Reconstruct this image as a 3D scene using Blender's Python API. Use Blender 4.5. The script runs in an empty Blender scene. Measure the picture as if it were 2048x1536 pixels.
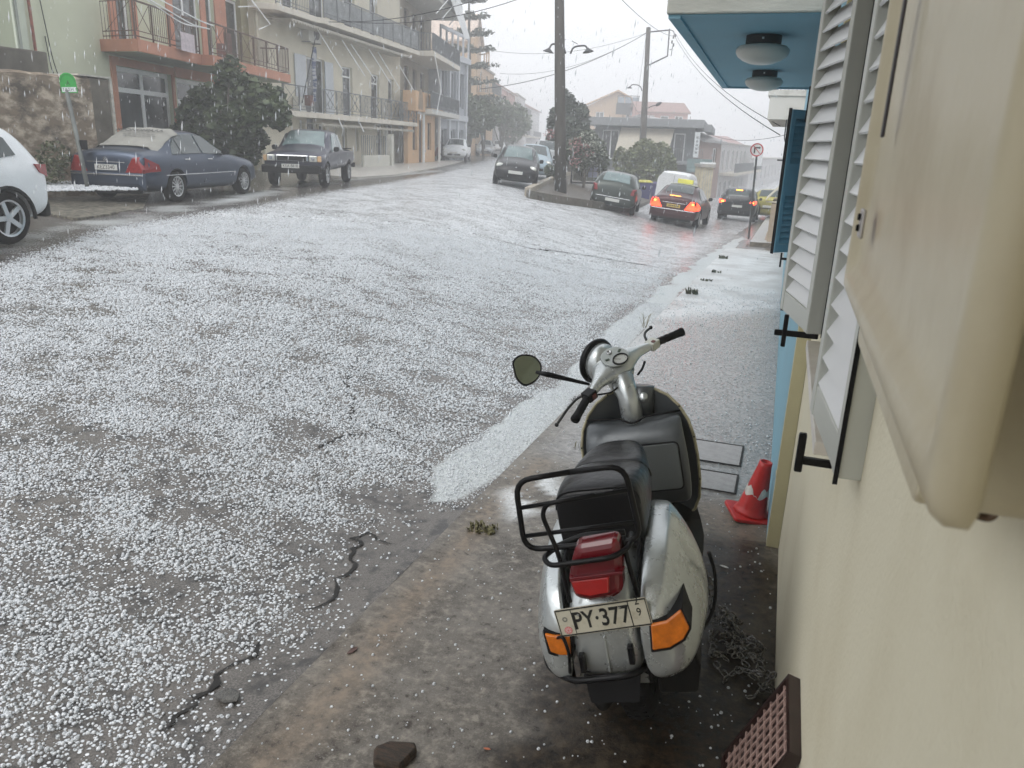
import bpy, bmesh, math, random
import numpy as np
from mathutils import Vector, Matrix
S = bpy.context.scene
COL = S.collection
R = math.radians
random.seed(7)
rng = np.random.default_rng(11)
# ------------------------------------------------------------------ camera
H = 1.75
FPX = 1550.0
YAW, PITCH, ROLL = R(18.5), R(17.2), R(2.2)
fw = Vector((-math.sin(YAW) * math.cos(PITCH), math.cos(YAW) * math.cos(PITCH), -math.sin(PITCH)))
r0 = Vector((math.cos(YAW), math.sin(YAW), 0)); u0 = r0.cross(fw)
cr = r0 * math.cos(ROLL) + u0 * math.sin(ROLL); cu = cr.cross(fw)
CP = Vector((0, 0, H))
cam = bpy.data.cameras.new('camera'); co = bpy.data.objects.new('camera', cam); COL.objects.link(co)
co.matrix_world = Matrix(((cr.x, cu.x, -fw.x, 0), (cr.y, cu.y, -fw.y, 0), (cr.z, cu.z, -fw.z, H), (0, 0, 0, 1)))
cam.sensor_width = 36; cam.lens = FPX / 2048 * 36; cam.clip_start = 0.02; cam.clip_end = 3000
cam.dof.use_dof = True; cam.dof.focus_distance = 6.0; cam.dof.aperture_fstop = 11
S.camera = co
# ------------------------------------------------------------------ world, sun, exposure
W = bpy.data.worlds.new('World'); S.world = W; W.use_nodes = True
wn = W.node_tree.nodes; wl = W.node_tree.links; wn.clear()
sky = wn.new('ShaderNodeTexSky'); sky.sky_type = 'NISHITA'; sky.sun_disc = False
sky.sun_elevation = R(52); sky.sun_rotation = R(200); sky.air_density = 1.4; sky.dust_density = 4.0
hs = wn.new('ShaderNodeHueSaturation'); hs.inputs['Saturation'].default_value = 0.12
mx = wn.new('ShaderNodeMix'); mx.data_type = 'RGBA'; mx.inputs[0].default_value = 0.62
mx.inputs[7].default_value = (6.35, 6.55, 6.9, 1)      # the even grey of a solid cloud deck
bg = wn.new('ShaderNodeBackground'); bg.inputs[1].default_value = 0.135
wo = wn.new('ShaderNodeOutputWorld')
wl.new(sky.outputs[0], hs.inputs['Color']); wl.new(hs.outputs[0], mx.inputs[6]); wtc = wn.new('ShaderNodeTexCoord'); wmp = wn.new('ShaderNodeMapping'); wmp.inputs['Scale'].default_value = (1.5, 1.5, 5); wnz = wn.new('ShaderNodeTexNoise'); wnz.inputs['Scale'].default_value = 2.2; wnz.inputs['Detail'].default_value = 5; wmr = wn.new('ShaderNodeMapRange'); wmr.inputs[1].default_value = .3; wmr.inputs[2].default_value = .7; wmr.inputs[3].default_value = .90; wmr.inputs[4].default_value = 1.08
wvm = wn.new('ShaderNodeVectorMath'); wvm.operation = 'SCALE'; wl.new(wtc.outputs['Generated'], wmp.inputs[0]); wl.new(wmp.outputs[0], wnz.inputs['Vector']); wl.new(wnz.outputs[0], wmr.inputs[0]); wl.new(mx.outputs[2], wvm.inputs[0]); wl.new(wmr.outputs[0], wvm.inputs['Scale']); wl.new(wvm.outputs[0], bg.inputs[0]); wl.new(bg.outputs[0], wo.inputs[0])
sl = bpy.data.lights.new('sun', 'SUN'); so = bpy.data.objects.new('sun', sl); COL.objects.link(so)
sl.energy = 0.55; sl.angle = R(35); sl.color = (1, 0.985, 0.96)
so.rotation_euler = (R(38), 0, R(-200 + 180))
S.view_settings.view_transform = 'Standard'; S.view_settings.look = 'None'; S.view_settings.exposure = 0.84; S.view_settings.gamma = 1
S.cycles.volume_step_rate = 4; S.cycles.max_bounces = 8; S.cycles.volume_bounces = 1; S.cycles.transparent_max_bounces = 12
S.cycles.diffuse_bounces = 3; S.cycles.glossy_bounces = 3; S.cycles.caustics_reflective = False; S.cycles.caustics_refractive = False
# ------------------------------------------------------------------ materials
MATS = {}
def rgb(c): return (c[0], c[1], c[2], 1) if len(c) == 3 else c
def mat(name, col, rough=0.6, metal=0.0, var=0.25, scale=3.0, col2=None, bump=0.0, bscale=60.0, coat=0.0, emit=0.0, stretch=(1, 1, 1), thr=None, spec=0.5, trans=0.0):
    if name in MATS: return MATS[name]
    m = bpy.data.materials.new(name); m.use_nodes = True; n = m.node_tree.nodes; l = m.node_tree.links
    p = n['Principled BSDF']
    tc = n.new('ShaderNodeTexCoord'); mp = n.new('ShaderNodeMapping'); mp.inputs['Scale'].default_value = stretch
    l.new(tc.outputs['Object'], mp.inputs[0])
    nz = n.new('ShaderNodeTexNoise'); nz.inputs['Scale'].default_value = scale; nz.inputs['Detail'].default_value = 6; nz.inputs['Roughness'].default_value = 0.62
    l.new(mp.outputs[0], nz.inputs['Vector'])
    cr_ = n.new('ShaderNodeValToRGB')
    a, b = thr or (0.32, 0.68)
    cr_.color_ramp.elements[0].position = a; cr_.color_ramp.elements[1].position = b
    c2 = col2 or tuple(min(1, x * (1 + var)) for x in col[:3]); c1 = col if col2 else tuple(x * (1 - var) for x in col[:3])
    cr_.color_ramp.elements[0].color = rgb(c1); cr_.color_ramp.elements[1].color = rgb(c2)
    l.new(nz.outputs[0], cr_.inputs[0]); l.new(cr_.outputs[0], p.inputs['Base Color'])
    mr = n.new('ShaderNodeMapRange'); mr.inputs[3].default_value = max(0, rough - 0.08); mr.inputs[4].default_value = min(1, rough + 0.1)
    l.new(nz.outputs[0], mr.inputs[0]); l.new(mr.outputs[0], p.inputs['Roughness'])
    p.inputs['Metallic'].default_value = metal; p.inputs['Coat Weight'].default_value = coat; p.inputs['Coat Roughness'].default_value = 0.05
    p.inputs['Specular IOR Level'].default_value = spec; p.inputs['Transmission Weight'].default_value = trans
    if bump:
        nb = n.new('ShaderNodeTexNoise'); nb.inputs['Scale'].default_value = bscale; nb.inputs['Detail'].default_value = 4; l.new(mp.outputs[0], nb.inputs['Vector'])
        bp = n.new('ShaderNodeBump'); bp.inputs['Strength'].default_value = bump; bp.inputs['Distance'].default_value = 0.01
        l.new(nb.outputs[0], bp.inputs['Height']); l.new(bp.outputs[0], p.inputs['Normal'])
    if emit:
        p.inputs['Emission Color'].default_value = rgb(col); p.inputs['Emission Strength'].default_value = emit
    MATS[name] = m; return m
def glass(name='window glass', col=(0.05, 0.06, 0.065), rough=0.06):
    return mat(name, col, rough, var=0.3, scale=1.5, spec=0.8)
# ------------------------------------------------------------------ object helpers
def tag(o, label=None, cat=None, group=None, kind=None):
    if label: o['label'] = label
    if cat: o['category'] = cat
    if group: o['group'] = group
    if kind: o['kind'] = kind
    return o
def empty(name, loc=(0, 0, 0), rz=0.0, label=None, cat=None, group=None):
    o = bpy.data.objects.new(name, None); COL.objects.link(o); o.location = loc; o.rotation_euler = (0, 0, rz); o.empty_display_size = 0.2
    return tag(o, label, cat, group)
def copy_tree(o, parent=None):
    c = o.copy(); COL.objects.link(c); c.parent = parent
    for ch in list(o.children): copy_tree(ch, c)
    return c
class MB:
    def __init__(s): s.v = []; s.f = []
    def add(s, vs, fs):
        k = len(s.v); s.v += [tuple(v) for v in vs]; s.f += [tuple(i + k for i in f) for f in fs]; return s
    def box(s, x0, x1, y0, y1, z0, z1, M=None):
        if x0 > x1: x0, x1 = x1, x0
        if y0 > y1: y0, y1 = y1, y0
        if z0 > z1: z0, z1 = z1, z0
        vs = [(x, y, z) for z in (z0, z1) for y in (y0, y1) for x in (x0, x1)]
        if M is not None: vs = [M @ Vector(v) for v in vs]
        return s.add(vs, [(0, 2, 3, 1), (4, 5, 7, 6), (0, 1, 5, 4), (2, 6, 7, 3), (0, 4, 6, 2), (1, 3, 7, 5)])
    def loft(s, rings, close=True, caps=True):
        n = len(rings[0]); vs = [p for r in rings for p in r]; fs = []
        for i in range(len(rings) - 1):
            for j in range(n if close else n - 1):
                a = i * n + j; b = i * n + (j + 1) % n
                fs.append((a, b, b + n, a + n))
        if caps and close: fs += [tuple(range(n - 1, -1, -1)), tuple((len(rings) - 1) * n + j for j in range(n))]
        return s.add(vs, fs)
    def tube(s, path, r, seg=8, caps=True):
        P = [Vector(p) for p in path]; rr = r if isinstance(r, (list, tuple)) else [r] * len(P); rings = []
        t0 = (P[1] - P[0]).normalized(); up = Vector((0, 0, 1)) if abs(t0.z) < 0.9 else Vector((1, 0, 0))
        nrm = (up - t0 * up.dot(t0)).normalized()
        for i, p in enumerate(P):
            a = P[max(i - 1, 0)]; b = P[min(i + 1, len(P) - 1)]; t = (b - a).normalized()
            nrm = (nrm - t * nrm.dot(t)).normalized(); bn = t.cross(nrm)
            rings.append([p + (nrm * math.cos(k * 2 * math.pi / seg) + bn * math.sin(k * 2 * math.pi / seg)) * rr[i] for k in range(seg)])
        return s.loft(rings, True, caps)
    def lathe(s, prof, seg=24, M=None, caps=True):
        rings = [[Vector((r * math.cos(k * 2 * math.pi / seg), r * math.sin(k * 2 * math.pi / seg), z)) for k in range(seg)] for r, z in prof]
        if M is not None: rings = [[M @ p for p in q] for q in rings]
        return s.loft(rings, True, caps)
    def prism(s, poly, fa, fb):
        """poly: list of (a,b); fa, fb map a point to its two ends"""
        n = len(poly); A = [fa(*p) for p in poly]; B = [fb(*p) for p in poly]
        return s.add(A + B, [tuple(range(n - 1, -1, -1)), tuple(range(n, 2 * n))] + [(i, (i + 1) % n, (i + 1) % n + n, i + n) for i in range(n)])
    def build(s, name, m, parent=None, smooth=False, bevel=0.0, sub=0, seg=2, auto=None, loc=None):
        me = bpy.data.meshes.new(name); me.from_pydata([tuple(v) for v in s.v], [], s.f); me.update()
        bm = bmesh.new(); bm.from_mesh(me); bmesh.ops.recalc_face_normals(bm, faces=bm.faces); bm.to_mesh(me); bm.free()
        o = bpy.data.objects.new(name, me); COL.objects.link(o)
        if m: me.materials.append(m)
        if parent: o.parent = parent
        if loc: o.location = loc
        if bevel:
            b = o.modifiers.new('b', 'BEVEL'); b.width = bevel; b.segments = seg; b.limit_method = 'ANGLE'; b.angle_limit = R(40)
        if sub:
            q = o.modifiers.new('s', 'SUBSURF'); q.levels = sub; q.render_levels = sub
        if smooth or sub:
            me.polygons.foreach_set('use_smooth', [True] * len(me.polygons))
        if auto:
            me.polygons.foreach_set('use_smooth', [True] * len(me.polygons)); me.set_sharp_from_angle(angle=R(auto))
        return o
def arc(pts, r, n=5):
    """round the corners of a 3-D polyline"""
    P = [Vector(p) for p in pts]; out = [P[0]]
    for i in range(1, len(P) - 1):
        a, b, c = P[i - 1], P[i], P[i + 1]
        d1 = (a - b); d2 = (c - b); q = min(r, d1.length * .49, d2.length * .49)
        s0 = b + d1.normalized() * q; s1 = b + d2.normalized() * q
        for k in range(n + 1):
            t = k / n; out.append(s0 * (1 - t) ** 2 + b * 2 * t * (1 - t) + s1 * t * t)
    out.append(P[-1]); return out
def text_obj(name, body, size, m, parent, M, ext=0.002, align='CENTER', sx=1.0, off=0.0):
    cu_ = bpy.data.curves.new(name, 'FONT'); cu_.body = body; cu_.size = size; cu_.extrude = ext; cu_.align_x = align; cu_.align_y = 'CENTER'; cu_.offset = off
    o = bpy.data.objects.new(name + '_tmp', cu_); COL.objects.link(o)
    dg = bpy.context.evaluated_depsgraph_get(); me = bpy.data.meshes.new_from_object(o.evaluated_get(dg)); bpy.data.objects.remove(o)
    me.transform(M @ Matrix.Diagonal((sx, 1, 1, 1))); me.materials.clear(); me.materials.append(m)
    q = bpy.data.objects.new(name, me); COL.objects.link(q); q.parent = parent; return q
# ------------------------------------------------------------------ ray tools: where a sight line meets the ground or a real wall
def ray(px, py): return fw + cr * ((px - 1024) / FPX) - cu * ((py - 768) / FPX)
def SS(t): t = np.clip(t, 0, 1); return t * t * (3 - 2 * t)
def zpav(y): return -0.035 * y
def zroad(x, y):
    x = np.asarray(x, float); y = np.asarray(y, float)
    t = (-x - 1.4) / (2 + 0.28 * np.maximum(y, 0)); s = 1 - SS(t)
    zr = -0.035 * np.clip(y, -30, 90) - 0.12
    zl = np.minimum(0.25, -0.12 + (-x - 1.4) * 0.04) + 0.004 * np.clip(y, -20, 400)
    return s * zr + (1 - s) * zl
def G(px, py, f=zroad, dz=0.0):
    d = ray(px, py); t = 0.5; step = 0.25
    while t < 600:
        p = CP + d * t; h = float(f(p.x, p.y)) + dz
        if p.z < h:
            a, b = t - step, t
            for _ in range(20):
                c = (a + b) / 2; p = CP + d * c
                if p.z < float(f(p.x, p.y)) + dz: b = c
                else: a = c
            return CP + d * b
        t += step; step = max(0.25, t * 0.03)
    return CP + d * t
def GP(px, py): return G(px, py, lambda x, y: zpav(y))
def dep(px, py, d): return CP + ray(px, py) * d
LA, LB = Vector((math.cos(YAW), math.sin(YAW), 0)), Vector((-math.sin(YAW), math.cos(YAW), 0))
def L(X, D, z=0.0): v = LA * X + LB * D; return Vector((v.x, v.y, z))
def proj(P): v = Vector(P) - CP; z = v.dot(fw); return (1024 + FPX * v.dot(cr) / z, 768 - FPX * v.dot(cu) / z, z)
class Face:
    """a facade plane: origin o, direction along it u (unit), outward normal n"""
    def __init__(s, a, b, toward=None):
        s.o = Vector((a[0], a[1], 0)); s.u = Vector((b[0] - a[0], b[1] - a[1], 0)); s.len = s.u.length; s.u.normalize()
        s.n = Vector((s.u.y, -s.u.x, 0))
        t = Vector(toward) if toward is not None else Vector((0, 0, 0))
        if (t - s.o).dot(s.n) < 0: s.n = -s.n
        s.rz = math.atan2(s.u.y, s.u.x); s.side = 1 if s.u.cross(s.n).z > 0 else -1
    def uz(s, px, py, v=0.0):
        d = ray(px, py); t = (s.o + s.n * v - CP).dot(s.n) / d.dot(s.n); p = CP + d * t
        return (p - s.o).dot(s.u), p.z
    def bx(s, mb, u0_, u1_, v0, v1, z0, z1):       # box in the local frame of an Empty at s.o with rotation s.rz
        return mb.box(u0_, u1_, v0 * s.side, v1 * s.side, z0, z1)
    def P(s, u, v, z): return Vector((u, v * s.side, z))
def hash2(i, j, s=0):
    h = (i * 374761393 + j * 668265263 + s * 974711) & 0xffffffff; h = ((h ^ (h >> 13)) * 1274126177) & 0xffffffff
    return ((h ^ (h >> 16)) & 0xffff) / 65535.0
def vnoise(x, y, s=0):
    i = np.floor(x).astype(np.int64); j = np.floor(y).astype(np.int64); a = x - i; b = y - j; a = a * a * (3 - 2 * a); b = b * b * (3 - 2 * b)
    return (hash2(i, j, s) * (1 - a) + hash2(i + 1, j, s) * a) * (1 - b) + (hash2(i, j + 1, s) * (1 - a) + hash2(i + 1, j + 1, s) * a) * b
def fbm(x, y, s=0, o=3): return sum(vnoise(x * 2 ** k, y * 2 ** k, s + k) * 0.5 ** k for k in range(o)) / sum(0.5 ** k for k in range(o))
# ================================================================== THE GROUND
def seg_dist(x, y, poly, closed=False):
    """unsigned distance to a polyline and the signed side (+ left of travel)"""
    best = np.full(x.shape, 1e9); side = np.zeros(x.shape)
    pts = list(poly) + ([poly[0]] if closed else [])
    for a, b in zip(pts[:-1], pts[1:]):
        dx, dy = b[0] - a[0], b[1] - a[1]; q = dx * dx + dy * dy + 1e-9
        t = np.clip(((x - a[0]) * dx + (y - a[1]) * dy) / q, 0, 1)
        d = np.hypot(x - a[0] - t * dx, y - a[1] - t * dy); cz = dx * (y - a[1]) - dy * (x - a[0])
        m = d < best; best = np.where(m, d, best); side = np.where(m, np.sign(cz), side)
    return best, side
def inside(x, y, poly):
    c = np.zeros(x.shape, bool); n = len(poly)
    for i in range(n):
        (x0, y0), (x1, y1) = poly[i], poly[(i + 1) % n]
        k = ((y0 > y) != (y1 > y)) & (x < (x1 - x0) * (y - y0) / (y1 - y0 + 1e-12) + x0); c ^= k
    return c
def soft_in(x, y, poly, w):
    d, _ = seg_dist(x, y, poly, True); return SS(0.5 + np.where(inside(x, y, poly), d, -d) / (2 * w))
def gpl(pts, f=G): return [(p.x, p.y) for p in (f(*q) for q in pts)]
# left limit of the hail sheet (beyond it runs the melt water in the gutter), as it lies on the road
HL = gpl([(-500, 640), (-60, 540), (30, 520), (172, 471), (228, 451), (355, 433), (520, 410), (652, 385), (763, 368), (880, 347), (940, 330), (985, 318)])
LK = gpl([(-500, 540), (70, 440), (100, 436), (172, 430), (270, 408), (330, 406), (520, 372), (690, 352), (820, 342), (900, 330), (960, 322)])     # kerb line, left side
SL = gpl([(878, 1012), (862, 930), (925, 885), (1000, 850), (1060, 795), (1150, 730), (1215, 660), (1290, 600), (1340, 560), (1400, 520), (1440, 495), (1482, 472), (1490, 478), (1440, 520), (1360, 590), (1290, 665), (1190, 770), (1010, 945), (930, 1005)])
HR = gpl([(250, 1700), (330, 1540), (400, 1430), (490, 1320), (600, 1235), (680, 1150), (735, 1060), (800, 1010), (850, 960), (860, 900), (940, 870), (1010, 840), (1090, 770), (1200, 670), (1300, 575), (1390, 520), (1470, 470)])
CR1 = gpl([(338, 1470), (352, 1425), (385, 1385), (440, 1360), (455, 1330), (500, 1298), (530, 1275)])
CR2 = gpl([(590, 1222), (640, 1210), (668, 1180), (700, 1130), (718, 1085), (700, 1072), (735, 1062), (770, 1080), (800, 1083)])
CR3 = gpl([(640, 895), (665, 872), (700, 866), (745, 862)])
CR4 = gpl([(735, 700), (705, 722), (690, 760), (705, 800), (700, 830), (760, 850), (810, 872), (845, 880)])
CR5 = gpl([(960, 470), (1060, 495), (1180, 512), (1290, 530), (1370, 545)])
DARKP = gpl([(690, 985), (760, 965), (850, 990), (830, 1015), (760, 1020)])
TAXIW = gpl([(1240, 440), (1300, 470), (1420, 470), (1500, 455), (1560, 440), (1540, 400), (1400, 400)])
def axis(parts):
    out = [parts[0][0]]
    for a, b, st in parts:
        n = max(1, int(round((b - a) / st))); out += [a + (b - a) * (k + 1) / n for k in range(n)]
    return np.array(out)
def cover_fn(x, y):
    d, s = seg_dist(x, y, HL); left = np.where(s > 0, -d, d)       # HL runs away from the camera: + side is its left
    c = SS(0.5 + left / 0.7)
    d2, s2 = seg_dist(x, y, HR); right = np.where(s2 < 0, -d2, d2)
    edge = fbm(x * 1.6, y * 1.6, 5) * 0.7 - 0.35
    c = c * SS(0.5 + (right + edge * 0.9) / 0.9)
    cl = fbm(x * 2.1, y * 3.0, 9); fine = fbm(x * 8, y * 13, 21)
    nr = 1 - .6 * SS((np.hypot(x, y) - 8) / 8)
    c = c * np.clip(0.78 + (cl - 0.5) * 1.5 * nr + (fine - 0.5) * 0.85 * nr, 0, 1)
    c = c * (1 - 0.55 * soft_in(x, y, TAXIW, 1.5))
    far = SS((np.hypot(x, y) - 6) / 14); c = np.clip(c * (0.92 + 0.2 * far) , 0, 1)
    c = c * (1 - 0.75 * soft_in(x, y, DARKP, 0.12))
    return np.clip(c, 0, 1)
def slush_fn(x, y):
    n = fbm(x * 2.3, y * 2.3, 40)
    s = soft_in(x + (n - .5) * .25, y + (fbm(x * 2.3, y * 2.3, 50) - .5) * .4, SL, 0.07) * np.clip(0.86 + (n - 0.5) * 0.9, 0, 1)
    d, sd = seg_dist(x, y, HL); dk, sk = seg_dist(x, y, LK); between = (sd > 0) & (sk < 0)
    w = np.where(between, np.clip(0.55 - np.abs(dk - 0.9) * 0.5, 0, 0.5) * (0.3 + 1.1 * fbm(x * 1.2, y * 1.2, 60)) + 0.12, 0)
    return np.clip(s + w, 0, 1)
def sheet(name, xs, ys, zf, m, attrs, x_of=None):
    X, Y = np.meshgrid(xs, ys); Z = zf(X, Y); nx, ny = len(xs), len(ys)
    v = np.stack([X, Y, Z], -1).reshape(-1, 3)
    i = np.arange(nx - 1); j = np.arange(ny - 1); I, J = np.meshgrid(i, j); a = (J * nx + I).ravel()
    f = np.stack([a, a + 1, a + 1 + nx, a + nx], -1)
    me = bpy.data.meshes.new(name); me.vertices.add(len(v)); me.vertices.foreach_set('co', v.ravel())
    me.loops.add(f.size); me.loops.foreach_set('vertex_index', f.ravel().astype(np.int32))
    me.polygons.add(len(f)); me.polygons.foreach_set('loop_start', np.arange(0, f.size, 4, dtype=np.int32)); me.polygons.foreach_set('loop_total', np.full(len(f), 4, np.int32))
    me.update(); me.validate(); me.polygons.foreach_set('use_smooth', [True] * len(f))
    for k, fn in attrs.items():
        at = me.attributes.new(k, 'FLOAT', 'POINT'); at.data.foreach_set('value', fn(X, Y).ravel().astype(np.float32))
    o = bpy.data.objects.new(name, me); COL.objects.link(o); me.materials.append(m); return o
def N(m, t, **k):
    n = m.node_tree.nodes.new(t)
    for a, b in k.items():
        if a.startswith('i_'): n.inputs[a[2:].replace('_', ' ')].default_value = b
        else: setattr(n, a, b)
    return n
def mixc(m, fac, a, b):
    n = m.node_tree.nodes.new('ShaderNodeMix'); n.data_type = 'RGBA'; l = m.node_tree.links
    for s_, v in ((0, fac), (6, a), (7, b)):
        if hasattr(v, 'links'): l.new(v, n.inputs[s_])
        else: n.inputs[s_].default_value = v if s_ == 0 else rgb(v)
    return n.outputs[2]
def mth(m, op, a, b=None, c=None, clamp=False):
    n = m.node_tree.nodes.new('ShaderNodeMath'); n.operation = op; n.use_clamp = clamp; l = m.node_tree.links
    for i, v in enumerate((a, b, c)):
        if v is None: continue
        if hasattr(v, 'links'): l.new(v, n.inputs[i])
        else: n.inputs[i].default_value = v
    return n.outputs[0]
def attr(m, k): return N(m, 'ShaderNodeAttribute', attribute_name=k).outputs['Fac']
def noise(m, vec, sc, det=5, rough=0.6):
    n = N(m, 'ShaderNodeTexNoise'); n.inputs['Scale'].default_value = sc; n.inputs['Detail'].default_value = det; n.inputs['Roughness'].default_value = rough
    m.node_tree.links.new(vec, n.inputs['Vector']); return n.outputs[0]
def ramp(m, v, a, b, lo=0.0, hi=1.0):
    n = N(m, 'ShaderNodeMapRange'); n.inputs[1].default_value = a; n.inputs[2].default_value = b; n.inputs[3].default_value = lo; n.inputs[4].default_value = hi
    m.node_tree.links.new(v, n.inputs[0]); return n.outputs[0]
def road_material():
    m = bpy.data.materials.new('wet asphalt under hail'); m.use_nodes = True; l = m.node_tree.links; p = m.node_tree.nodes['Principled BSDF']
    pos = N(m, 'ShaderNodeTexCoord').outputs['Object']
    a1 = noise(m, pos, 1.3, 6); a2 = noise(m, pos, 140, 3); a3 = noise(m, pos, 9, 5)
    asp = mixc(m, ramp(m, a1, .35, .65), (0.046, 0.043, 0.040), (0.090, 0.080, 0.070))
    asp = mixc(m, ramp(m, a2, .35, .7), asp, (0.18, 0.165, 0.15))
    asp = mixc(m, ramp(m, a3, .5, .62), asp, (0.045, 0.042, 0.04))
    cov = attr(m, 'cover'); slu = attr(m, 'slush')
    vo = N(m, 'ShaderNodeTexVoronoi', i_Scale=62.0); l.new(pos, vo.inputs['Vector'])
    sep = N(m, 'ShaderNodeSeparateColor'); l.new(vo.outputs['Color'], sep.inputs[0])
    clump = noise(m, pos, 16, 4, .7); big = noise(m, pos, 3.2, 4, .7)
    th = mth(m, 'ADD', mth(m, 'MULTIPLY', ramp(m, clump, .3, .7), .55), mth(m, 'MULTIPLY', ramp(m, big, .3, .7), .35))
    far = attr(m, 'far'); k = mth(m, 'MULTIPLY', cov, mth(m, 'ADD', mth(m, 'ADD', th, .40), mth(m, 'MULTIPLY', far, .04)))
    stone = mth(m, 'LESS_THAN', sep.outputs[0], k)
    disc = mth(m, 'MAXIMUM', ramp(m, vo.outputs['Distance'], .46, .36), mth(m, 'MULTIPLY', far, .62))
    hail = mth(m, 'MULTIPLY', stone, disc)
    ice = mixc(m, sep.outputs[1], (0.60, 0.63, 0.66), (0.86, 0.88, 0.90))
    c = mixc(m, hail, asp, ice)
    sn = noise(m, pos, 42, 5, .75); sf = mth(m, 'MULTIPLY', mth(m, 'ADD', mth(m, 'ADD', mth(m, 'MULTIPLY', slu, 1.25), sn), -0.98), 2.3, clamp=True)
    c = mixc(m, sf, c, mixc(m, ramp(m, sn, .3, .7), (0.34, 0.36, 0.36), (0.60, 0.63, 0.63)))
    l.new(c, p.inputs['Base Color'])
    wet = mth(m, 'ADD', hail, sf, clamp=True); l.new(ramp(m, wet, 0, 1, .2, .5), p.inputs['Roughness'])
    p.inputs['Specular IOR Level'].default_value = 0.4
    hgt = mth(m, 'ADD', mth(m, 'MULTIPLY', hail, .8), mth(m, 'ADD', mth(m, 'MULTIPLY', a2, .35), mth(m, 'MULTIPLY', a3, .5)))
    bp = N(m, 'ShaderNodeBump', i_Strength=.8, i_Distance=.008); l.new(hgt, bp.inputs['Height']); l.new(bp.outputs[0], p.inputs['Normal'])
    return m
def zroad_d(x, y):
    z = zroad(x, y); near = (np.hypot(x, y) < 16)
    z = z + np.where(near, (fbm(x * 3.3, y * 3.3, 71) - .5) * .010 + (fbm(x * 9, y * 9, 75) - .5) * .008, 0)
    d, s = seg_dist(x, y, HR); z = z + np.where(near, -0.02 * SS(1 - np.where(s < 0, d, 0) / .25), 0)
    return z
xs = axis([(-900, -120, 60), (-120, -40, 8), (-40, -16, .8), (-16, -9, .12), (-9, -1.2, .06), (-1.2, 4, .4), (4, 60, 6), (60, 900, 60)])
ys = axis([(-300, -20, 40), (-20, -1, 1.2), (-1, 11, .06), (11, 22, .14), (22, 60, .5), (60, 140, 4), (140, 1300, 60)])
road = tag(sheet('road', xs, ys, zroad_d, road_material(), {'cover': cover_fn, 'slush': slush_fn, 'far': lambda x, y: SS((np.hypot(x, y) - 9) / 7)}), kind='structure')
def strip(name, line, w, z, m):
    mb = MB(); rows = []
    P = [Vector((a, b, 0)) for a, b in line]; Q = []
    for a, b in zip(P[:-1], P[1:]):
        n = max(2, int((b - a).length / 0.035))
        for k in range(n): Q.append(a + (b - a) * k / n)
    Q.append(P[-1])
    for i, q in enumerate(Q):
        t = (Q[min(i + 1, len(Q) - 1)] - Q[max(i - 1, 0)]).normalized(); nn = Vector((-t.y, t.x, 0))
        e = max(0.0, math.sin(math.pi * i / (len(Q) - 1))) ** .5; j = nn * (random.uniform(-.010, .010) + .018 * math.sin(i * .9) + .012 * math.sin(i * 2.3)); ww = w * e * random.uniform(.2, 1.7)
        for sgn in (-1, 1):
            p = q + j + nn * ww * sgn; rows.append((p.x, p.y, float(zroad_d(np.array([p.x]), np.array([p.y]))[0]) + z))
    mb.add(rows, [(2 * i, 2 * i + 1, 2 * i + 3, 2 * i + 2) for i in range(len(Q) - 1)]); return mb.build(name, m)
crk = mat('dark crack line', (0.014, 0.013, 0.012), .8, var=.4, scale=30)  # near-black tone of the crack strips and the pavement cover frames
for k, c in enumerate((CR1, CR2, CR3, CR4, CR5)):
    tag(strip('road_crack', c, (.012, .010, .010, .009, .025)[k], .006, crk), kind='structure')
# ------------------------------------------------------------------ pavement on the right
WX = 0.19
PVN = gpl([(1000, 1560), (1050, 1440), (1090, 1330), (1300, 1110), (1420, 1070), (1560, 1090), (1700, 1400), (1700, 1800), (1000, 1900)], GP)
PWET = gpl([(1180, 930), (1100, 900), (1210, 770), (1330, 600), (1580, 600), (1590, 1000), (1420, 990)], GP)
PSL1 = gpl([(1420, 480), (1330, 595), (1200, 740), (1240, 740), (1330, 640), (1560, 620), (1572, 500), (1570, 478)], GP)
PSL2 = gpl([(1000, 985), (1110, 940), (1130, 1010), (1020, 1040)], GP)
PTAN = gpl([(1400, 1000), (1545, 1000), (1540, 1090), (1420, 1085)], GP)
def p_dark(x, y): return np.clip(soft_in(x + (fbm(x * 5, y * 5, 3) - .5) * .3, y, PVN, .12), 0, 1)
def p_water(x, y): return np.clip(soft_in(x, y, PWET, .25) + .5 * SS((y - 8) / 6), 0, 1)
def p_slush(x, y):
    n = fbm(x * 3, y * 3, 14)
    return np.clip(soft_in(x, y, PSL1, .4) * (0.2 + 0.9 * n) + soft_in(x, y, PSL2, .06) * .9 * (n > .38), 0, 1)
def p_tan(x, y):
    e = np.exp(-((x + 1.26 + (fbm(x, y * 2, 6) - .5) * .12) / .075) ** 2) * (y < 4.4) * SS((y - .3) / .6)
    return np.clip(e * .8 + soft_in(x, y, PTAN, .1) * .8, 0, 1)
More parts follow.
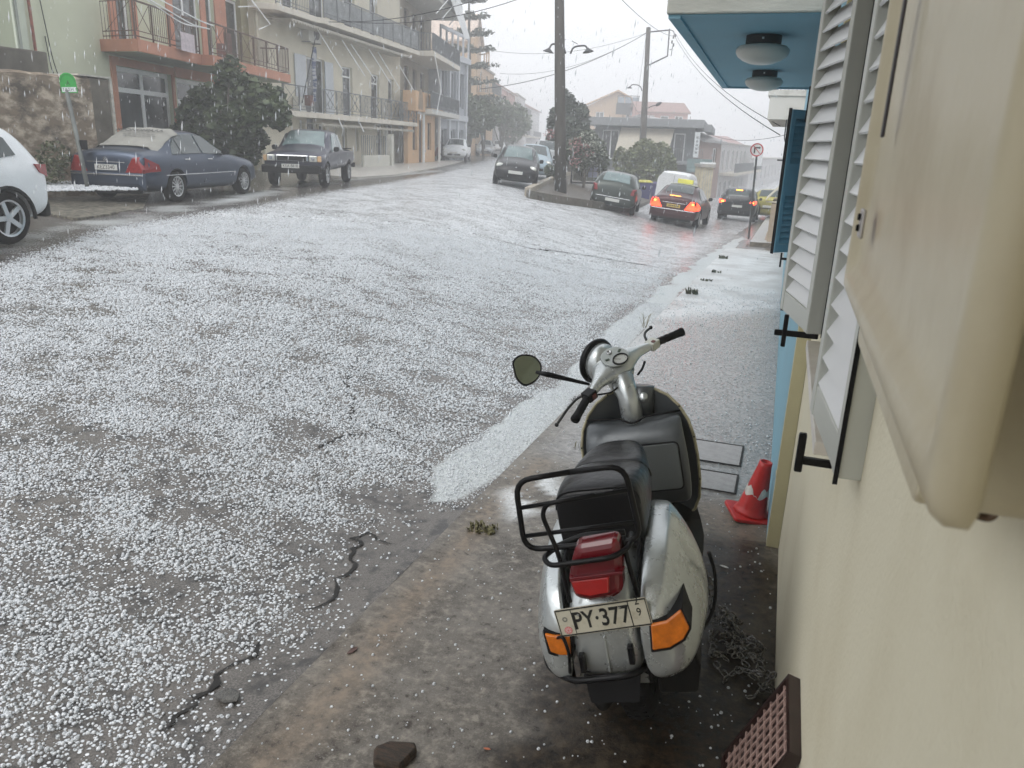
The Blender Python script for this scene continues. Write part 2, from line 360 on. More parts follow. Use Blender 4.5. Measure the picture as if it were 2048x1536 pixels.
def pave_material():
    m = bpy.data.materials.new('wet cement pavement'); m.use_nodes = True; l = m.node_tree.links; p = m.node_tree.nodes['Principled BSDF']
    pos = N(m, 'ShaderNodeTexCoord').outputs['Object']
    a1 = noise(m, pos, 2.6, 7, .68); a2 = noise(m, pos, 160, 3); a3 = noise(m, pos, 24, 6, .7); a4 = noise(m, pos, .9, 3)
    c = mixc(m, ramp(m, a1, .34, .66), (0.075, 0.064, 0.052), (0.195, 0.178, 0.155))
    c = mixc(m, ramp(m, a3, .5, .68), c, (0.27, 0.245, 0.205)); c = mixc(m, ramp(m, a3, .43, .33), c, (0.045, 0.036, 0.028))
    c = mixc(m, ramp(m, a2, .55, .8), c, (0.25, 0.235, 0.21))
    c = mixc(m, mth(m, 'MULTIPLY', attr(m, 'tan'), ramp(m, a3, .35, .6, .1, .9)), c, (0.23, 0.175, 0.125))
    dk = mth(m, 'MULTIPLY', attr(m, 'dark'), ramp(m, a1, .3, .62, 1.0, .8)); c = mixc(m, dk, c, mixc(m, ramp(m, a3, .4, .62), (0.006, 0.0045, 0.003), (0.034, 0.021, 0.010))); l.new(mth(m, 'ADD', mth(m, 'SUBTRACT', .24, mth(m, 'MULTIPLY', dk, .12)), mth(m, 'MULTIPLY', attr(m, 'water'), .4)), p.inputs['Specular IOR Level'])
    wt = attr(m, 'water'); c = mixc(m, mth(m, 'MULTIPLY', wt, ramp(m, a3, .3, .7, .2, .75)), c, (0.33, 0.335, 0.335))
    sl_ = attr(m, 'slush'); sp = noise(m, pos, 60, 5, .8)
    c = mixc(m, mth(m, 'MULTIPLY', sl_, ramp(m, sp, .25, .55, .2, 1), clamp=True), c, (0.74, 0.755, 0.76)); l.new(c, p.inputs['Base Color'])
    wetall = mth(m, 'ADD', wt, dk, clamp=True); rr = ramp(m, wetall, 0, 1, .40, .09); rr = mth(m, 'ADD', rr, mth(m, 'MULTIPLY', sl_, .3))
    l.new(rr, p.inputs['Roughness'])
    rp = N(m, 'ShaderNodeTexVoronoi', i_Scale=34.0); l.new(pos, rp.inputs['Vector'])
    splash = ramp(m, rp.outputs['Distance'], 0, .55, 1, 0)
    hgt = mth(m, 'ADD', mth(m, 'MULTIPLY', splash, mth(m, 'MULTIPLY', wt, 1.0)), mth(m, 'ADD', mth(m, 'MULTIPLY', a2, .4), mth(m, 'MULTIPLY', a3, .9)))
    bp = N(m, 'ShaderNodeBump', i_Strength=.38, i_Distance=.008); l.new(hgt, bp.inputs['Height']); l.new(bp.outputs[0], p.inputs['Normal'])
    return m
PM = pave_material()
def zp(x, y): return zpav(y) + np.where(x < -1.36, -.0, 0) + (fbm(x * 4, y * 4, 8) - .5) * .006
pa = dict(dark=p_dark, water=p_water, slush=p_slush, tan=p_tan)
tag(sheet('pavement', axis([(-1.4, .3, .045)]), axis([(-3, 7, .045), (7, 22.6, .12)]), zp, PM, pa), kind='structure')
kerbm = mat('weathered kerb cement', (0.17, 0.14, 0.105), .5, var=.4, scale=9, bump=.6, bscale=70)
kb = MB(); n = 180
for i in range(n):
    y0 = -3 + 25.6 * i / n; y1 = -3 + 25.6 * (i + 1) / n
    for (a, b) in (((y0, y1)),):
        w0 = .012 * math.sin(i * 1.7) + random.uniform(-.006, .006)
    kb.add([(-1.4, y0, zpav(y0) - .0), (-1.4, y1, zpav(y1)), (-1.425 , y1, zpav(y1) - .3), (-1.425, y0, zpav(y0) - .3)], [(0, 1, 2, 3)])
kb.add([(-1.4, 22.6, zpav(22.6)), (.3, 22.6, zpav(22.6)), (.3, 22.6, zpav(22.6) - .3), (-1.4, 22.6, zpav(22.6) - .3)], [(0, 1, 2, 3)])
tag(kb.build('kerb', kerbm), kind='structure')
# further pavement beyond the side street
tag(sheet('pavement', axis([(-.9, 1.3, .1)]), axis([(25.6, 90, .6)]), lambda x, y: zpav(y), PM, dict(dark=lambda x, y: 0 * x, water=lambda x, y: 0 * x + .5, slush=lambda x, y: 0 * x + .35, tan=lambda x, y: 0 * x)), kind='structure')
kb2 = MB(); kb2.add([(-.9, 25.6, zpav(25.6)), (-.9, 90, zpav(90)), (-.92, 90, zpav(90) - .3), (-.92, 25.6, zpav(25.6) - .3)], [(0, 1, 2, 3)])
kb2.add([(-.9, 25.6, zpav(25.6)), (1.3, 25.6, zpav(25.6)), (1.3, 25.6, zpav(25.6) - .3), (-.9, 25.6, zpav(25.6) - .3)], [(0, 1, 2, 3)])
tag(kb2.build('kerb', kerbm), kind='structure')
# ------------------------------------------------------------------ hailstones lying on the ground (nobody could count them)
def hail_points():
    out = []
    def sample(n, x0, x1, y0, y1, fn, zf, r0_, r1_, dens):
        x = rng.uniform(x0, x1, n); y = rng.uniform(y0, y1, n)
        keep = rng.random(n) < fn(x, y) * dens; x, y = x[keep], y[keep]
        # only inside the seen wedge (plus a margin)
        v = np.stack([x, y, zf(x, y) - H], -1); d = v @ np.array(fw); a = v @ np.array(cr) / np.maximum(d, .01); b = -(v @ np.array(cu)) / np.maximum(d, .01)
        k = (d > .4) & (np.abs(a) < .78) & (b < .62) & (b > -.6); x, y = x[k], y[k]
        r = r0_ + (r1_ - r0_) * rng.random(len(x)) ** 2.2
        out.append(np.stack([x, y, zf(x, y) + r * rng.uniform(-.15, .6, len(x)), r], -1))
    def cov2(x, y):
        c = cover_fn(x, y); return np.clip(c * 1.35 - .16, 0, 1) ** 1.25
    ra = lambda x, y: zroad_d(x, y)
    sample(170000, -7, -1.42, 0.4, 5.5, lambda x, y: cov2(x, y) * (.35 + .65 * SS((np.hypot(x, y) - 1.5) / 3.5)) * (.45 + 1.1 * fbm(x * 5, y * 6, 33)) * (1 - SS((y - 4.2) / 1.3)), ra, .0035, .0098, .80)
    sample(60000, -7, -1.42, 0.4, 5.5, lambda x, y: cov2(x, y) * (1 - SS((y - 4.2) / 1.3)), ra, .0020, .0045, .8)
    sample(520000, -13, -1.42, 4.0, 17.5, lambda x, y: cov2(x, y) * SS((y - 4.2) / 1.3) * (1 - SS((np.hypot(x, y) - 11) / 6.5)), ra, .0050, .0115, .82)
    sample(260000, -5, -1.42, 1.5, 12, lambda x, y: soft_in(x, y, SL, .12), ra, .0020, .0065, .9)
    sample(9000, -5, -1.42, .4, 6, lambda x, y: cover_fn(x, y) * 0 + .25, ra, .003, .009, 1)
    sample(5200, -1.38, .17, .8, 6, lambda x, y: .12 + .35 * fbm(x * 3, y * 3, 2) + 2 * p_slush(x, y), zp, .0018, .0062, .8)
    sample(5000, -1.38, .17, 5, 14, lambda x, y: .3 + p_slush(x, y), zp, .004, .010, .8)
    return np.concatenate(out)
def points_object(name, P, m, label, cat):
    me = bpy.data.meshes.new(name); me.vertices.add(len(P)); me.vertices.foreach_set('co', P[:, :3].astype(np.float32).ravel())
    at = me.attributes.new('rad', 'FLOAT', 'POINT'); at.data.foreach_set('value', P[:, 3].astype(np.float32))
    o = bpy.data.objects.new(name, me); COL.objects.link(o)
    ng = bpy.data.node_groups.new(name, 'GeometryNodeTree')
    ng.interface.new_socket('Geometry', in_out='INPUT', socket_type='NodeSocketGeometry'); ng.interface.new_socket('Geometry', in_out='OUTPUT', socket_type='NodeSocketGeometry')
    gi = ng.nodes.new('NodeGroupInput'); go = ng.nodes.new('NodeGroupOutput'); mp = ng.nodes.new('GeometryNodeMeshToPoints'); na = ng.nodes.new('GeometryNodeInputNamedAttribute')
    na.data_type = 'FLOAT'; na.inputs[0].default_value = 'rad'; sm = ng.nodes.new('GeometryNodeSetMaterial'); sm.inputs['Material'].default_value = m
    ng.links.new(gi.outputs[0], mp.inputs[0]); ng.links.new(na.outputs[0], mp.inputs['Radius']); ng.links.new(mp.outputs[0], sm.inputs[0]); ng.links.new(sm.outputs[0], go.inputs[0])
    md = o.modifiers.new('points', 'NODES'); md.node_group = ng; me.materials.append(m)
    return tag(o, label, cat, kind='stuff')
def ice_material():
    m = bpy.data.materials.new('hail ice'); m.use_nodes = True; p = m.node_tree.nodes['Principled BSDF']; l = m.node_tree.links
    oi = N(m, 'ShaderNodeNewGeometry'); cl = mixc(m, ramp(m, noise(m, N(m, 'ShaderNodeTexCoord').outputs['Object'], 170, 2), .35, .65), (0.26, 0.28, 0.30), (0.80, 0.82, 0.84))
    l.new(cl, p.inputs['Base Color']); p.inputs['Roughness'].default_value = .3; p.inputs['Subsurface Weight'].default_value = 0.0
    return m
ICE = ice_material()
points_object('hailstones', hail_points(), ICE, 'loose white hailstones lying all over the wet road and pavement', 'hail')
# ================================================================== RIGHT-HAND HOUSES (beside the camera)
cream = mat('cream wall paint', (0.74, 0.69, 0.525), .65, scale=2.4, col2=(.63, .57, .41), thr=(.46, .85), bump=.22, bscale=110, stretch=(1, 1, .8))
creamd = mat('cream corner trim', (0.52, 0.48, 0.30), .6, var=.07, scale=4, bump=.2, bscale=40)
plast = mat('cream moulded plastic', (0.54, 0.48, 0.335), .36, scale=4, col2=(.42, .35, .22), thr=(.45, .75), bump=.08, bscale=60)
alu = mat('white painted aluminium', (0.74, 0.75, 0.75), .32, var=.02, scale=5)
alug = mat('grey painted aluminium', (0.50, 0.51, 0.46), .35, var=.03, scale=5)
rub = mat('black rubber', (0.009, 0.009, 0.010), .6, var=.3, spec=.12)
blk = mat('black enamel', (0.005, 0.005, 0.006), .30, var=.3, scale=9, spec=.18)
marble = mat('veined sill marble', (0.55, 0.50, 0.43), .3, scale=7, col2=(0.74, 0.70, 0.64))
bluep = mat('blue wall paint', (0.22, 0.41, 0.50), .7, var=.05, scale=2, bump=.15, bscale=40)
blues = mat('blue shutter paint', (0.14, 0.29, 0.37), .4, var=.05, scale=4)
stuccog = mat('grey balcony stucco', (0.48, 0.47, 0.42), .8, var=.1, scale=3, bump=.4, bscale=25, stretch=(1, 1, 3))
opal = mat('opal lamp glass', (0.62, 0.60, 0.54), .3, var=.05)
gls = glass()
def leaf(A, B, z0, z1, th, mface, mside, parent, slat=.058, name='shutter', nside=1, ang=38, midrail=None, flip=False):
    """louvred leaf from A to B (plan points), thickness th to the side nside"""
    A = Vector((A[0], A[1], 0)); B = Vector((B[0], B[1], 0)); w = (B - A).length; e = empty(name, (A.x, A.y, 0), math.atan2(B.y - A.y, B.x - A.x)); e.parent = parent
    t = th * nside; f = MB(); s = .042
    f.box(0, s, 0, t, z0, z1); f.box(w - s, w, 0, t, z0, z1); f.box(s, w - s, t * .04, t * .96, z0, z0 + .07); f.box(s, w - s, t * .04, t * .96, z1 - .07, z1)
    if midrail: f.box(s, w - s, t * .04, t * .96, midrail - .13, midrail + .13)
    f.build('frame', mside, e, bevel=.003)
    g = MB()
    g.box(-.0015, -.004, t * -.06, t * .12, z0 - .01, z1 + .01); g.box(w + .0015, w + .004, t * .2, t * .9, z0 - .01, z1 + .01); g.build('rubber_seal', rub, e)
    k = MB(); z = z0 + .075; ca, sa = math.cos(R(ang)), math.sin(R(ang)); ws = th * .95
    while z < z1 - .11:
        if not (midrail and abs(z + .03 - midrail) < .07):
            h = slat * 1.22
            k.add([(s, t * .06, z), (w - s, t * .06, z), (w - s, t * .9, z + h), (s, t * .9, z + h), (s, t * .06 + .004 * nside, z - .004), (w - s, t * .06 + .004 * nside, z - .004), (w - s, t * .94, z + h - .006), (s, t * .94, z + h - .006)],
                  [(0, 1, 2, 3), (7, 6, 5, 4), (0, 4, 5, 1), (3, 2, 6, 7), (0, 3, 7, 4), (1, 5, 6, 2)])
        z += slat
    if flip: k.v = [(x, t - y, z) for x, y, z in k.v]
    k.build('louvre_slats', mface, e); return e
house = empty('cream_house', (WX, 0, 0), 0, 'cream painted house beside the parked scooter, wall running along the pavement', 'house')
ox = -WX
wy0, wy1, wz0, wz1 = 1.82, 2.62, 1.13, 2.5
w_ = MB()
for (a, b, c, d) in ((-4, wy0, -.8, 7), (wy1, 3.72, -.8, 7), (wy0, wy1, -.8, wz0), (wy0, wy1, wz1, 7)): w_.box(0, .3, a, b, c, d)
w_.box(.3, 7, -4, 3.72, -.8, 7); w_.build('wall', cream, house)
w_ = MB(); w_.box(-.06, 0.0, 3.722, 3.80, -.8, 7); w_.box(-.064, -.0605, 3.716, 3.8, .25, .255)
w_.build('corner_trim', creamd, house, bevel=.004)
w_ = MB(); w_.box(-1.45, -.0, -4, 4.35, 3.15, 3.33); w_.box(-1.45, -1.35, -4, 4.35, 3.33, 4.2); w_.build('balcony', cream, house)
w_ = MB(); w_.box(-.058, .06, wy0 - .04, wy1 + .22, wz0 - .03, wz0 + .002); w_.build('window_sill', marble, house, bevel=.003)
w_ = MB(); w_.box(.10, .16, wy0, wy0 + .06, wz0, wz1); w_.box(.10, .16, wy1 - .06, wy1, wz0, wz1); w_.box(.10, .16, 2.19, 2.25, wz0, wz1); w_.box(.10, .16, wy0, wy1, wz0 + .003, wz0 + .06)
wf = w_.build('window_frame', alu, house); w_ = MB(); w_.box(.12, .14, wy0 + .06, wy1 - .06, wz0 + .06, wz1); w_.build('pane', gls, wf)
l1 = leaf((.167 - WX, 2.63), (.080 - WX, 3.05), 1.20, 2.62, .052, alu, alug, house, nside=1, name='shutter', flip=True)
l2 = leaf((.146 - WX, 1.40), (.112 - WX, 1.80), 1.20, 2.62, .046, alu, alug, house, nside=-1, name='shutter')
h_ = MB(); h_.box(.02 - WX, .16 - WX, 2.71, 2.722, 1.165, 1.185); h_.box(-.145, -.13, 2.70, 2.715, 1.13, 1.24); h_.build('shutter_latch', blk, house, bevel=.003)
h_ = MB(); h_.box(.085 - WX, .19 - WX, 1.52, 1.535, 1.17, 1.185); h_.box(.083 - WX, .098 - WX, 1.515, 1.53, 1.155, 1.235); h_.build('shutter_latch', blk, house, bevel=.003)
h_ = MB(); h_.box(.0 - .165, -.16 + .03, 3.05, 3.075, 1.86, 1.98); h_.build('hinge', rub, house, bevel=.003)
# meter box: moulded door over a body, bottom corner tapered
mb_ = empty('meter_box', (0, 0, 0), 0, 'cream moulded meter box fixed to the near wall, rounded lip round its door', 'meter box')
def mbx(poly, xa, xb): return MB().prism(poly, lambda y, z: (xa, y, z), lambda y, z: (xb, y, z))
def rpoly(pts, r, n=6):
    P = [Vector((a, b, 0)) for a, b in pts]; out = []
    for i in range(len(P)):
        b = P[i]; d1 = P[i - 1] - b; d2 = P[(i + 1) % len(P)] - b; q = min(r, d1.length * .45, d2.length * .45); s0 = b + d1.normalized() * q; s1 = b + d2.normalized() * q
        for k in range(n + 1):
            t = k / n; p = s0 * (1 - t) ** 2 + b * 2 * t * (1 - t) + s1 * t * t; out.append((p.x, p.y))
    return out
yn, yf, zb = .392, 1.12, 1.575
outer = rpoly([(yn, zb), (yf, zb + .004), (yf, 2.25), (yn, 2.25)], .016)
def ringof(poly, x, ins):
    cy = sum(p[0] for p in poly) / len(poly); cz = sum(p[1] for p in poly) / len(poly); out = []
    for a, b in poly:
        sy = 1 - ins / ((yf - yn) / 2); sz = 1 - ins / ((2.25 - zb) / 2); out.append(Vector((x, cy + (a - (yn + yf) / 2) * sy + ((yn + yf) / 2 - cy), (zb + 2.25) / 2 + (b - (zb + 2.25) / 2) * sz)))
    return out
dm = MB(); dm.loft([ringof(outer, x_, i_) for x_, i_ in ((.108, .004), (.105, 0), (.095, 0), (.089, .004), (.0855, .012), (.085, .022), (.087, .030), (.093, .040), (.097, .052), (.0975, .08))])
dm.build('door', plast, mb_, smooth=True)
bd = MB(); bd.prism(rpoly([(yn + .15, zb - .052), (yf - .06, zb - .052), (yf - .06, 2.2), (yn + .15, 2.2)], .02), lambda y, z: (.109, y, z), lambda y, z: (.188, y, z)); bd.build('body', plast, mb_, bevel=.004)
s_ = MB(); s_.box(.0825, .0855, .90, .915, 1.77, 2.12); s_.build('rubber_slot', mat('dark rubber strip', (.03, .024, .028), .5), mb_, bevel=.002)
s_ = MB(); s_.box(.0815, .0855, .95, .985, 1.663, 1.695); s_.build('latch_plate', mat('zinc plate', (.4, .38, .36), .4, metal=.6), mb_, bevel=.002)
s_ = MB()
for q in (1.674, 1.686): s_.lathe([(0, 0), (.004, 0), (.0035, .003), (0, .003)], 10, Matrix.Translation((.0813, .967, q)) @ Matrix.Rotation(-math.pi / 2, 4, 'Y'))
s_.build('rivet', rub, mb_)
s_ = MB(); s_.lathe([(0, 0), (.013, 0), (.013, .008), (.01, .010), (0, .010)], 20, Matrix.Translation((.168, yn + .149, 1.69)) @ Matrix.Rotation(math.pi / 2, 4, 'X')); s_.build('cable_gland', rub, mb_)
s_ = MB(); s_.tube(arc([(.142, .56, 1.54), (.142, .56, 1.522), (.160, .56, 1.518), (.162, .56, 1.532)], .006), .0035, 8); s_.box(.130, .148, .55, .57, 1.526, 1.539); s_.build('hasp', mat('rusty hasp steel', (.12, .075, .045), .5, metal=.5, var=.5, scale=40), mb_)
s_ = MB(); s_.box(.168, .189, 1.02, 1.06, 1.50, 1.545); s_.build('wall_clip', alug, mb_, bevel=.004)
# blue house with balcony
bh = empty('blue_house', (0, 0, 0), 0, 'blue painted house beyond the cream corner, deep balcony with blue soffit', 'house')
w_ = MB(); w_.box(.13, 7, 3.802, 22.3, -1.5, 5.6); w_.build('wall', bluep, bh)
w_ = MB(); w_.box(.115, .14, 12, 13, -1, 2.2); w_.build('door_frame', blues, bh)
bx0, bx1 = -.90, -1.03
w_ = MB(); w_.add([(bx0, 5.58, 2.6), (.13, 5.58, 2.6), (.13, 11.57, 2.6), (bx1, 11.57, 2.6), (bx0, 5.58, 2.88), (.13, 5.58, 2.88), (.13, 11.57, 2.88), (bx1, 11.57, 2.88)], [(0, 3, 2, 1), (4, 5, 6, 7), (0, 1, 5, 4), (1, 2, 6, 5), (2, 3, 7, 6), (3, 0, 4, 7)])
bs = w_.build('balcony_slab', stuccog, bh, bevel=.01)
w_ = MB(); w_.add([(bx0 + .012, 5.60, 2.594), (.13, 5.60, 2.594), (.13, 11.56, 2.594), (bx1 + .012, 11.56, 2.594), (bx0 + .012, 5.60, 2.599), (.13, 5.60, 2.599), (.13, 11.56, 2.599), (bx1 + .012, 11.56, 2.599)], [(0, 3, 2, 1), (4, 5, 6, 7), (0, 1, 5, 4), (1, 2, 6, 5), (2, 3, 7, 6), (3, 0, 4, 7)]); w_.build('soffit', bluep, bs)
w_ = MB(); w_.add([(bx0 + .012, 5.6, 2.575), (bx0 + .09, 5.6, 2.575), (bx1 + .09, 11.56, 2.575), (bx1 + .012, 11.56, 2.575), (bx0 + .012, 5.6, 2.5935), (bx0 + .09, 5.6, 2.5935), (bx1 + .09, 11.56, 2.5935), (bx1 + .012, 11.56, 2.5935)], [(0, 3, 2, 1), (4, 5, 6, 7), (0, 1, 5, 4), (1, 2, 6, 5), (2, 3, 7, 6), (3, 0, 4, 7)])
w_.box(bx1 + .091, .13, 11.47, 11.56, 2.575, 2.5935); w_.build('drip_edge', bluep, bs)
for k, (lx, ly) in enumerate(((-.315, 6.58), (-.392, 9.28))):
    e = empty('ceiling_lamp', (lx, ly, 2.593), 0, ('opal dome lamp on the blue soffit, the nearer and larger one', 'opal dome lamp on the blue soffit, the farther one by the slab end')[k], 'lamp', 'lamps under the blue balcony'); e.scale = (.74, .74, .74)
    MB().lathe([(0, 0), (.175, 0), (.175, -.085), (.165, -.09), (0, -.09)], 32).build('base_ring', mat('dark lamp base', (.02, .018, .017), .5), e, auto=35)
    MB().lathe([(.17, -.088), (.235, -.10), (.262, -.13), (.262, -.16), (.24, -.20), (.19, -.235), (.12, -.262), (.06, -.272), (0, -.275)], 32).build('glass_dome', opal, e, smooth=True)
    MB().lathe([(0, -.0015), (.012, -.0015), (.012, -.02), (0, -.022)], 8, Matrix.Translation((0, -.17, -.03))).build('screw', alu, e)
s2 = leaf((.128, 7.16), (-.040, 6.98), .95, 2.10, .045, blues, blues, bh, slat=.05, name='shutter', nside=-1, midrail=1.55)
w_ = MB(); w_.box(.02, .13, 6.94, 6.95, .90, .92); w_.box(.015, .03, 6.935, 6.945, .84, .96); w_.build('shutter_latch', blk, bh)
# next house further on: white balcony, railing, brackets
nh = empty('balcony_house', (0, 0, 0), 0, 'pale house down the right street with a stained white balcony above the sign', 'house')
w_ = MB(); w_.box(.18, 7, 25.8, 40, -2.2, 6); w_.build('wall', mat('pale plaster', (.55, .53, .48), .8, var=.1, scale=1), nh)
w_ = MB(); w_.box(-.86, .18, 25.9, 33, 2.75, 3.42); w_.box(-.92, .18, 25.86, 33, 3.42, 3.58); w_.build('balcony', mat('stained white plaster', (.62, .60, .55), .8, scale=2, col2=(.42, .40, .35), thr=(.5, .75), bump=.3, bscale=9), nh)
w_ = MB()
for i in range(16): w_.box(-.84, -.82, 26.0 + i * .45, 26.02 + i * .45, 3.58, 4.5)
for i in range(9): w_.box(-.82 + i * .115, -.805 + i * .115, 25.95, 25.965, 3.58, 4.5)
for z in (3.7, 4.5): w_.box(-.84, .18, 25.94, 25.97, z, z + .03); w_.box(-.845, -.815, 25.94, 33, z, z + .03)
w_.tube(arc([(-.3, 26, 2.75), (-.3, 26, 2.2), (-.2, 26, 2.0), (.18, 26, 1.9)], .1), .02, 6); w_.box(-.42, -.1, 25.98, 26.0, 1.55, 1.6); w_.build('railing', mat('dark wrought iron', (.05, .05, .05), .5), nh)
w_ = MB(); w_.box(-.6, .18, 26.4, 26.43, .28, .33)
w_.add([(-.62, 26.3, .36), (.18, 26.3, 1.25), (.18, 29, 1.25), (-.62, 29, .36), (-.62, 26.3, .33), (.18, 26.3, 1.20), (.18, 29, 1.20), (-.62, 29, .33)], [(0, 1, 2, 3), (7, 6, 5, 4), (0, 4, 5, 1), (3, 2, 6, 7), (0, 3, 7, 4), (1, 5, 6, 2)]); w_.build('awning', mat('cream awning canvas', (.62, .58, .48), .8), nh)
w_ = MB(); w_.box(-.42, .178, 26.2, 30, -2, .25); w_.box(-.5, .178, 26.15, 30, -1.0, -.94); w_.build('bay', mat('tan plaster', (.42, .33, .24), .8, var=.12, scale=3), nh)
# no-right... mandatory sign on its post
sg = GP(1497, 477); st = dep(1518, 288, (sg - CP).dot(fw)); sg = Vector((sg.x, sg.y, float(zpav(sg.y)) - .02))
e = empty('traffic_sign', sg, 0, 'round red bordered no turn sign on a leaning grey post at the corner', 'traffic sign')
tp = st - sg; tp.y = 0
MB().tube([(0, 0, 0), (tp.x * .97, 0, tp.z * .97)], .032, 12).build('post', mat('galvanised dark post', (.09, .09, .09), .5, metal=.3), e)
dc = MB(); M_ = Matrix.Translation((tp.x - .005, -.036, tp.z - .19)) @ Matrix.Rotation(math.pi / 2, 4, 'X') @ Matrix.Rotation(R(-4), 4, 'Y')
dc.lathe([(0, -.006), (.205, -.006), (.205, 0), (0, 0)], 40, M_); dp = dc.build('disc', mat('sign white', (.62, .62, .60), .4), e)
dc = MB(); dc.lathe([(.168, .0), (.205, .0), (.205, .003), (.168, .003)], 40, M_, caps=False)
dc.box(-.18, .18, -.012, .012, .0032, .005, M_ @ Matrix.Rotation(R(-47), 4, 'Z')); dc.build('red_ring', mat('sign red', (.42, .03, .04), .4), dp)
dc = MB(); dc.box(-.09, -.045, -.11, .045, .001, .003, M_); dc.box(-.09, .07, .045, .085, .001, .003, M_)
dc.prism([(.065, .105), (.115, .065), (.065, .025)], lambda a, b: M_ @ Vector((a, b, .001)), lambda a, b: M_ @ Vector((a, b, .003))); dc.build('black_arrow', blk, dp)
# cone, crate grid, chain, timber, weeds
cpos = Vector((.035, 4.08, float(zpav(4.08))))
cn = empty('traffic_cone', cpos, R(20), 'battered red traffic cone with torn white band against the blue wall', 'traffic cone'); cn.rotation_euler = (R(2), R(8), R(20))
redp = mat('faded red cone plastic', (.50, .022, .020), .35, var=.15, scale=14)
MB().prism(rpoly([(-.12, -.12), (.11, -.12), (.11, .11), (-.12, .11)], .03), lambda a, b: (a, b, .004), lambda a, b: (a, b, .022)).build('base', redp, cn, bevel=.004)
MB().lathe([(.095, .022), (.088, .035), (.078, .05), (.075, .06), (.036, .30), (.034, .325), (.026, .325), (.026, .25)], 32).build('cone_body', redp, cn, smooth=True)
wb = MB(); rings = []
for i in range(33):
    a = i / 32 * 2 * math.pi; lo = .135 + .010 * math.sin(5 * a); hi = .18 + .010 * math.sin(9 * a + 1) - (.045 if 4.1 < a < 4.7 else 0)
    for z in (lo, hi): r_ = .075 - (z - .06) * (.039 / .24) + .0018; rings.append((r_ * math.cos(a), r_ * math.sin(a), z))
wb.add(rings, [(2 * i, 2 * i + 1, 2 * i + 3, 2 * i + 2) for i in range(32)]); wb.build('reflective_band', mat('dirty white band', (.60, .57, .52), .5, var=.25, scale=20), cn)
cg = empty('plastic_grate', (0, 0, 0), 0, 'dark brown plastic grate leaning on the cream wall at the bottom corner', 'grate')
brn = mat('brown plastic', (.028, .012, .010), .4, var=.3, scale=12); brl = mat('worn pinkish plastic ribs', (.40, .27, .23), .45, var=.3, scale=30)
a0 = Vector((.172, 1.80, .50)); a1 = Vector((.172, 1.50, .56)); a1 = Vector((.176, 1.52, .50)); b0 = Vector((.045, 1.97, .06)); b1 = Vector((.055, 1.68, .04))
def gp(u, v, h=0): p = a0 * (1 - u) * (1 - v) + a1 * u * (1 - v) + b0 * (1 - u) * v + b1 * u * v; n = (a1 - a0).cross(b0 - a0).normalized(); n = n if n.x < 0 else -n; return p + n * h
def gquad(mb, u0_, u1_, v0, v1, h0, h1):
    c = [(u0_, v0), (u1_, v0), (u1_, v1), (u0_, v1)]; mb.add([gp(*q, h0) for q in c] + [gp(*q, h1) for q in c], [(3, 2, 1, 0), (4, 5, 6, 7)] + [(i, (i + 1) % 4, (i + 1) % 4 + 4, i + 4) for i in range(4)])
m1 = MB(); gquad(m1, 0, 1, 0, 1, -.02, 0); gquad(m1, 0, .04, 0, 1, 0, .012); gquad(m1, .96, 1, 0, 1, 0, .012); gquad(m1, .04, .96, 0, .035, 0, .012); gquad(m1, .04, .96, .965, 1, 0, .012); m1.build('backing_plate', brn, cg)
m2 = MB()
for k in range(1, 9): gquad(m2, k / 9 - .010, k / 9 + .010, .04, .96, .001, .006)
for k in range(1, 11): gquad(m2, .04, .96, k / 11 - .006, k / 11 + .006, .0015, .0065)
m2.build('lattice_ribs', brl, cg)
ch = MB(); cx = []
def link(mb, c, ax, up, l_=.034, w=.02, r_=.0035):
    ax = ax.normalized(); sd = ax.cross(up).normalized(); pts = []
    for k in range(12):
        a = k / 12 * 2 * math.pi; pts.append(c + ax * math.copysign(abs(math.cos(a)) ** .7, math.cos(a)) * l_ / 2 + sd * math.sin(a) * w / 2)
    n = 12; rr = []
    for i in range(n):
        t = (pts[(i + 1) % n] - pts[i - 1]).normalized(); nn = t.cross(ax.cross(sd)).normalized(); bb = t.cross(nn)
        rr.append([pts[i] + (nn * math.cos(q * math.pi / 2.5) + bb * math.sin(q * math.pi / 2.5)) * r_ for q in range(5)])
    vs = [p for q in rr for p in q]; mb.add(vs, [(i * 5 + j, i * 5 + (j + 1) % 5, ((i + 1) % n) * 5 + (j + 1) % 5, ((i + 1) % n) * 5 + j) for i in range(n) for j in range(5)])
def chain_path(pts, zz, jit=.012):
    P = [Vector(p) for p in pts]; k = 0; carry = 0
    for a, b in zip(P[:-1], P[1:]):
        n = max(1, int((b - a).length / .025))
        for i in range(n):
            c = a + (b - a) * i / n + Vector((random.uniform(-jit, jit), random.uniform(-jit, jit), random.uniform(0, jit)))
            up = Vector((random.uniform(-.5, .5), random.uniform(-.5, .5), 1)) if k % 2 else Vector((random.uniform(-1, 1), random.uniform(-1, 1), .2))
            link(ch, c, (b - a) + Vector((random.uniform(-.02, .02), random.uniform(-.02, .02), random.uniform(-.01, .01))), up); k += 1
zc = -.085
heap = []
for i in range(22):
    t = i / 21; base = Vector((-.02 + t * .17, 2.95 - t * .45, zc + .006)); w = .05
    heap += [base + Vector((random.uniform(-w, w), random.uniform(-w, w), random.uniform(0, .04)))]
chain_path(heap, zc)
chain_path([heap[3]] + [Vector((-.0 + .05 * math.sin(i * 1.3), 2.93 - i * .022, zc + .004 + (i % 3) * .01)) for i in range(16)], zc)
chain_path([Vector((-.10, 2.88, .12)), Vector((-.07, 2.89, .0)), Vector((-.055, 2.9, zc + .01)), Vector((-.01, 2.86, zc + .005)), heap[5], heap[9], heap[14], heap[18], Vector((.12, 2.45, zc + .005)), Vector((.165, 2.50, zc + .01))], zc)
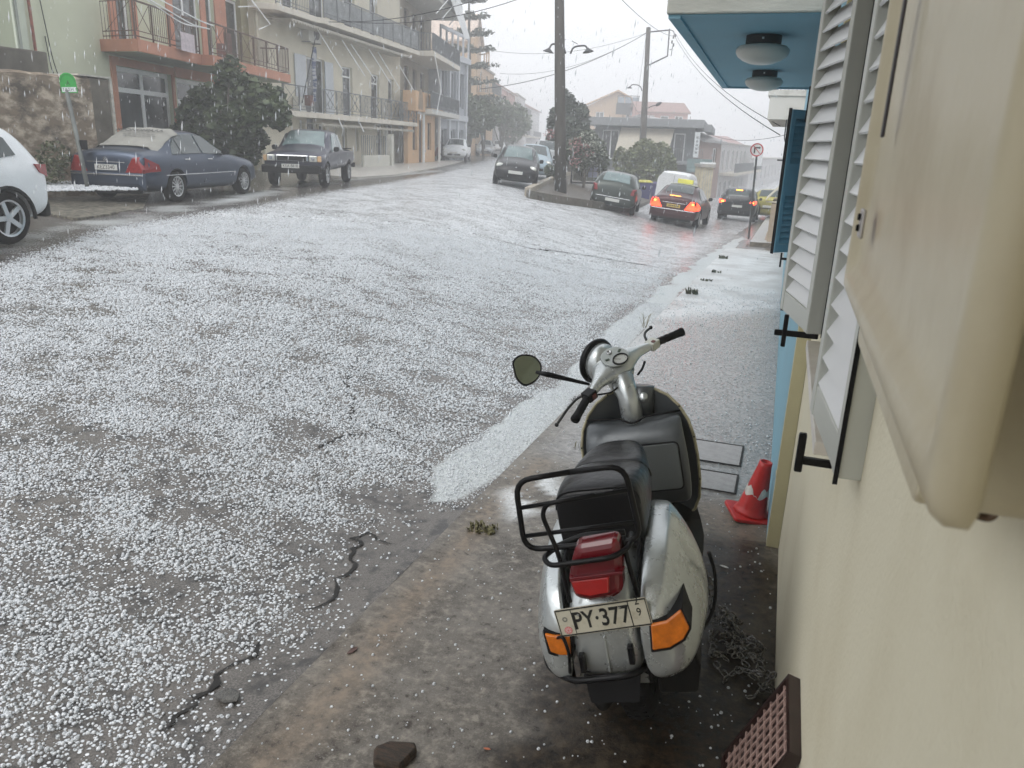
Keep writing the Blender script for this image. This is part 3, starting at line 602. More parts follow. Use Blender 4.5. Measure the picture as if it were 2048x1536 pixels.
chain_path([heap[2], heap[6], heap[4], heap[9], heap[7], heap[12], heap[10], heap[15], heap[13], heap[19]], zc)
chain_path([Vector((-.05, 2.78, zc + .004)), Vector((-.03, 2.6, zc + .004)), Vector((.02, 2.52, zc + .004)), Vector((.06, 2.6, zc + .004)), heap[16]], zc)
tag(ch.build('steel_chain', mat('dark wet chain steel', (.13, .125, .115), .25, metal=.8, var=.4, scale=60), smooth=True), 'heap of dark wet steel chain on the ground between scooter and cream wall', 'chain')
tp_ = GP(808, 1500)
wd = MB(); wd.loft([[Vector((tp_.x + a * .001 * s_, tp_.y + b * .001 * s_ - .02, zpav(tp_.y) + z)) for a, b in ((-75, -30), (-45, 5), (-5, 18), (35, 30), (48, 10), (40, -35), (30, -70), (-50, -80))] for z, s_ in ((0, 1.0), (.02, 1.03), (.035, .92))])
tag(wd.build('broken_timber', mat('dark rotten wood', (.012, .008, .005), .7, scale=25, col2=(.07, .042, .024), bump=.8, bscale=60, stretch=(1, 6, 1)), bevel=.004), 'chunk of dark broken timber at the bottom edge of the pavement', 'timber')
# tarmac lumps broken from the road edge
def lump(p, s, m, name, label, cat, group=None, seed=0):
    rd = random.Random(seed); bm = bmesh.new(); bmesh.ops.create_icosphere(bm, subdivisions=2, radius=1)
    for v in bm.verts: k = 1 + rd.uniform(-.18, .18); v.co = Vector((v.co.x * s[0] * k, v.co.y * s[1] * k, max(-.2, v.co.z) * s[2] * k))
    me = bpy.data.meshes.new(name); bm.to_mesh(me); bm.free(); me.materials.append(m); o = bpy.data.objects.new(name, me); COL.objects.link(o); o.location = p; return tag(o, label, cat, group)
aspm = mat('tarmac lump', (.10, .097, .09), .5, var=.4, scale=60, bump=.8, bscale=150)
p = G(455, 1392); lump(p, (.045, .035, .014), aspm, 'tarmac_lump', 'loose lump of broken tarmac below the road crack', 'tarmac lump', seed=3)
# manhole frames in the wet pavement
for k, (a, b, c, d, lb) in enumerate(((1400, 905, 1482, 935, 'larger pavement cover with a dark frame, under water beside the scooter'), (1400, 965, 1472, 990, 'smaller pavement cover with a dark frame, under water nearer the cone'))):
    p0 = GP(a, b); p1 = GP(c, d); x1 = p1.x; x0_ = x1 - .40; y0 = p1.y; y1 = y0 + .42 - .1 * k
    e = empty('pavement_cover', (x0_, y0, zpav(y0) + .006), 0, lb, 'cover', 'covers set in the pavement'); e.rotation_euler = (-.035, 0, 0)
    w = x1 - x0_; h = y1 - y0; q = MB(); q.box(0, w, 0, .008, 0, .004); q.box(0, w, h - .010, h, 0, .004); q.box(w - .012, w, .01, h - .01, 0, .004); q.build('frame', crk, e)
    q = MB(); q.box(.004, w - .014, .012, h - .014, -.004, .002); q.build('lid', mat('wet cover cement', (.16, .155, .145), .15, var=.3, scale=12), e)
grn = mat('weed leaves', (.07, .08, .05), .6, var=.5, scale=30)
def tuft(p, n, h, sp, name, label, cat, group, m=grn, wdt=.006):
    t = MB()
    for i in range(n):
        a = random.uniform(0, 2 * math.pi); l_ = h * random.uniform(.5, 1); ln = random.uniform(.1, .9); b = Vector((random.uniform(-sp, sp), random.uniform(-sp, sp) * .7, 0)); d = Vector((math.cos(a), math.sin(a), 0)); s = Vector((-d.y, d.x, 0)) * wdt
        m_ = b + d * l_ * ln * .4 + Vector((0, 0, l_ * .6)); tt = b + d * l_ * ln + Vector((0, 0, l_ * (1 - ln * .4)))
        t.add([b - s, b + s, m_ + s, tt, m_ - s], [(0, 1, 2, 3, 4)])
    o = t.build(name, m); o.location = p; return tag(o, label, cat, group)
for k, (px, py, n, h, lb) in enumerate(((1447, 517, 60, .10, 'flat weed clump on the kerb, farthest and widest of the four'), (1434, 545, 30, .07, 'small weed on the kerb second from the traffic sign'), (1412, 562, 24, .07, 'tiny pair of weeds on the kerb edge in the white slush'), (1384, 588, 46, .13, 'bushy weed clump on the kerb where the slush begins'))):
    tuft(GP(px, py), n, h, .10, 'weed', lb, 'weed', 'weeds along the pavement edge', wdt=.012)
tuft(GP(1298, 648) + Vector((-.05, 0, -.05)), 9, .34, .05, 'dry_grass_tuft', 'thin dry grass stalks rising from the slushy gutter', 'grass tuft', None, mat('dry stalk', (.18, .16, .09), .7), .004)
tuft(GP(965, 1060), 90, .035, .07, 'moss_tuft', 'low moss and weed patch on the kerb left of the luggage rack', 'moss', None, mat('dull moss', (.12, .11, .05), .8, var=.5, scale=50), .006)
tuft(GP(1160, 895), 16, .05, .04, 'moss_tuft', 'small green tuft on the pavement just left of the scooter saddle', 'moss', None, mat('dull moss', (.12, .11, .05), .8), .004)
# ================================================================== THE SCOOTER
silver = mat('weathered silver paint', (0.50, 0.53, 0.53), .27, metal=.65, var=.14, scale=9, coat=.3, bump=.05, bscale=120)
slate = mat('dull slate paint', (0.085, 0.094, 0.10), .33, metal=.4, var=.15, scale=4, coat=.12)
seatm = mat('wet black vinyl', (0.006, 0.006, 0.007), .30, var=.4, scale=7, bump=.3, bscale=30, coat=.06, spec=.22)
tyrem = mat('tyre rubber', (0.011, 0.010, 0.010), .8, spec=.12, var=.4, scale=40, bump=.4, bscale=60)
oily = mat('oily dark engine metal', (0.012, 0.011, 0.010), .55, metal=.1, spec=.15, var=.5, scale=12)
trimm = mat('aged cream edging', (0.33, 0.30, 0.19), .5, var=.3, scale=20)
chrom = mat('satin metal', (0.45, 0.46, 0.46), .28, metal=.8, var=.1)
sc = empty('scooter', (0, 0, 0), 0, 'old silver motor scooter with black luggage rack leaning on its stand on the pavement', 'scooter')
SM = Matrix.Translation((-.25, 2.262, zpav(2.262))) @ Matrix.Rotation(R(6.2), 4, 'Z') @ Matrix.Rotation(R(-13.3), 4, 'Y') @ Matrix.Rotation(R(-2.0), 4, 'X')
sc.matrix_world = SM; SI = SM.inverted()
def onS(px, py, yl, Mi=None):
    Mi = Mi or SI; o = Mi @ CP; d = (Mi.to_3x3()) @ ray(px, py); t = (yl - o.y) / d.y; return o + d * t
def sect(y, w, z0, z1, n=16, p=2.6, x0=0.0):
    out = []
    for k in range(n):
        a = 2 * math.pi * (k + .5) / n; c, s = math.cos(a), math.sin(a)
        out.append(Vector((x0 + w * math.copysign(abs(c) ** (2 / p), c), y, (z0 + z1) / 2 + (z1 - z0) / 2 * math.copysign(abs(s) ** (2 / p), s))))
    return out
b = MB(); b.loft([sect(-.372, .085, .395, .56, p=4), sect(-.362, .098, .365, .60, p=4), sect(-.30, .105, .33, .66, p=4), sect(-.18, .11, .30, .68, p=4), sect(.0, .115, .32, .68, p=4), sect(.2, .11, .34, .70, p=4), sect(.36, .10, .30, .72, p=3.5), sect(.45, .09, .27, .70, p=3), sect(.50, .08, .26, .62, p=3)])
bdy = b.build('body', silver, sc, smooth=True, sub=1)
b = MB(); b.box(-.0035, .0035, -.3765, -.37, .385, .50); b.build('seam_rib', silver, bdy, bevel=.002)
b = MB()
b.add([(-.105, -.335, .345), (.105, -.335, .345), (.09, -.36, .375), (-.09, -.36, .375), (-.10, -.32, .31), (.10, -.32, .31)], [(0, 1, 2, 3), (4, 5, 1, 0)]); b.build('rear_lip', silver, bdy)
def cowl(sx, name):
    c = MB(); rg = []; kb_ = 1.0 if sx > 0 else .72
    for y, bb, z0, z1, xi in ((-.378, .06, .385, .51, .10), (-.372, .110, .355, .56, .105), (-.32, .145, .335, .635, .11), (-.22, .158, .325, .675, .115), (-.10, .172, .315, .700, .118), (.03, .172, .310, .708, .118), (.14, .155, .315, .698, .116), (.23, .120, .31, .655, .114), (.29, .075, .36, .59, .112), (.305, .04, .40, .54, .11)):
        h = z1 - z0; rg.append([Vector((sx * (xi + q * bb * kb_), y, z0 + r_ * h)) for q, r_ in ((0, 0), (.45, -.01), (.82, .07), (.98, .25), (1.0, .44), (.88, .66), (.66, .87), (.50, .968), (.44, .985), (.10, 1.0), (0, .985))])
    c.loft(rg); o = c.build(name, silver, sc, smooth=True, sub=2)
    g = MB(); g.tube([Vector((sx * .112, y, z)) for y, z in ((-.36, .34), (-.36, .55), (-.30, .63), (-.2, .675), (-.08, .70), (.05, .712), (.16, .70), (.25, .66))], .006, 6); g.build('edge_rubber', rub, o, smooth=True); return o
cowl(1, 'engine_cowl'); cowl(-1, 'spare_wheel_cowl')
b = MB(); b.loft([sect(-.150, .122, .668, .83, p=6), sect(-.145, .130, .655, .85, p=6), sect(-.125, .136, .650, .866, p=5), sect(-.04, .143, .655, .872, p=4), sect(.06, .146, .665, .862, p=3.6), sect(.155, .142, .68, .842, p=3.2), sect(.165, .138, .685, .836, p=3.2), sect(.175, .142, .685, .842, p=3.2), sect(.30, .126, .70, .835, p=3), sect(.40, .108, .70, .828, p=3), sect(.47, .09, .71, .812, p=2.8), sect(.505, .064, .72, .79, p=2.5)])
seat = b.build('seat', seatm, sc, smooth=True, sub=2)
b = MB(); b.tube([(v.x, v.y, v.z) for v in sect(.165, .137, .66, .833, 28, p=3.2)][0:14], .007, 6); b.build('seat_strap', seatm, seat, smooth=True)
b = MB(); b.tube([(v.x, v.y, v.z) for v in sect(-.138, .130, .655, .856, 28, p=5)][0:14], .004, 6); b.build('piping', seatm, seat, smooth=True)
b = MB(); b.box(-.03, .03, -.162, -.15, .66, .672); b.build('seat_catch', blk, seat, bevel=.002)
# floor, shield, glove box
FG = empty('front_shell', (.03, 0, .05)); FG.parent = sc
def shy(x, z): return .905 - .055 * (z - .3) - .09 * (x / .23) ** 2
SHW = [(.25, .150), (.30, .195), (.36, .222), (.45, .236), (.55, .240), (.64, .236), (.71, .222), (.77, .192), (.815, .150), (.842, .10), (.855, .05)]
b = MB(); rg = []
for z, w in SHW:
    rg.append([Vector((w * k / 8, shy(w * k / 8, z), z)) for k in range(-8, 9)])
nn = 17; vs = [p for q in rg for p in q] + [p + Vector((0, .012, 0)) for q in rg for p in q]; m_ = len(rg) * nn; fs = []
for i in range(len(rg) - 1):
    for j in range(nn - 1): a = i * nn + j; fs += [(a, a + nn, a + nn + 1, a + 1), (a + m_, a + 1 + m_, a + nn + 1 + m_, a + nn + m_)]
b.add(vs, fs); b.build('leg_shield', slate, FG, smooth=True)
edge = [Vector((s_ * w, shy(w, z) + .004, z)) for s_ in (-1,) for z, w in SHW] + [Vector((w, shy(w, z) + .004, z)) for z, w in reversed(SHW)]
b = MB(); b.tube(edge, .0062, 8); b.build('shield_edging', trimm, FG, smooth=True)
b = MB()
for p in (edge[5], edge[9], edge[-4], edge[-6], edge[-8], edge[11]): b.lathe([(0, 0), (.004, 0), (.003, .003), (0, .003)], 8, Matrix.Translation(p + Vector((0, -.0085, 0))) @ Matrix.Rotation(math.pi / 2, 4, 'X'))
b.build('edging_screw', blk, FG)
b = MB(); b.loft([[Vector((x * w, y, z)) for x, z in ((-1, z0), (-.5, z0 - .005), (.5, z0 - .005), (1, z0), (1.0, z0 + .02), (.5, z0 + .025), (-.5, z0 + .025), (-1.0, z0 + .02))] for y, w, z0 in ((.28, .13, .27), (.40, .19, .235), (.55, .22, .225), (.72, .225, .225), (.82, .215, .24), (.875, .20, .30))])
fb = b.build('floor_board', oily, FG, smooth=True)
b = MB()
for x in (-.15, -.09, .09, .15): b.box(x - .008, x + .008, .36, .80, .25, .262)
b.build('floor_runner', mat('worn rubber runner', (.03, .028, .025), .6, var=.4, scale=30), fb)
b = MB(); b.box(-.06, .06, .5, .56, .262, .285); b.build('brake_pedal', oily, fb, bevel=.004)
b = MB(); gx = .198
b.loft([[Vector((x * w, y + dy * (1 if abs(x) < .99 else 0), z)) for x, dy in ((-1, .0), (-.96, -.012), (-.5, -.014), (0, -.012), (.5, -.014), (.96, -.012), (1, .0))] + [Vector((w, .875 - .09 * (w / .23) ** 2, z)), Vector((-w, .875 - .09 * (w / .23) ** 2, z))] for z, w, y in ((.375, gx * .93, .76), (.385, gx * .97, .738), (.42, gx * 1.02, .715), (.50, gx * 1.05, .705), (.60, gx * 1.05, .70), (.66, gx * 1.03, .702), (.70, gx * 1.01, .72), (.735, gx * .99, .765), (.75, gx * .97, .81))])
gb = b.build('glove_box', slate, FG, smooth=True, sub=1)
b = MB(); pl_ = rpoly([(-.035, .46), (.172, .46), (.172, .655), (-.035, .655)], .022)
b.prism(pl_, lambda x, z: (x, .684, z), lambda x, z: (x, .693, z)); lid = b.build('glove_box_lid', mat('lid slate paint', (0.135, 0.147, 0.15), .36, metal=.3, var=.1, scale=3, coat=.2), FG, bevel=.003)
b = MB(); q = [Vector((x, .6885, z)) for x, z in rpoly([(-.039, .456), (.176, .456), (.176, .659), (-.039, .659)], .024)]; b.tube(q + [q[0]], .0028, 6, caps=False); b.build('lid_gap_seal', rub, lid)
b = MB(); b.tube(arc([(-.195, .80, .755), (-.10, .77, .757), (-.05, .765, .755), (-.035, .75, .75), (0, .745, .735), (.035, .75, .75), (.05, .765, .755), (.10, .77, .757), (.195, .80, .755)], .03), .0045, 6); b.build('top_seal', rub, FG, smooth=True)
b = MB(); b.tube([(0, .79, .70), (-.01, .82, .83), (-.03, .84, .93)], [.047, .044, .05], 20); col = b.build('steering_column', silver, FG, smooth=True)
b = MB(); b.tube([(.03, .86, .74), (.05, .868, .86)], [.05, .05], 12); b.build('column_cover', slate, FG, smooth=True)
b = MB(); b.lathe([(0, 0), (.019, 0), (.02, .012), (.012, .018), (0, .018)], 16, Matrix.Translation((.052, .822, .825)) @ Matrix.Rotation(R(80), 4, 'X')); b.build('steering_lock', silver, FG, smooth=True)
# headset: turned to the left about the raked steering axis
HS = empty('headset', (0, 0, 0)); HS.parent = sc
ST = 51
HL_ = Matrix.Translation((-.012, .86, 1.004)) @ Matrix.Rotation(R(22), 4, 'X') @ Matrix.Rotation(R(ST), 4, 'Z'); HS.matrix_local = HL_ if False else HL_
HW = SM @ HL_; HI = HW.inverted()
def esec(x, cy, cz, ry, rz, n=18): return [Vector((x, cy + ry * math.cos(2 * math.pi * k / n), cz + rz * math.sin(2 * math.pi * k / n))) for k in range(n)]
b = MB(); b.loft([esec(-.205, -.027, .0, .019, .019), esec(-.16, -.016, .002, .022, .021), esec(-.125, -.002, .004, .030, .025), esec(-.095, .008, .006, .048, .034), esec(-.07, .018, .004, .066, .043), esec(-.035, .024, .002, .082, .052), esec(0, .026, .0, .088, .056), esec(.035, .024, .002, .082, .052), esec(.07, .018, .004, .066, .043), esec(.095, .008, .006, .048, .034), esec(.125, -.002, .004, .030, .025), esec(.16, -.016, .002, .022, .021), esec(.205, -.027, .0, .019, .019)])
b.build('headset_shell', silver, HS, smooth=True, sub=1)
b = MB(); b.lathe([(.046, -.13), (.05, -.09), (.062, -.045), (.07, -.02)], 24, Matrix.Translation((0, .0, 0))); b.build('neck', silver, HS, smooth=True)
b = MB(); b.lathe([(.03, -.02), (.074, -.0), (.083, .03), (.084, .055)], 28, Matrix.Translation((0, .055, -.002)) @ Matrix.Rotation(-math.pi / 2, 4, 'X')); b.build('headlamp_nacelle', silver, HS, smooth=True)
b = MB(); b.lathe([(.083, 0), (.096, .004), (.1, .016), (.094, .028), (.083, .03)], 36, Matrix.Translation((0, .105, -.002)) @ Matrix.Rotation(-math.pi / 2, 4, 'X'), caps=False); b.build('headlamp_rim', blk, HS, smooth=True)
b = MB(); b.lathe([(0, .024), (.05, .022), (.083, .012)], 28, Matrix.Translation((0, .105, -.002)) @ Matrix.Rotation(-math.pi / 2, 4, 'X'), caps=False); b.build('headlamp_glass', gls, HS, smooth=True)
DM = Matrix.Translation((0, -.004, .0565)) @ Matrix.Rotation(R(14), 4, 'X')
b = MB(); b.prism([(.062 * math.cos(a) * (1 if abs(math.cos(a)) < .9 else .98), .056 * math.sin(a) + .004) for a in [k * math.pi / 14 for k in range(28)]], lambda x, y: DM @ Vector((x, y, -.008)), lambda x, y: DM @ Vector((x, y, .0015))); b.build('dash_panel', mat('dash silver', (.42, .45, .44), .35, metal=.3, var=.06), HS, bevel=.002)
b = MB(); b.lathe([(.032, .001), (.0375, .002), (.037, .009), (.032, .008)], 32, DM @ Matrix.Translation((0, -.026, 0)) @ Matrix.Diagonal((1, .78, 1, 1)), caps=False); b.build('speedometer_rim', blk, HS, smooth=True)
b = MB(); b.lathe([(0, .003), (.033, .003), (.033, .0)], 32, DM @ Matrix.Translation((0, -.026, 0)) @ Matrix.Diagonal((1, .78, 1, 1))); sp = b.build('speedometer_face', mat('dial face', (.45, .46, .43), .35), HS)
b = MB(); b.box(-.001, .022, -.0007, .0007, .0035, .0045, DM @ Matrix.Translation((0, -.026, 0)) @ Matrix.Rotation(R(130), 4, 'Z'))
for k in range(9):
    b.box(.024, .029, -.0006, .0006, .0033, .0038, DM @ Matrix.Translation((0, -.026, 0)) @ Matrix.Diagonal((1, .78, 1, 1)) @ Matrix.Rotation(R(-30 + k * 30), 4, 'Z'))
b.build('dial_needle', blk, sp)
b = MB(); b.lathe([(0, 0), (.0115, 0), (.012, .006), (.008, .0075), (.007, .005), (0, .005)], 20, DM @ Matrix.Translation((.0, .036, .001))); b.build('ignition_lock', chrom, HS, smooth=True)
for s_ in (-1, 1):
    b = MB(); b.box(-.009, .009, -.005, .005, .0, .003, DM @ Matrix.Translation((s_ * .038, .012, .001)) @ Matrix.Rotation(R(20 * s_), 4, 'Z')); b.build('warning_lamp', mat('dull green lens', (.05, .07, .05), .3), HS)
for s_ in (-1, 1):
    # switch block, grip, lever on each side
    b = MB(); b.box(s_ * .178, s_ * .228, -.050, -.002, -.018, .020); b.build('switch_block', alug if s_ > 0 else blk, HS, bevel=.005)
    b = MB(); b.box(s_ * .192, s_ * .206, -.045, -.03, .0205, .024) if s_ > 0 else b.box(s_ * .21, s_ * .19, -.054, -.05, -.01, .012); b.build('switch_button', mat('dark red switch', (.10, .02, .015), .4), HS)
    b = MB(); gr = [.0165, .0175, .0162, .0172, .0162, .0172, .0162, .0172, .0162, .0172, .0175, .0195, .0185]
    b.tube([Vector((s_ * (.222 + .125 * k / 12), -.030 - .048 * k / 12, -.001 - .004 * k / 12)) for k in range(13)], gr, 18); b.build('grip', rub, HS, smooth=True)
    b = MB(); pv = [(s_ * .20, .00, .012), (s_ * .225, .035, .016), (s_ * .25, .05, .016), (s_ * .29, .052, .014)] if s_ > 0 else [(s_ * .19, .00, -.01), (s_ * .22, .03, -.02), (s_ * .28, .03, -.03), (s_ * .375, .01, -.045)]
    b.tube(arc(pv, .03), .0055, 8); b.lathe([(0, -.009), (.007, -.006), (.009, 0), (.007, .006), (0, .009)], 10, Matrix.Translation(pv[-1])); b.build('brake_lever' if s_ > 0 else 'clutch_lever', mat('black lever', (.02, .02, .02), .35, metal=.3), HS, smooth=True)
b = MB(); b.tube(arc([(-.03, -.06, -.03), (-.10, -.05, -.045), (-.15, -.03, -.03), (-.175, -.015, -.02)], .02), .004, 6); b.tube(arc([(.05, -.06, -.05), (.09, -.055, -.045), (.12, -.045, -.03)], .02), .005, 6); b.build('control_cable', rub, HS, smooth=True)
# mirror on a black stalk to the left
mc = HI @ dep(1055, 741, (HW @ Vector((-.17, -.02, .03)) - CP).dot(fw) + .02)
m0 = HI @ dep(1168, 766, (HW @ Vector((-.15, 0, 0)) - CP).dot(fw) + .02)
m1_ = HI @ dep(1096, 749, (HW @ Vector((-.17, -.02, .03)) - CP).dot(fw) + .015)
b = MB(); b.tube([m0 + (m0 - m1_) * .15, m0, m0 * .55 + m1_ * .45, m1_, mc * .6 + m1_ * .4], [.006, .007, .009, .012, .007], 10); mr = b.build('mirror_stalk', blk, HS, smooth=True)
view = (HI.to_3x3() @ (CP - HW @ mc)).normalized()
MZ = (view + Vector((.25, .1, .1))).normalized(); MX = (HI.to_3x3() @ cr); MX = (MX - MZ * MX.dot(MZ)).normalized(); MY = MZ.cross(MX)
def mf(a, b_, h): return mc + MX * a + MY * b_ + MZ * h
mp_ = rpoly([(-.066, .040), (-.048, -.040), (-.012, -.072), (.046, -.040), (.064, .022), (.030, .066), (-.030, .070)], .034)
b = MB(); b.loft([[mf(x * .75, y * .75, -.022) for x, y in mp_], [mf(x, y, -.006) for x, y in mp_], [mf(x, y, .003) for x, y in mp_], [mf(x * .9, y * .9, .003) for x, y in mp_]]); mh = b.build('mirror_housing', blk, HS, smooth=False, auto=40)
b = MB(); b.prism([(x * .89, y * .89) for x, y in mp_], lambda x, y: mf(x, y, .0032), lambda x, y: mf(x, y, .0042)); b.build('mirror_glass', mat('mirror glass', (.55, .66, .62), .03, metal=1, var=.02), mh)
# tail: lamp, plate, indicators
def P_(px, py, y=-.385): return onS(px, py, y)
tl = [(1152, 1092), (1235, 1078), (1243, 1120), (1246, 1185), (1228, 1196), (1180, 1204), (1150, 1198), (1137, 1160), (1143, 1120)]
def block(name, pts, y0, y1, m, sh=.88, par=sc, bev=.004, yc=None):
    P = [P_(a, b_, y1) for a, b_ in pts]; c = sum(P, Vector()) / len(P)
    mb = MB(); n = len(P); B = [Vector((c.x + (p.x - c.x) * 1.03, y0, c.z + (p.z - c.z) * 1.03)) for p in P]
    F = [Vector((c.x + (p.x - c.x) * sh, y1 - .0, c.z + (p.z - c.z) * sh)) for p in P]; Mi = [Vector((p.x, y1 + (y0 - y1) * .18, p.z)) for p in P]
    mb.loft([B, Mi, F]); return mb.build(name, m, par, bevel=bev)
redl = mat('dark red lens', (.13, .003, .008), .2, var=.2, scale=8, coat=.3); redb = mat('bright red lens', (.36, .008, .008), .15, var=.15, scale=20, coat=.8); amb = mat('amber lens', (.62, .16, .008), .15, var=.25, scale=30, coat=.6)
tlb = block('tail_light', tl, -.355, -.418, redl, .90, bev=.014)
block('reflector_lens', [(1141, 1163), (1218, 1154), (1218, 1186), (1180, 1193), (1150, 1188)], -.40, -.432, redb, .95, tlb, .002)
block('lens_ridge', [(1139, 1157), (1246, 1143), (1246, 1149), (1139, 1164)], -.40, -.434, redl, .98, tlb, .001)
c4 = [P_(*q, -.385) for q in ((1108, 1224), (1290, 1191), (1306, 1253), (1122, 1272))]
pc = sum(c4, Vector()) / 4; px_ = ((c4[1] - c4[0]) + (c4[2] - c4[3])).normalized(); pzn = ((c4[0] - c4[3]) + (c4[1] - c4[2])); pzn = (pzn - px_ * pzn.dot(px_)).normalized(); pn = px_.cross(pzn); pn = pn if pn.y < 0 else -pn
pw = ((c4[1] - c4[0]).length + (c4[2] - c4[3]).length) / 4; ph = ((c4[0] - c4[3]).length + (c4[1] - c4[2]).length) / 4
PMx = Matrix((px_, pzn, pn)).transposed().to_4x4(); PMx.translation = pc
b = MB(); b.prism(rpoly([(-pw, -ph), (pw, -ph), (pw, ph), (-pw, ph)], .006), lambda x, y: PMx @ Vector((x, y, -.002)), lambda x, y: PMx @ Vector((x, y, .0)))
pla = b.build('number_plate', mat('grubby plate cream', (.56, .53, .43), .5, scale=30, col2=(.44, .40, .30), thr=(.5, .7)), sc)
ink = mat('plate ink', (.012, .012, .012), .5)
b = MB(); e_ = .002
b.box(-pw + e_, pw - e_, ph - e_ - .004, ph - e_, .0003, .001, PMx); b.box(-pw + e_, pw - e_, -ph + e_, -ph + e_ + .004, .0003, .001, PMx)
b.box(-pw + e_, -pw + e_ + .0025, -ph + e_ + .0026, ph - e_ - .0026, .0003, .001, PMx); b.box(pw - e_ - .0025, pw - e_, -ph + e_ + .0026, ph - e_ - .0026, .0003, .001, PMx)
b.box(-pw * .64 - .001, -pw * .64 + .001, -ph + .005, ph - .005, .0003, .001, PMx); b.box(pw * .60 - .001, pw * .60 + .002, -ph + .005, ph - .005, .0003, .001, PMx); b.build('plate_border', ink, pla)
text_obj('plate_characters', 'PY\u00b7377', ph * 1.72, ink, pla, PMx @ Matrix.Translation((-pw * .03, -.001, .0005)), .0006, sx=.78, off=.0011)
text_obj('plate_class_digits', '2\n9', ph * .8, ink, pla, PMx @ Matrix.Translation((pw * .79, ph * .42, .0005)), .0006, sx=.8)
b = MB(); b.lathe([(0, .0004), (.0115, .0004), (.0115, .0012), (0, .0012)], 24, PMx @ Matrix.Translation((-pw * .80, -ph * .55, 0))); stk = b.build('round_sticker', mat('pink sticker', (.62, .20, .20), .5), pla)
b = MB()
for k in range(10): b.box(.003, .0095, -.0006, .0006, .0013, .0017, PMx @ Matrix.Translation((-pw * .80, -ph * .55, 0)) @ Matrix.Rotation(k * math.pi / 5, 4, 'Z'))
b.build('sticker_spokes', mat('sticker pale ink', (.7, .62, .6), .5), stk)
b = MB(); b.lathe([(.004, .0004), (.0075, .0004), (.0075, .0012), (.004, .0012)], 20, PMx @ Matrix.Translation((-pw * .81, ph * .25, 0)), caps=False); b.build('plate_stamp', mat('faded grey ink', (.2, .2, .18), .5), pla)
b = MB()
for x, y in ((-.5, .45), (.42, .55)): b.lathe([(0, .0004), (.004, .0004), (.003, .003), (0, .003)], 12, PMx @ Matrix.Translation((pw * x, ph * y, 0)))
b.build('plate_bolt', chrom, pla)
bl = [(1300, 1250), (1333, 1243), (1362, 1220), (1380, 1258), (1368, 1280), (1340, 1297), (1304, 1303)]
block('indicator', bl, -.20, -.392, amb, .96); block('indicator_seal', [(1297, 1247), (1334, 1239), (1364, 1215), (1384, 1258), (1371, 1283), (1342, 1301), (1302, 1307)], -.20, -.384, rub, .99)
bl2 = [(1088, 1268), (1110, 1272), (1140, 1272), (1142, 1312), (1120, 1312), (1100, 1305)]
block('indicator', bl2, -.20, -.385, amb, .96); block('indicator_seal', [(1084, 1262), (1146, 1268), (1146, 1316), (1118, 1316), (1096, 1309)], -.20, -.377, rub, .99)
# luggage rack, crash bars
def tub(name, pts, r_=.008, y=-.36, rad=.03, m=blk, par=sc, seg=10):
    P = [P_(p[0], p[1], p[2] if len(p) > 2 else y) for p in pts]; mb = MB(); mb.tube(arc(P, rad), r_, seg); return mb.build(name, m, par, smooth=True)
ry = -.36
fr = [(1140, 944), (1030, 962), (1050, 1100), (1283, 1080), (1248, 930), (1140, 944)]
rk = tub('luggage_rack', fr, .0085, ry, .05)
tub('rack_bar', [(1040, 1016), (1263, 979)], .0065, ry, par=rk); tub('rack_bar', [(1052, 1072), (1278, 1043)], .0065, ry, par=rk)
tub('rack_strut', [(1092, 1200, -.375), (1140, 1204, -.38), (1118, 1110, -.37), (1084, 1030, -.36), (1092, 1008, -.36), (1190, 990, -.36)][1:], .007, par=rk, rad=.04)
tub('rack_strut', [(1276, 1192, -.38), (1252, 1110, -.37), (1246, 1072, -.36)], .007, par=rk)
tub('rack_loop', [(1262, 1066, -.33), (1262, 1092, -.38), (1225, 1115, -.43), (1100, 1132, -.43), (1086, 1116, -.40), (1110, 1096, -.33), (1180, 1086, -.33)], .0075, rad=.025, par=rk)
tub('rack_plate', [(1110, 1096, -.32), (1165, 1072, -.30), (1250, 1066, -.30)], .011, par=rk)
cb = tub('crash_bar', [(1098, 1215, -.33), (1078, 1262, -.30), (1092, 1284, -.34), (1126, 1272, -.40), (1138, 1305, -.40), (1140, 1345, -.38)], .005, rad=.02)
tub('lower_bumper_bar', [(1088, 1278, -.25), (1094, 1330, -.28), (1118, 1350, -.35), (1150, 1362, -.395), (1180, 1360, -.40), (1268, 1350, -.40), (1290, 1335, -.33)], .0095, rad=.04)
tub('cable_loop', [(1418, 1105, -.05), (1432, 1150, -.0), (1430, 1220, -.0), (1395, 1275, -.1), (1340, 1305, -.2)], .006, rad=.06, m=rub)
for (a, c) in ((1165, 1320), (1262, 1303)):
    b = MB(); p = P_(a, c, -.385); b.box(p.x - .0085, p.x + .0085, -.40, -.375, p.z - .035, p.z + .022); b.build('bumper_clip', blk, sc, bevel=.004)
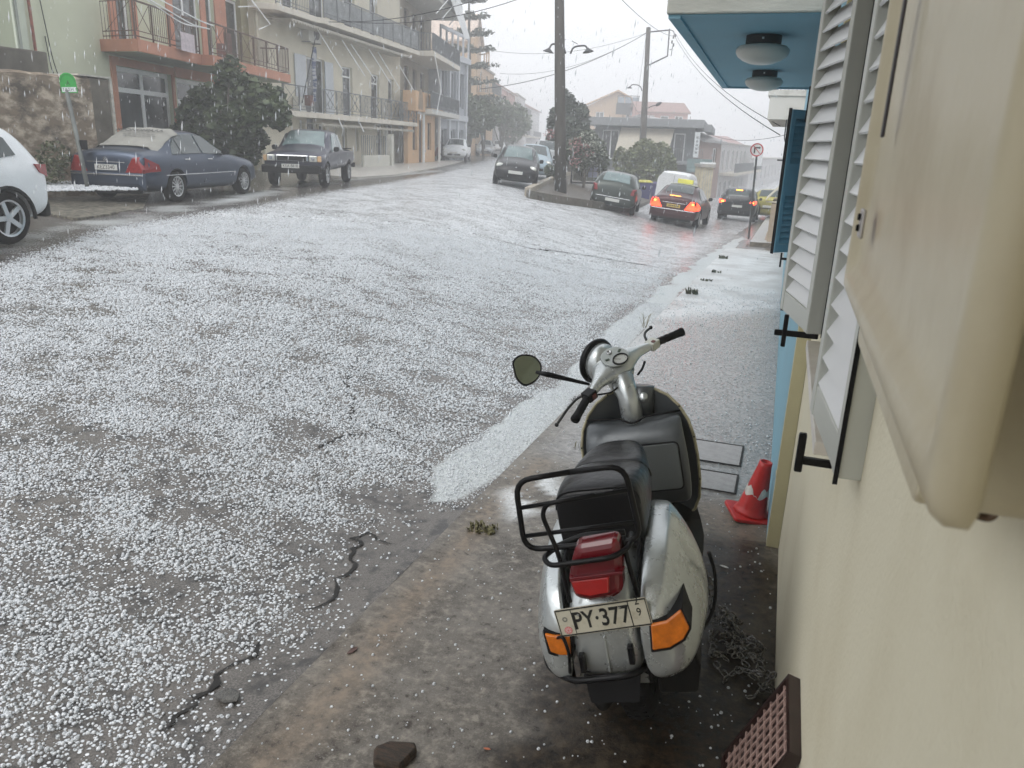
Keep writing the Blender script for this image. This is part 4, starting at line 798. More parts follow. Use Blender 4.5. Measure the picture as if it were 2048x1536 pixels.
# wheels, engine, mudflap, stand, front mudguard
def wheel(par, y0, x0, name, r_=.213, w=.048):
    e = empty(name, (x0, y0, r_)); e.parent = par; Mx = Matrix.Rotation(math.pi / 2, 4, 'Y')
    MB().lathe([(r_ - .075, -w), (r_ - .03, -w * 1.05), (r_ - .008, -w * .75), (r_, -w * .3), (r_, w * .3), (r_ - .008, w * .75), (r_ - .03, w * 1.05), (r_ - .075, w)], 40, Mx, caps=False).build('tyre', tyrem, e, smooth=True)
    t = MB()
    for k in range(34):
        for q in (-1, 0, 1): t.box(-.008, .008, -.007, .007, -.001, .004, Matrix.Rotation(2 * math.pi * (k + .5 * (q != 0)) / 34, 4, 'X') @ Matrix.Translation((q * .024, 0, r_ - .002 - .004 * abs(q))))
    t.build('tread', tyrem, e)
    MB().lathe([(0, -.01), (.06, -.02), (.12, -.03), (.142, -w * .9), (.142, w * .9), (.12, .03), (.06, .02), (0, .01)], 28, Mx).build('rim', oily, e, smooth=True)
wheel(sc, 0, .02, 'rear_wheel'); wheel(sc, 1.235, 0, 'front_wheel')
b = MB(); b.loft([[Vector((x, y, z)) for x, z in ((.10, .16), (.22, .16), (.24, .25), (.22, .34), (.10, .34))] for y in (-.16, -.1, .1, .3)]); b.build('engine_block', oily, sc, bevel=.01)
b = MB(); b.tube([(-.06, .32, .15), (-.1, .1, .13), (-.09, -.12, .14), (-.08, -.2, .15)], [.03, .05, .05, .02], 14); b.build('silencer', oily, sc, smooth=True)
b = MB(); b.add([(-.085, -.35, .37), (.085, -.35, .37), (.07, -.375, .285), (-.07, -.375, .285), (-.085, -.345, .37), (.085, -.345, .37), (.07, -.37, .285), (-.07, -.37, .285)], [(0, 1, 2, 3), (7, 6, 5, 4), (0, 4, 5, 1), (1, 5, 6, 2), (2, 6, 7, 3), (3, 7, 4, 0)]); b.build('mud_flap', rub, sc)
b = MB(); b.tube(arc([(.12, .42, .24), (.17, .40, .02), (.16, .36, -.04)], .02), .011, 10); b.tube(arc([(-.12, .42, .24), (-.16, .40, .06), (-.16, .36, .06)], .02), .011, 10); b.build('centre_stand', oily, sc, smooth=True)
b = MB(); b.loft([[Vector((w * math.cos(a), y + 0, z + .09 * math.sin(a))) for a in [k * math.pi / 8 for k in range(9)]] for y, w, z in ((.95, .03, .40), (1.0, .09, .40), (1.1, .12, .40), (1.25, .125, .38), (1.38, .10, .31), (1.46, .03, .24))], close=False); b.build('front_mudguard', silver, sc, smooth=True)
b = MB(); b.tube([(0, 1.235, .213), (0, 1.1, .45), (0, .93, .85)], [.03, .03, .035], 12); b.build('fork', oily, sc, smooth=True)
b = MB(); b.lathe([(0, 0), (.045, 0), (.05, .02), (.02, .05), (0, .05)], 20, Matrix.Translation((0, .955, .62)) @ Matrix.Rotation(-math.pi / 2, 4, 'X')); b.build('horn_cover', silver, sc, smooth=True)
# ================================================================== THE LEFT SIDE OF THE STREET
# facade helpers: everything sits in the frame of an Empty at the facade's start, x along it, y outward (F.side), z up
greenp = mat('pale green render', (0.54, 0.56, 0.42), .8, var=.08, scale=.7, bump=.15, bscale=12)
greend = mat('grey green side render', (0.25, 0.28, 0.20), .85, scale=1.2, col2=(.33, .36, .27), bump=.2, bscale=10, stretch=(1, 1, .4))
terra = mat('terracotta paint', (0.46, 0.21, 0.135), .7, var=.12, scale=2)
beige = mat('beige render', (0.62, 0.58, 0.47), .8, var=.1, scale=.8, bump=.15, bscale=10)
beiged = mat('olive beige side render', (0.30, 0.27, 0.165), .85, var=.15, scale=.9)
slabm = mat('stained balcony concrete', (0.62, 0.58, 0.50), .8, scale=1.6, col2=(.42, .37, .30), thr=(.5, .8), stretch=(1, 1, .6))
whit = mat('white joinery', (0.80, 0.82, 0.82), .5, var=.04)
shutw = mat('pale grey shutter', (0.52, 0.55, 0.58), .5, var=.06)
iron = mat('brown painted railing', (0.10, 0.06, 0.045), .6, var=.3); irong = mat('grey painted railing', (0.13, 0.14, 0.15), .5, var=.3)
dglass = glass('dim window glass', (0.055, 0.062, 0.066)); dark = mat('dark interior', (.02, .02, .02), .8)
acm = mat('white enamelled casing', (.62, .62, .58), .5, var=.08, scale=3)
EACH = {'porch_post', 'pilaster', 'cornice', 'terracotta_panel', 'gate_pillar', 'door_surround', 'wall_cap', 'shutter'}
def part(F, par, name, m, boxes, bevel=0.0):
    if name in EACH and len(boxes) > 1:
        for q in boxes: o = part(F, par, name, m, [q], bevel)
        return o
    b = MB()
    for q in boxes: F.bx(b, *q)
    return b.build(name, m, par, bevel=bevel)
def wall_with_holes(F, par, name, m, u0_, u1_, z0, z1, holes, th=.3, v=0.0):
    """one mesh wall; holes = (u0,u1,z0,z1), filled between by boxes cell by cell"""
    us = sorted({u0_, u1_, *[h[0] for h in holes], *[h[1] for h in holes]}); us = [u for u in us if u0_ <= u <= u1_]; b = MB()
    for a, c in zip(us[:-1], us[1:]):
        hs_ = sorted((h[2], h[3]) for h in holes if h[0] < (a + c) / 2 < h[1]); z = z0
        for h0, h1 in hs_:
            if h0 > z: F.bx(b, a, c, v - th, v, z, h0)
            z = max(z, h1)
        if z < z1: F.bx(b, a, c, v - th, v, z, z1)
    o = b.build(name, m, par); bm = bmesh.new(); bm.from_mesh(o.data); bmesh.ops.remove_doubles(bm, verts=bm.verts, dist=.001); bm.to_mesh(o.data); bm.free(); return o
def window(F, par, u0_, u1_, z0, z1, frame=whit, glassm=dglass, mull=1, tran=None, fr=.07, name='window', recess=.12, lower=None):
    b = MB(); v0, v1 = -recess - .05, -recess
    F.bx(b, u0_, u0_ + fr, v0, v1, z0, z1); F.bx(b, u1_ - fr, u1_, v0, v1, z0, z1); F.bx(b, u0_ + fr, u1_ - fr, v0, v1, z0, z0 + fr); F.bx(b, u0_ + fr, u1_ - fr, v0, v1, z1 - fr, z1)
    for k in range(mull):
        c = u0_ + (u1_ - u0_) * (k + 1) / (mull + 1); F.bx(b, c - fr * .55, c + fr * .55, v0 + .004, v1 + .004, z0 + fr, z1 - fr)
    if tran: F.bx(b, u0_ + fr, u1_ - fr, v0 + .002, v1 + .006, tran - fr * .5, tran + fr * .5)
    if lower: F.bx(b, u0_ + fr, u1_ - fr, v0 + .01, v1 - .01, z0 + fr, lower)
    w = b.build(name, frame, par); g = MB(); F.bx(g, u0_ + fr * .6, u1_ - fr * .6, v0 + .015, v0 + .02, z0 + fr * .6, z1 - fr * .6); g.build('pane', glassm, w); return w
def railing(F, par, u0_, u1_, v, z, h=.95, step=.11, m=iron, cross=True, name='railing', ends=(), t=.012, panel=1.0):
    b = MB(); n = max(1, round((u1_ - u0_) / panel)); w = (u1_ - u0_) / n
    F.bx(b, u0_, u1_, v - .02, v + .02, z + h - .04, z + h); F.bx(b, u0_, u1_, v - .012, v + .012, z + .06, z + .09); F.bx(b, u0_, u1_, v - .01, v + .01, z + .2, z + .22)
    for k in range(n + 1): F.bx(b, u0_ + w * k - .018, u0_ + w * k + .018, v - .018, v + .018, z, z + h)
    for k in range(n):
        a = u0_ + w * k
        if cross and k % 2 == 0:
            for s_ in (0, 1):
                p = F.P(a + (.1 if s_ else w - .1), v, z + .22); q = F.P(a + (w - .1 if s_ else .1), v, z + h - .04); b.tube([p, q], t * .9, 4)
            F.bx(b, a + .09, a + .11, v - .008, v + .008, z + .2, z + h); F.bx(b, a + w - .11, a + w - .09, v - .008, v + .008, z + .2, z + h)
        else:
            q = a + step
            while q < a + w - .03: F.bx(b, q - t / 2, q + t / 2, v - t / 2, v + t / 2, z + .07, z + h - .02); q += step
    for u in ends:
        F.bx(b, u - .02, u + .02, 0, v, z + h - .04, z + h); F.bx(b, u - .01, u + .01, 0, v, z + .06, z + .09); q = .12
        while q < v: F.bx(b, u - t / 2, u + t / 2, q - t / 2, q + t / 2, z + .07, z + h); q += step
    return b.build(name, m, par)
def arm(F, par, pts, m=whit, r_=.022): b = MB(); b.tube([F.P(*p) for p in pts], r_, 6); return b.build('awning_arm', m, par)
def ac(F, par, u, z, v=.05, w=.85, h=.6, d=.32):
    o = part(F, par, 'air_conditioner', acm, [(u, u + w, v, v + d, z, z + h)], .02)
    M_ = Matrix.Translation(F.P(u + w * .62, v + d, z + h * .5)) @ Matrix.Rotation(-math.pi / 2 * F.side, 4, 'X')
    b = MB(); b.lathe([(0, .002), (.22 * h / .6, .002), (.22 * h / .6, .012), (0, .012)], 20, M_); b.build('fan_grille', mat('grey fan grille', (.12, .12, .12), .6), o)
    part(F, o, 'bracket', irong, [(u + .1, u + .14, 0, v + d, z - .04, z - .002), (u + w - .14, u + w - .1, 0, v + d, z - .04, z - .002)]); return o
def awning_scallop(F, par, u0_, u1_, v, z, d=.25, drop=.12, m=None):
    m = m or mat('dull awning cloth', (.36, .34, .29), .8, var=.1); b = MB(); n = max(4, int((u1_ - u0_) / .22)); vs = []
    F.bx(b, u0_, u1_, v - d, v, z + .09, z + .105)
    for k in range(n):
        a = u0_ + (u1_ - u0_) * k / n; w = (u1_ - u0_) / n
        pts = [(a + w * t, z + .09 - drop * (math.sin(math.pi * t) * .8 + .2)) for t in (0, .2, .4, .6, .8, 1)]
        A = [F.P(a, v, z + .09)] + [F.P(p, v, q) for p, q in pts] + [F.P(a + w, v, z + .09)]
        B_ = [p + F.P(0, -.008, 0) for p in A]; m_ = len(A); b.add(A + B_, [tuple(range(m_)), tuple(range(2 * m_ - 1, m_ - 1, -1))] + [(i, i + 1, i + 1 + m_, i + m_) for i in range(m_ - 1)])
    return b.build('awning_valance', m, par)
# ---- green house with terracotta balcony
A0, A1 = L(-11.55, 19.3), L(-10.8, 31.6)
FA = Face(A0, A1); gh = empty('green_house', (A0.x, A0.y, 0), FA.rz, 'pale green house with terracotta balconies behind the grey blue saloon car', 'house')
LA_ = FA.len; zs = 4.02; zg = .3
def fa(px, py, v=0.0): return FA.uz(px, py, v)
holes = []
d1 = (fa(221, 128, -.1)[0], fa(335, 150, -.1)[0]); dzt = fa(275, 139, -.1)[1]
d2 = (fa(346, 160, -.1)[0], fa(420, 170, -.1)[0]); 
holes = [(d1[0], d1[1], zg, dzt), (d2[0], d2[1], zg, dzt - .05), (8.0, 8.9, zg, 2.9)]
up = [(fa(232, 40)[0], fa(262, 40)[0]), (fa(345, 40)[0], fa(400, 40)[0]), (fa(412, 60)[0], fa(430, 60)[0]), (fa(452, 60)[0], fa(505, 80)[0]), (fa(525, 100)[0], fa(545, 100)[0])]
holes += [(a, b_, zs + .05, zs + 2.4) for a, b_ in up]
wall_with_holes(FA, gh, 'wall', greenp, 0, LA_, -.4, 8.4, holes)
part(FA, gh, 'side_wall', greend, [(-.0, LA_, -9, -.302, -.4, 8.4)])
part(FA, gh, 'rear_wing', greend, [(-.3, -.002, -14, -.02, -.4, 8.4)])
part(FA, gh, 'corner_strip', mat('pale corner render', (.52, .56, .46), .8, var=.06), [(-.3, 0.12, -.018, .03, 1.6, 8.4)])
part(FA, gh, 'door_surround', terra, [(d1[0] - .22, d1[0] - .002, -.02, .05, zg, dzt + .22), (d1[0] - .002, d1[1] + .002, -.02, .05, dzt + .002, dzt + .22), (d1[1] + .002, d1[1] + .16, -.02, .05, zg, dzt + .22)])
part(FA, gh, 'door_surround', terra, [(d2[0] - .1, d2[1] + .5, -.02, .05, dzt - .04, dzt + .42), (d2[1] + .002, d2[1] + .15, -.02, .05, zg, dzt - .05)])
window(FA, gh, d1[0], d1[1], zg, dzt, tran=dzt - .62, name='shop_door', fr=.13)
window(FA, gh, d2[0], d2[1], zg, dzt - .05, tran=dzt - .75, name='shop_door', fr=.13, mull=1)
window(FA, gh, 8.0, 8.9, zg, 2.9, name='door', mull=0)
for k, (a, b_) in enumerate(up): window(FA, gh, a, b_, zs + .05, zs + 2.4, name='balcony_door', mull=1 if b_ - a > 1 else 0, fr=.08)
part(FA, gh, 'terracotta_panel', terra, [(up[0][0] - .35, up[0][0] - .01, .0, .045, zs + .02, 8.4), (up[0][1] + .01, up[0][1] + .3, 0, .045, zs + .02, 8.4), (up[1][0] - .4, up[1][0] - .01, 0, .045, zs + .02, 8.4), (up[1][1] + .01, up[2][0] - .01, 0, .045, zs + .02, 8.4), (up[2][1] + .01, up[3][0] - .01, 0, .045, zs + .02, 8.4)])
bv = 1.25; ub0 = fa(186, 75, 0)[0] + .3; uc = fa(276, 88, bv)[0]; um = fa(403, 113, bv)[0]; ue = LA_ + 1.0
b = MB(); b.prism([(ub0, 0), (uc, bv), (um, bv), (um + .02, bv + .35), (ue, bv + .35), (ue, 0)], lambda u, v: FA.P(u, v, zs - .30), lambda u, v: FA.P(u, v, zs)); bal = b.build('balcony', terra, gh)
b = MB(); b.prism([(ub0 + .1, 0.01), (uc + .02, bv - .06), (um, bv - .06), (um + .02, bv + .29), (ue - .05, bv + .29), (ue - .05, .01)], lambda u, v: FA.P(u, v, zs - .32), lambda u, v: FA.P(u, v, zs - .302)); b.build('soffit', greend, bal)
railing(FA, bal, uc, um, bv - .05, zs, m=iron, name='railing'); railing(FA, bal, um + .05, ue - .04, bv + .30, zs, m=iron, name='railing', ends=(ue - .04,), panel=1.1)
b = MB(); p0 = FA.P(ub0 + .05, .08, zs); p1 = FA.P(uc, bv - .05, zs)
for k in range(11):
    p = p0 + (p1 - p0) * k / 10; b.tube([p, p + Vector((0, 0, .94))], .009, 4)
for h in (.08, .2, .93): b.tube([p0 + Vector((0, 0, h)), p1 + Vector((0, 0, h))], .014, 5)
b.tube([p0 + Vector((0, 0, .2)) + (p1 - p0) * .1, p0 + Vector((0, 0, .9)) + (p1 - p0) * .9], .01, 4); b.build('railing', iron, bal)
b = MB()
for q, dz in ((0, .62), (.3, .60), (.55, .70)): b.tube(arc([FA.P(uc - .2 + q, bv + .1, zs + dz + .5), FA.P((uc + um) / 2, bv + .35 + q, zs + dz), FA.P(um - .2, bv + .25 + q * .5, zs + dz + .1)], .4), .018, 6)
b.build('drying_rail', whit, bal)
part(FA, bal, 'hanging_towel', mat('pink white cloth', (.6, .52, .55), .8, var=.2, scale=9), [(um - 1.6, um - .75, bv + .16, bv + .17, zs - .05, zs + .45)])
part(FA, bal, 'chair', mat('brown chair', (.16, .08, .07), .6), [(um + 1.6, um + 2.1, bv - .2, bv + .1, zs + .05, zs + .5), (um + 1.6, um + 2.1, bv + .04, bv + .1, zs + .5, zs + .85)], .02)
arm(FA, gh, [(up[3][0] - .5, .1, zs + 3.6), (up[3][0] - .1, 1.2, zs + 2.1), (up[3][0] - 1.2, 1.0, zs + 1.9)]); arm(FA, gh, [(LA_ - .9, .1, zs + 3.4), (LA_ - .1, 1.3, zs + 1.65), (LA_ - 1.0, 1.2, zs + 1.35)])
b = MB(); b.tube([FA.P(.15, .08, 8.4), FA.P(.22, .1, 2.6), FA.P(.3, .1, 1.9)], .035, 8); b.build('drain_pipe', mat('rusty red pipe', (.22, .07, .045), .6, var=.4, scale=12), gh)
b = MB(); b.tube([FA.P(-.28, .06, 8.4), FA.P(-.2, .06, 1.9)], .03, 8); b.build('drain_pipe', mat('grey pipe', (.25, .27, .24), .6), gh)
b = MB(); b.tube(arc([FA.P(.75, .05, 8.4), FA.P(.55, .05, 5.5), FA.P(.8, .1, 3.3), FA.P(1.0, .1, 2.8), FA.P(.75, .08, 3.0), FA.P(.7, .05, 3.8)], .3), .012, 5); b.build('hanging_cable', rub, gh)
part(FA, gh, 'roof', mat('flat roof cement', (.35, .33, .30), .9), [(-.4, LA_ + .2, -9, .5, 8.402, 8.6)])
# ---- stone wall and low terraces before it
stonem = mat('old patched stone plaster', (0.20, 0.155, 0.11), .85, scale=2.6, col2=(.50, .42, .33), thr=(.46, .62), bump=.8, bscale=9, stretch=(1, 1, 1.6))
_n = stonem.node_tree
for a in (1,):
    p = _n.nodes['Principled BSDF']; old = p.inputs['Base Color'].links[0].from_socket
    tcv = [x for x in _n.nodes if x.type == 'MAPPING'][0].outputs[0]; big = noise(stonem, tcv, .9, 6, .7)
    _n.links.new(mixc(stonem, ramp(stonem, big, .50, .62), old, (.075, .06, .045)), p.inputs['Base Color'])
W0, W1 = L(-12.6, 9.5), L(-9.42, 17.95)
FW = Face(W0, W1); sw = empty('stone_wall', (W0.x, W0.y, 0), FW.rz, 'old mottled stone retaining wall behind the white car and the green stop sign', 'wall')
b = MB(); n = 40; rows = []
for i in range(n + 1):
    u = FW.len * i / n; t_ = 2.70 + .10 * (u / FW.len) + random.uniform(-.02, .02)
    rows.append([FW.P(u, 0 + random.uniform(-.02, .02), -.4), FW.P(u, random.uniform(-.03, .03), 1.1), FW.P(u, -.02, t_ - .05), FW.P(u, -.12, t_), FW.P(u, -.45, t_ - .02), FW.P(u, -.5, -.4)])
b.loft(rows); b.build('wall_body', stonem, sw)
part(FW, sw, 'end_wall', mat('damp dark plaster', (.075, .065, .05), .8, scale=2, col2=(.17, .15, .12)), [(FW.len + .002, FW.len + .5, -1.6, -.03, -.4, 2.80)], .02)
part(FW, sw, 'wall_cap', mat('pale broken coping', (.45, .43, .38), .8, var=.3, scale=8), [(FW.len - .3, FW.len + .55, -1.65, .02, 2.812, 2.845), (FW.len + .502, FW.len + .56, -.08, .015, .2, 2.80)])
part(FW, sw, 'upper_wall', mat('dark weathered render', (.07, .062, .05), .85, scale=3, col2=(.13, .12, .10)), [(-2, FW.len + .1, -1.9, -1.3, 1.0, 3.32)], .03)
part(FW, sw, 'water_meter', rub, [(FW.len - 2.55, FW.len - 2.38, .0, .1, 1.22, 1.42)], .02)
terr = mat('mossy old concrete', (0.045, 0.04, 0.03), .8, scale=9, col2=(.24, .22, .17), thr=(.42, .68), bump=.6, bscale=25)
t0 = G(60, 420); q_ = [G(80, 384, zroad, .38), G(165, 400, zroad, .38), G(275, 382, zroad, .38), G(200, 352, zroad, .38), G(90, 352, zroad, .38)]
def slabpoly(name, pts, dz, m, label, cat, extra=None):
    z1 = max(float(zroad(p.x, p.y)) for p in pts) + dz; b = MB(); b.prism([(p.x, p.y) for p in pts], lambda x, y: (x, y, -.4), lambda x, y: (x, y, z1)); o = b.build(name, m, None, bevel=.02); return tag(o, label, cat), z1
def pp(px, py, z): d = ray(px, py); t = (z - H) / d.z; return CP + d * t
slabpoly('low_terrace_wall', [pp(60, 386, .62), pp(150, 398, .62), pp(283, 383, .62), pp(300, 360, .62), pp(60, 352, .62)], .0, terr, 'low concrete terrace wall below the leaning green sign, between white car and saloon', 'terrace wall')
slabpoly('low_terrace_wall', [pp(-30, 352, .92), pp(70, 349, .92), pp(130, 350, .92), pp(160, 340, .92), pp(120, 330, .92), pp(-30, 335, .92)], 0, terr, 'short upper step of concrete against the stone wall behind the white car', 'terrace wall')
slabpoly('kerb_step', [pp(140, 425, .33), pp(175, 428, .33), pp(270, 408, .30), pp(262, 400, .30), pp(150, 402, .33)], 0, terr, 'mossy broken kerb step in front of the low terrace', 'kerb step')
# vegetation on the wall foot and bare branches: leafy clumps
def leaves(name, n, cen, rad, size, m, par=None, seed=1, flat=1.0, shell=.35, drop=0.0):
    rd = np.random.default_rng(seed); C_ = np.array(cen, float).reshape(-1, 3); Rr = np.array(rad, float).reshape(-1, 3)
    vol = (Rr.prod(1)) ** (2 / 3); pick = rd.choice(len(C_), n, p=vol / vol.sum()); d = rd.normal(size=(n, 3)); d /= np.linalg.norm(d, axis=1)[:, None]
    r_ = (shell + (1 - shell) * rd.random(n) ** .5)[:, None]; pos = C_[pick] + d * r_ * Rr[pick]
    a = rd.normal(size=(n, 3)); a /= np.linalg.norm(a, axis=1)[:, None]; a[:, 2] *= .6; bb = np.cross(a, rd.normal(size=(n, 3))); bb /= np.linalg.norm(bb, axis=1)[:, None] + 1e-9
    s = (size * rd.uniform(.5, 1.2, n))[:, None]; a *= s; bb *= s * .62
    v = np.concatenate([pos - a, pos - a * .2 + bb, pos + a, pos - a * .2 - bb], 1).reshape(-1, 3); f = np.arange(4 * n).reshape(n, 4)
    me = bpy.data.meshes.new(name); me.from_pydata(v.tolist(), [], f.tolist()); me.update(); me.materials.append(m); o = bpy.data.objects.new(name, me); COL.objects.link(o)
    if par: o.parent = par
    return o
def leafm(name, c1, c2): return mat(name, c1, .45, scale=2.2, col2=c2, thr=(.35, .65), spec=.4)
figm = leafm('fig leaves', (0.018, 0.030, 0.012), (0.095, 0.125, 0.05)); bark = mat('grey bark', (.10, .085, .065), .8, var=.3, scale=8, bump=.6, bscale=20)
c0 = L(-9.55, 16.0); o = leaves('ivy_bush', 1300, [(c0.x, c0.y, .85), (c0.x - .35, c0.y - .45, .75), (c0.x + .1, c0.y + .2, 1.2)], [(.5, .4, .35), (.45, .35, .3), (.35, .3, .3)], .05, leafm('ivy', (.04, .055, .025), (.12, .13, .07)), seed=4)
tag(o, 'low dusty green bush growing at the foot of the stone wall', 'bush')
b = MB()
def twig(b, p, d, l_, r_, k):
    q = p + d * l_; b.tube([p, (p + q) / 2 + Vector((random.uniform(-.05, .05), 0, random.uniform(-.05, .05))), q], [r_, r_ * .8, r_ * .6], 5)
    if k:
        for _ in range(3): twig(b, q, (d + Vector((random.uniform(-.7, .7), random.uniform(-.7, .7), random.uniform(-.5, .4)))).normalized(), l_ * .7, r_ * .6, k - 1)
bt = empty('bare_tree', pp(20, 200, 3.0), 0, 'thin bare tree with drooping twigs at the top left corner', 'tree')
bt.location = L(-12.9, 15.3, 2.4)
b.tube([(0, 0, -.6), (-.1, 0, 1), (-.25, 0, 2.5), (-.1, 0, 4)], [.10, .08, .07, .05], 7); random.seed(5)
for k in range(5): twig(b, Vector((-.2, 0, 2.2 + k * .35)), Vector((random.uniform(.3, 1), random.uniform(-.6, .2), random.uniform(-.2, .4))).normalized(), .8, .018, 3)
b.build('trunk', bark, bt); leaves('crown', 260, [(-.5, 0, 2.9)], [(.7, .5, .5)], .10, figm, bt, 3)
# ---- fig tree
def tree(name, base, h, cen, rad, n, size, m, label, cat, seed=1, r0_=.12, trunkm=bark, limbs=7, group=None, cn='crown'):
    e = empty(name, base, 0, label, cat, group); rd = random.Random(seed); b = MB()
    b.tube([(0, 0, -.3), (rd.uniform(-.05, .05) * h, 0, h * .25), (rd.uniform(-.04, .04) * h, rd.uniform(-.04, .04) * h, h * .55)], [r0_, r0_ * .8, r0_ * .5], 8)
    for c, r_ in list(zip(cen, rad))[:limbs]:
        b.tube([(0, 0, h * .15), (c[0] * .4, c[1] * .4, (h * .2 + c[2] * .55)), (c[0] * .9, c[1] * .9, c[2])], [r0_ * .55, r0_ * .35, r0_ * .12], 6)
    b.build('trunk', trunkm, e, smooth=True); leaves(cn, n, cen, rad, size, m, e, seed); return e
fb_ = dep(462, 352, 23.6); fb_ = Vector((fb_.x, fb_.y, float(zroad(fb_.x, fb_.y)) + .1))
def rel(px, py, d=23.6): p = dep(px, py, d); return (p.x - fb_.x, p.y - fb_.y, p.z - fb_.z)
fc = [rel(460, 150), rel(425, 200), rel(500, 190), rel(400, 235), rel(545, 225, 23), rel(470, 245, 23), rel(430, 290), rel(480, 300), rel(370, 262), rel(395, 215, 24.5), rel(540, 190, 24), rel(560, 240, 23.4), rel(450, 320), rel(505, 275, 24.2)]
fr_ = [(.45, .5, .55), (.7, .6, .5), (.65, .6, .5), (.7, .6, .45), (.6, .5, .45), (.9, .7, .5), (.8, .6, .5), (.7, .6, .5), (.5, .4, .28), (.5, .5, .35), (.45, .5, .3), (.3, .4, .3), (.7, .5, .4), (.5, .5, .4)]
tree('fig_tree', fb_, 3.4, fc, fr_, 4300, .165, figm, 'broad dark fig tree between the saloon car and the pickup', 'tree', 9, .10)
# ---- beige apartment block
B0, B1 = L(-10.35, 32.2), L(-7.0, 47.0)
FB = Face(B0, B1); LBn = FB.len; ab = empty('apartment_block', (B0.x, B0.y, 0), FB.rz, 'beige apartment block with grey railings, awning arms and an air conditioner, behind the pickup', 'apartment block')
def fbp(px, py, v=0.0): return FB.uz(px, py, v)
z1 = fbp(700, 232, 1.1)[1]; z2 = fbp(720, 62, 1.2)[1]
hb = [(fbp(612, 100)[0], fbp(648, 100)[0], z1 + .02, z1 + 2.35), (fbp(684, 120)[0], fbp(704, 120)[0], z1 + .02, z1 + 2.3), (fbp(742, 140)[0], fbp(758, 140)[0], z1 + .02, z1 + 2.25), (fbp(776, 150)[0], fbp(787, 150)[0], z1 + .9, z1 + 2.2)]
hb += [(a, c, z2 + .02, z2 + 2.3) for a, c in ((2.2, 3.2), (4.5, 6.0), (8.0, 9.2), (11, 12))]
gz0 = .35
gd = [(fbp(600, 260)[0], fbp(609, 260)[0], 1.3, 2.4), (fbp(614, 260)[0], fbp(634, 260)[0], gz0, 2.7), (fbp(638, 260)[0], fbp(650, 260)[0], 1.2, 2.3), (fbp(668, 270)[0], fbp(674, 270)[0], 1.2, 2.2), (fbp(685, 270)[0], fbp(694, 270)[0], gz0, 2.5), (fbp(711, 270)[0], fbp(717, 270)[0], 1.1, 2.3), (fbp(755, 280)[0], fbp(766, 280)[0], gz0, 2.5), (fbp(774, 280)[0], fbp(788, 280)[0], gz0, 2.6)]
wall_with_holes(FB, ab, 'wall', beige, 0, LBn, -.4, 11, hb + gd)
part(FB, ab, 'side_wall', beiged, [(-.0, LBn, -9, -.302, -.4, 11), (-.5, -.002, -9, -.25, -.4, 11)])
part(FB, ab, 'roof', mat('flat roof cement', (.35, .33, .30), .9), [(-.6, LBn + .2, -9, 1.2, 11.002, 11.3)])
for k, h_ in enumerate(hb): window(FB, ab, *h_, name='balcony_door', mull=1 if h_[1] - h_[0] > 1.2 else 0, fr=.07, tran=h_[3] - .45 if k in (1, 2) else None)
for k, h_ in enumerate(gd): window(FB, ab, *h_, name='door' if h_[2] == gz0 else 'window', mull=0, fr=.10, lower=1.1 if k in (4, 7) else None)
for k, (u0_, z0) in enumerate(((0.0, z1), (-.4, z2))):
    v = 1.15 if k == 0 else 1.3; b = MB(); c = 3.0
    b.prism([(u0_, .3), (u0_ + .3, v * .8), (c, v * .85), (c + .35, v), (LBn - .3, v), (LBn - .1, 0), (u0_, 0)], lambda u, v_: FB.P(u, v_, z0 - .22), lambda u, v_: FB.P(u, v_, z0)); bo = b.build('balcony', slabm, ab, bevel=.02)
    railing(FB, bo, u0_ + .3, c, v * .8 - .04, z0, m=irong, cross=(k == 0), h=1.0, panel=1.4, step=.14); railing(FB, bo, c + .35, LBn - .3, v - .05, z0, m=irong, cross=(k == 0), h=1.0, ends=(LBn - .3,), panel=1.35, step=.12, t=.016)
    if k == 0:
        b = MB()
        for i in range(9):
            u = c + .35 + (LBn - .65 - c) / 9 * (i + .5)
            for s_ in (-1, 1):
                for t in range(2): b.tube([FB.P(u + s_ * .05, v - .05, z0 + .2 + .38 * t), FB.P(u + s_ * .22, v - .05, z0 + .39 + .38 * t), FB.P(u + s_ * .05, v - .05, z0 + .58 + .38 * t)], .014, 4)
            b.build('iron_scroll', irong, bo); b = MB()
    else: part(FB, bo, 'glazed_screen', mat('frosted balcony screen', (.40, .42, .42), .4), [(c + .4, LBn - .4, v - .09, v - .075, z0 + .1, z0 + .92)])
awning_scallop(FB, ab, .6, LBn - 1.5, 1.25, z2 - .5, d=1.1); awning_scallop(FB, ab, 3.0, LBn - 1.0, 1.2, z1 - .52, d=1.0)
for (p, q, r_) in (((628, 48), (686, 142), (683, 152)), ((684, 80), (730, 152), None), ((702, 88), (750, 160), (745, 168)), ((738, 98), (782, 168), None), ((756, 104), (799, 176), (790, 185)), ((798, 130), (831, 187), (822, 197)), ((666, 212), (686, 258), (684, 272)), ((712, 230), (728, 264), None)):
    a0_ = FB.uz(*p, .9); a1_ = FB.uz(*q, 1.35); pts = [(a0_[0], .9, a0_[1]), (a1_[0], 1.35, a1_[1])]
    if r_: a2_ = FB.uz(*r_, 1.1); pts.append((a2_[0], 1.1, a2_[1]))
    arm(FB, ab, pts, whit, .024)
ua = fbp(600, 55, .05); ac(FB, ab, ua[0] + .1, fbp(610, 80, .3)[1], w=1.15, h=.75, d=.35); ac(FB, ab, fbp(584, 230, .05)[0] + .1, fbp(600, 229, .3)[1], w=1.15, h=.72, d=.35)
for (a, c, zt) in ((fbp(587, 120)[0], fbp(609, 120)[0], 2.35), (fbp(648, 150)[0], fbp(664, 150)[0], 2.3)): part(FB, ab, 'shutter', shutw, [(a, c, .03, .07, z1 + .05, z1 + zt)])
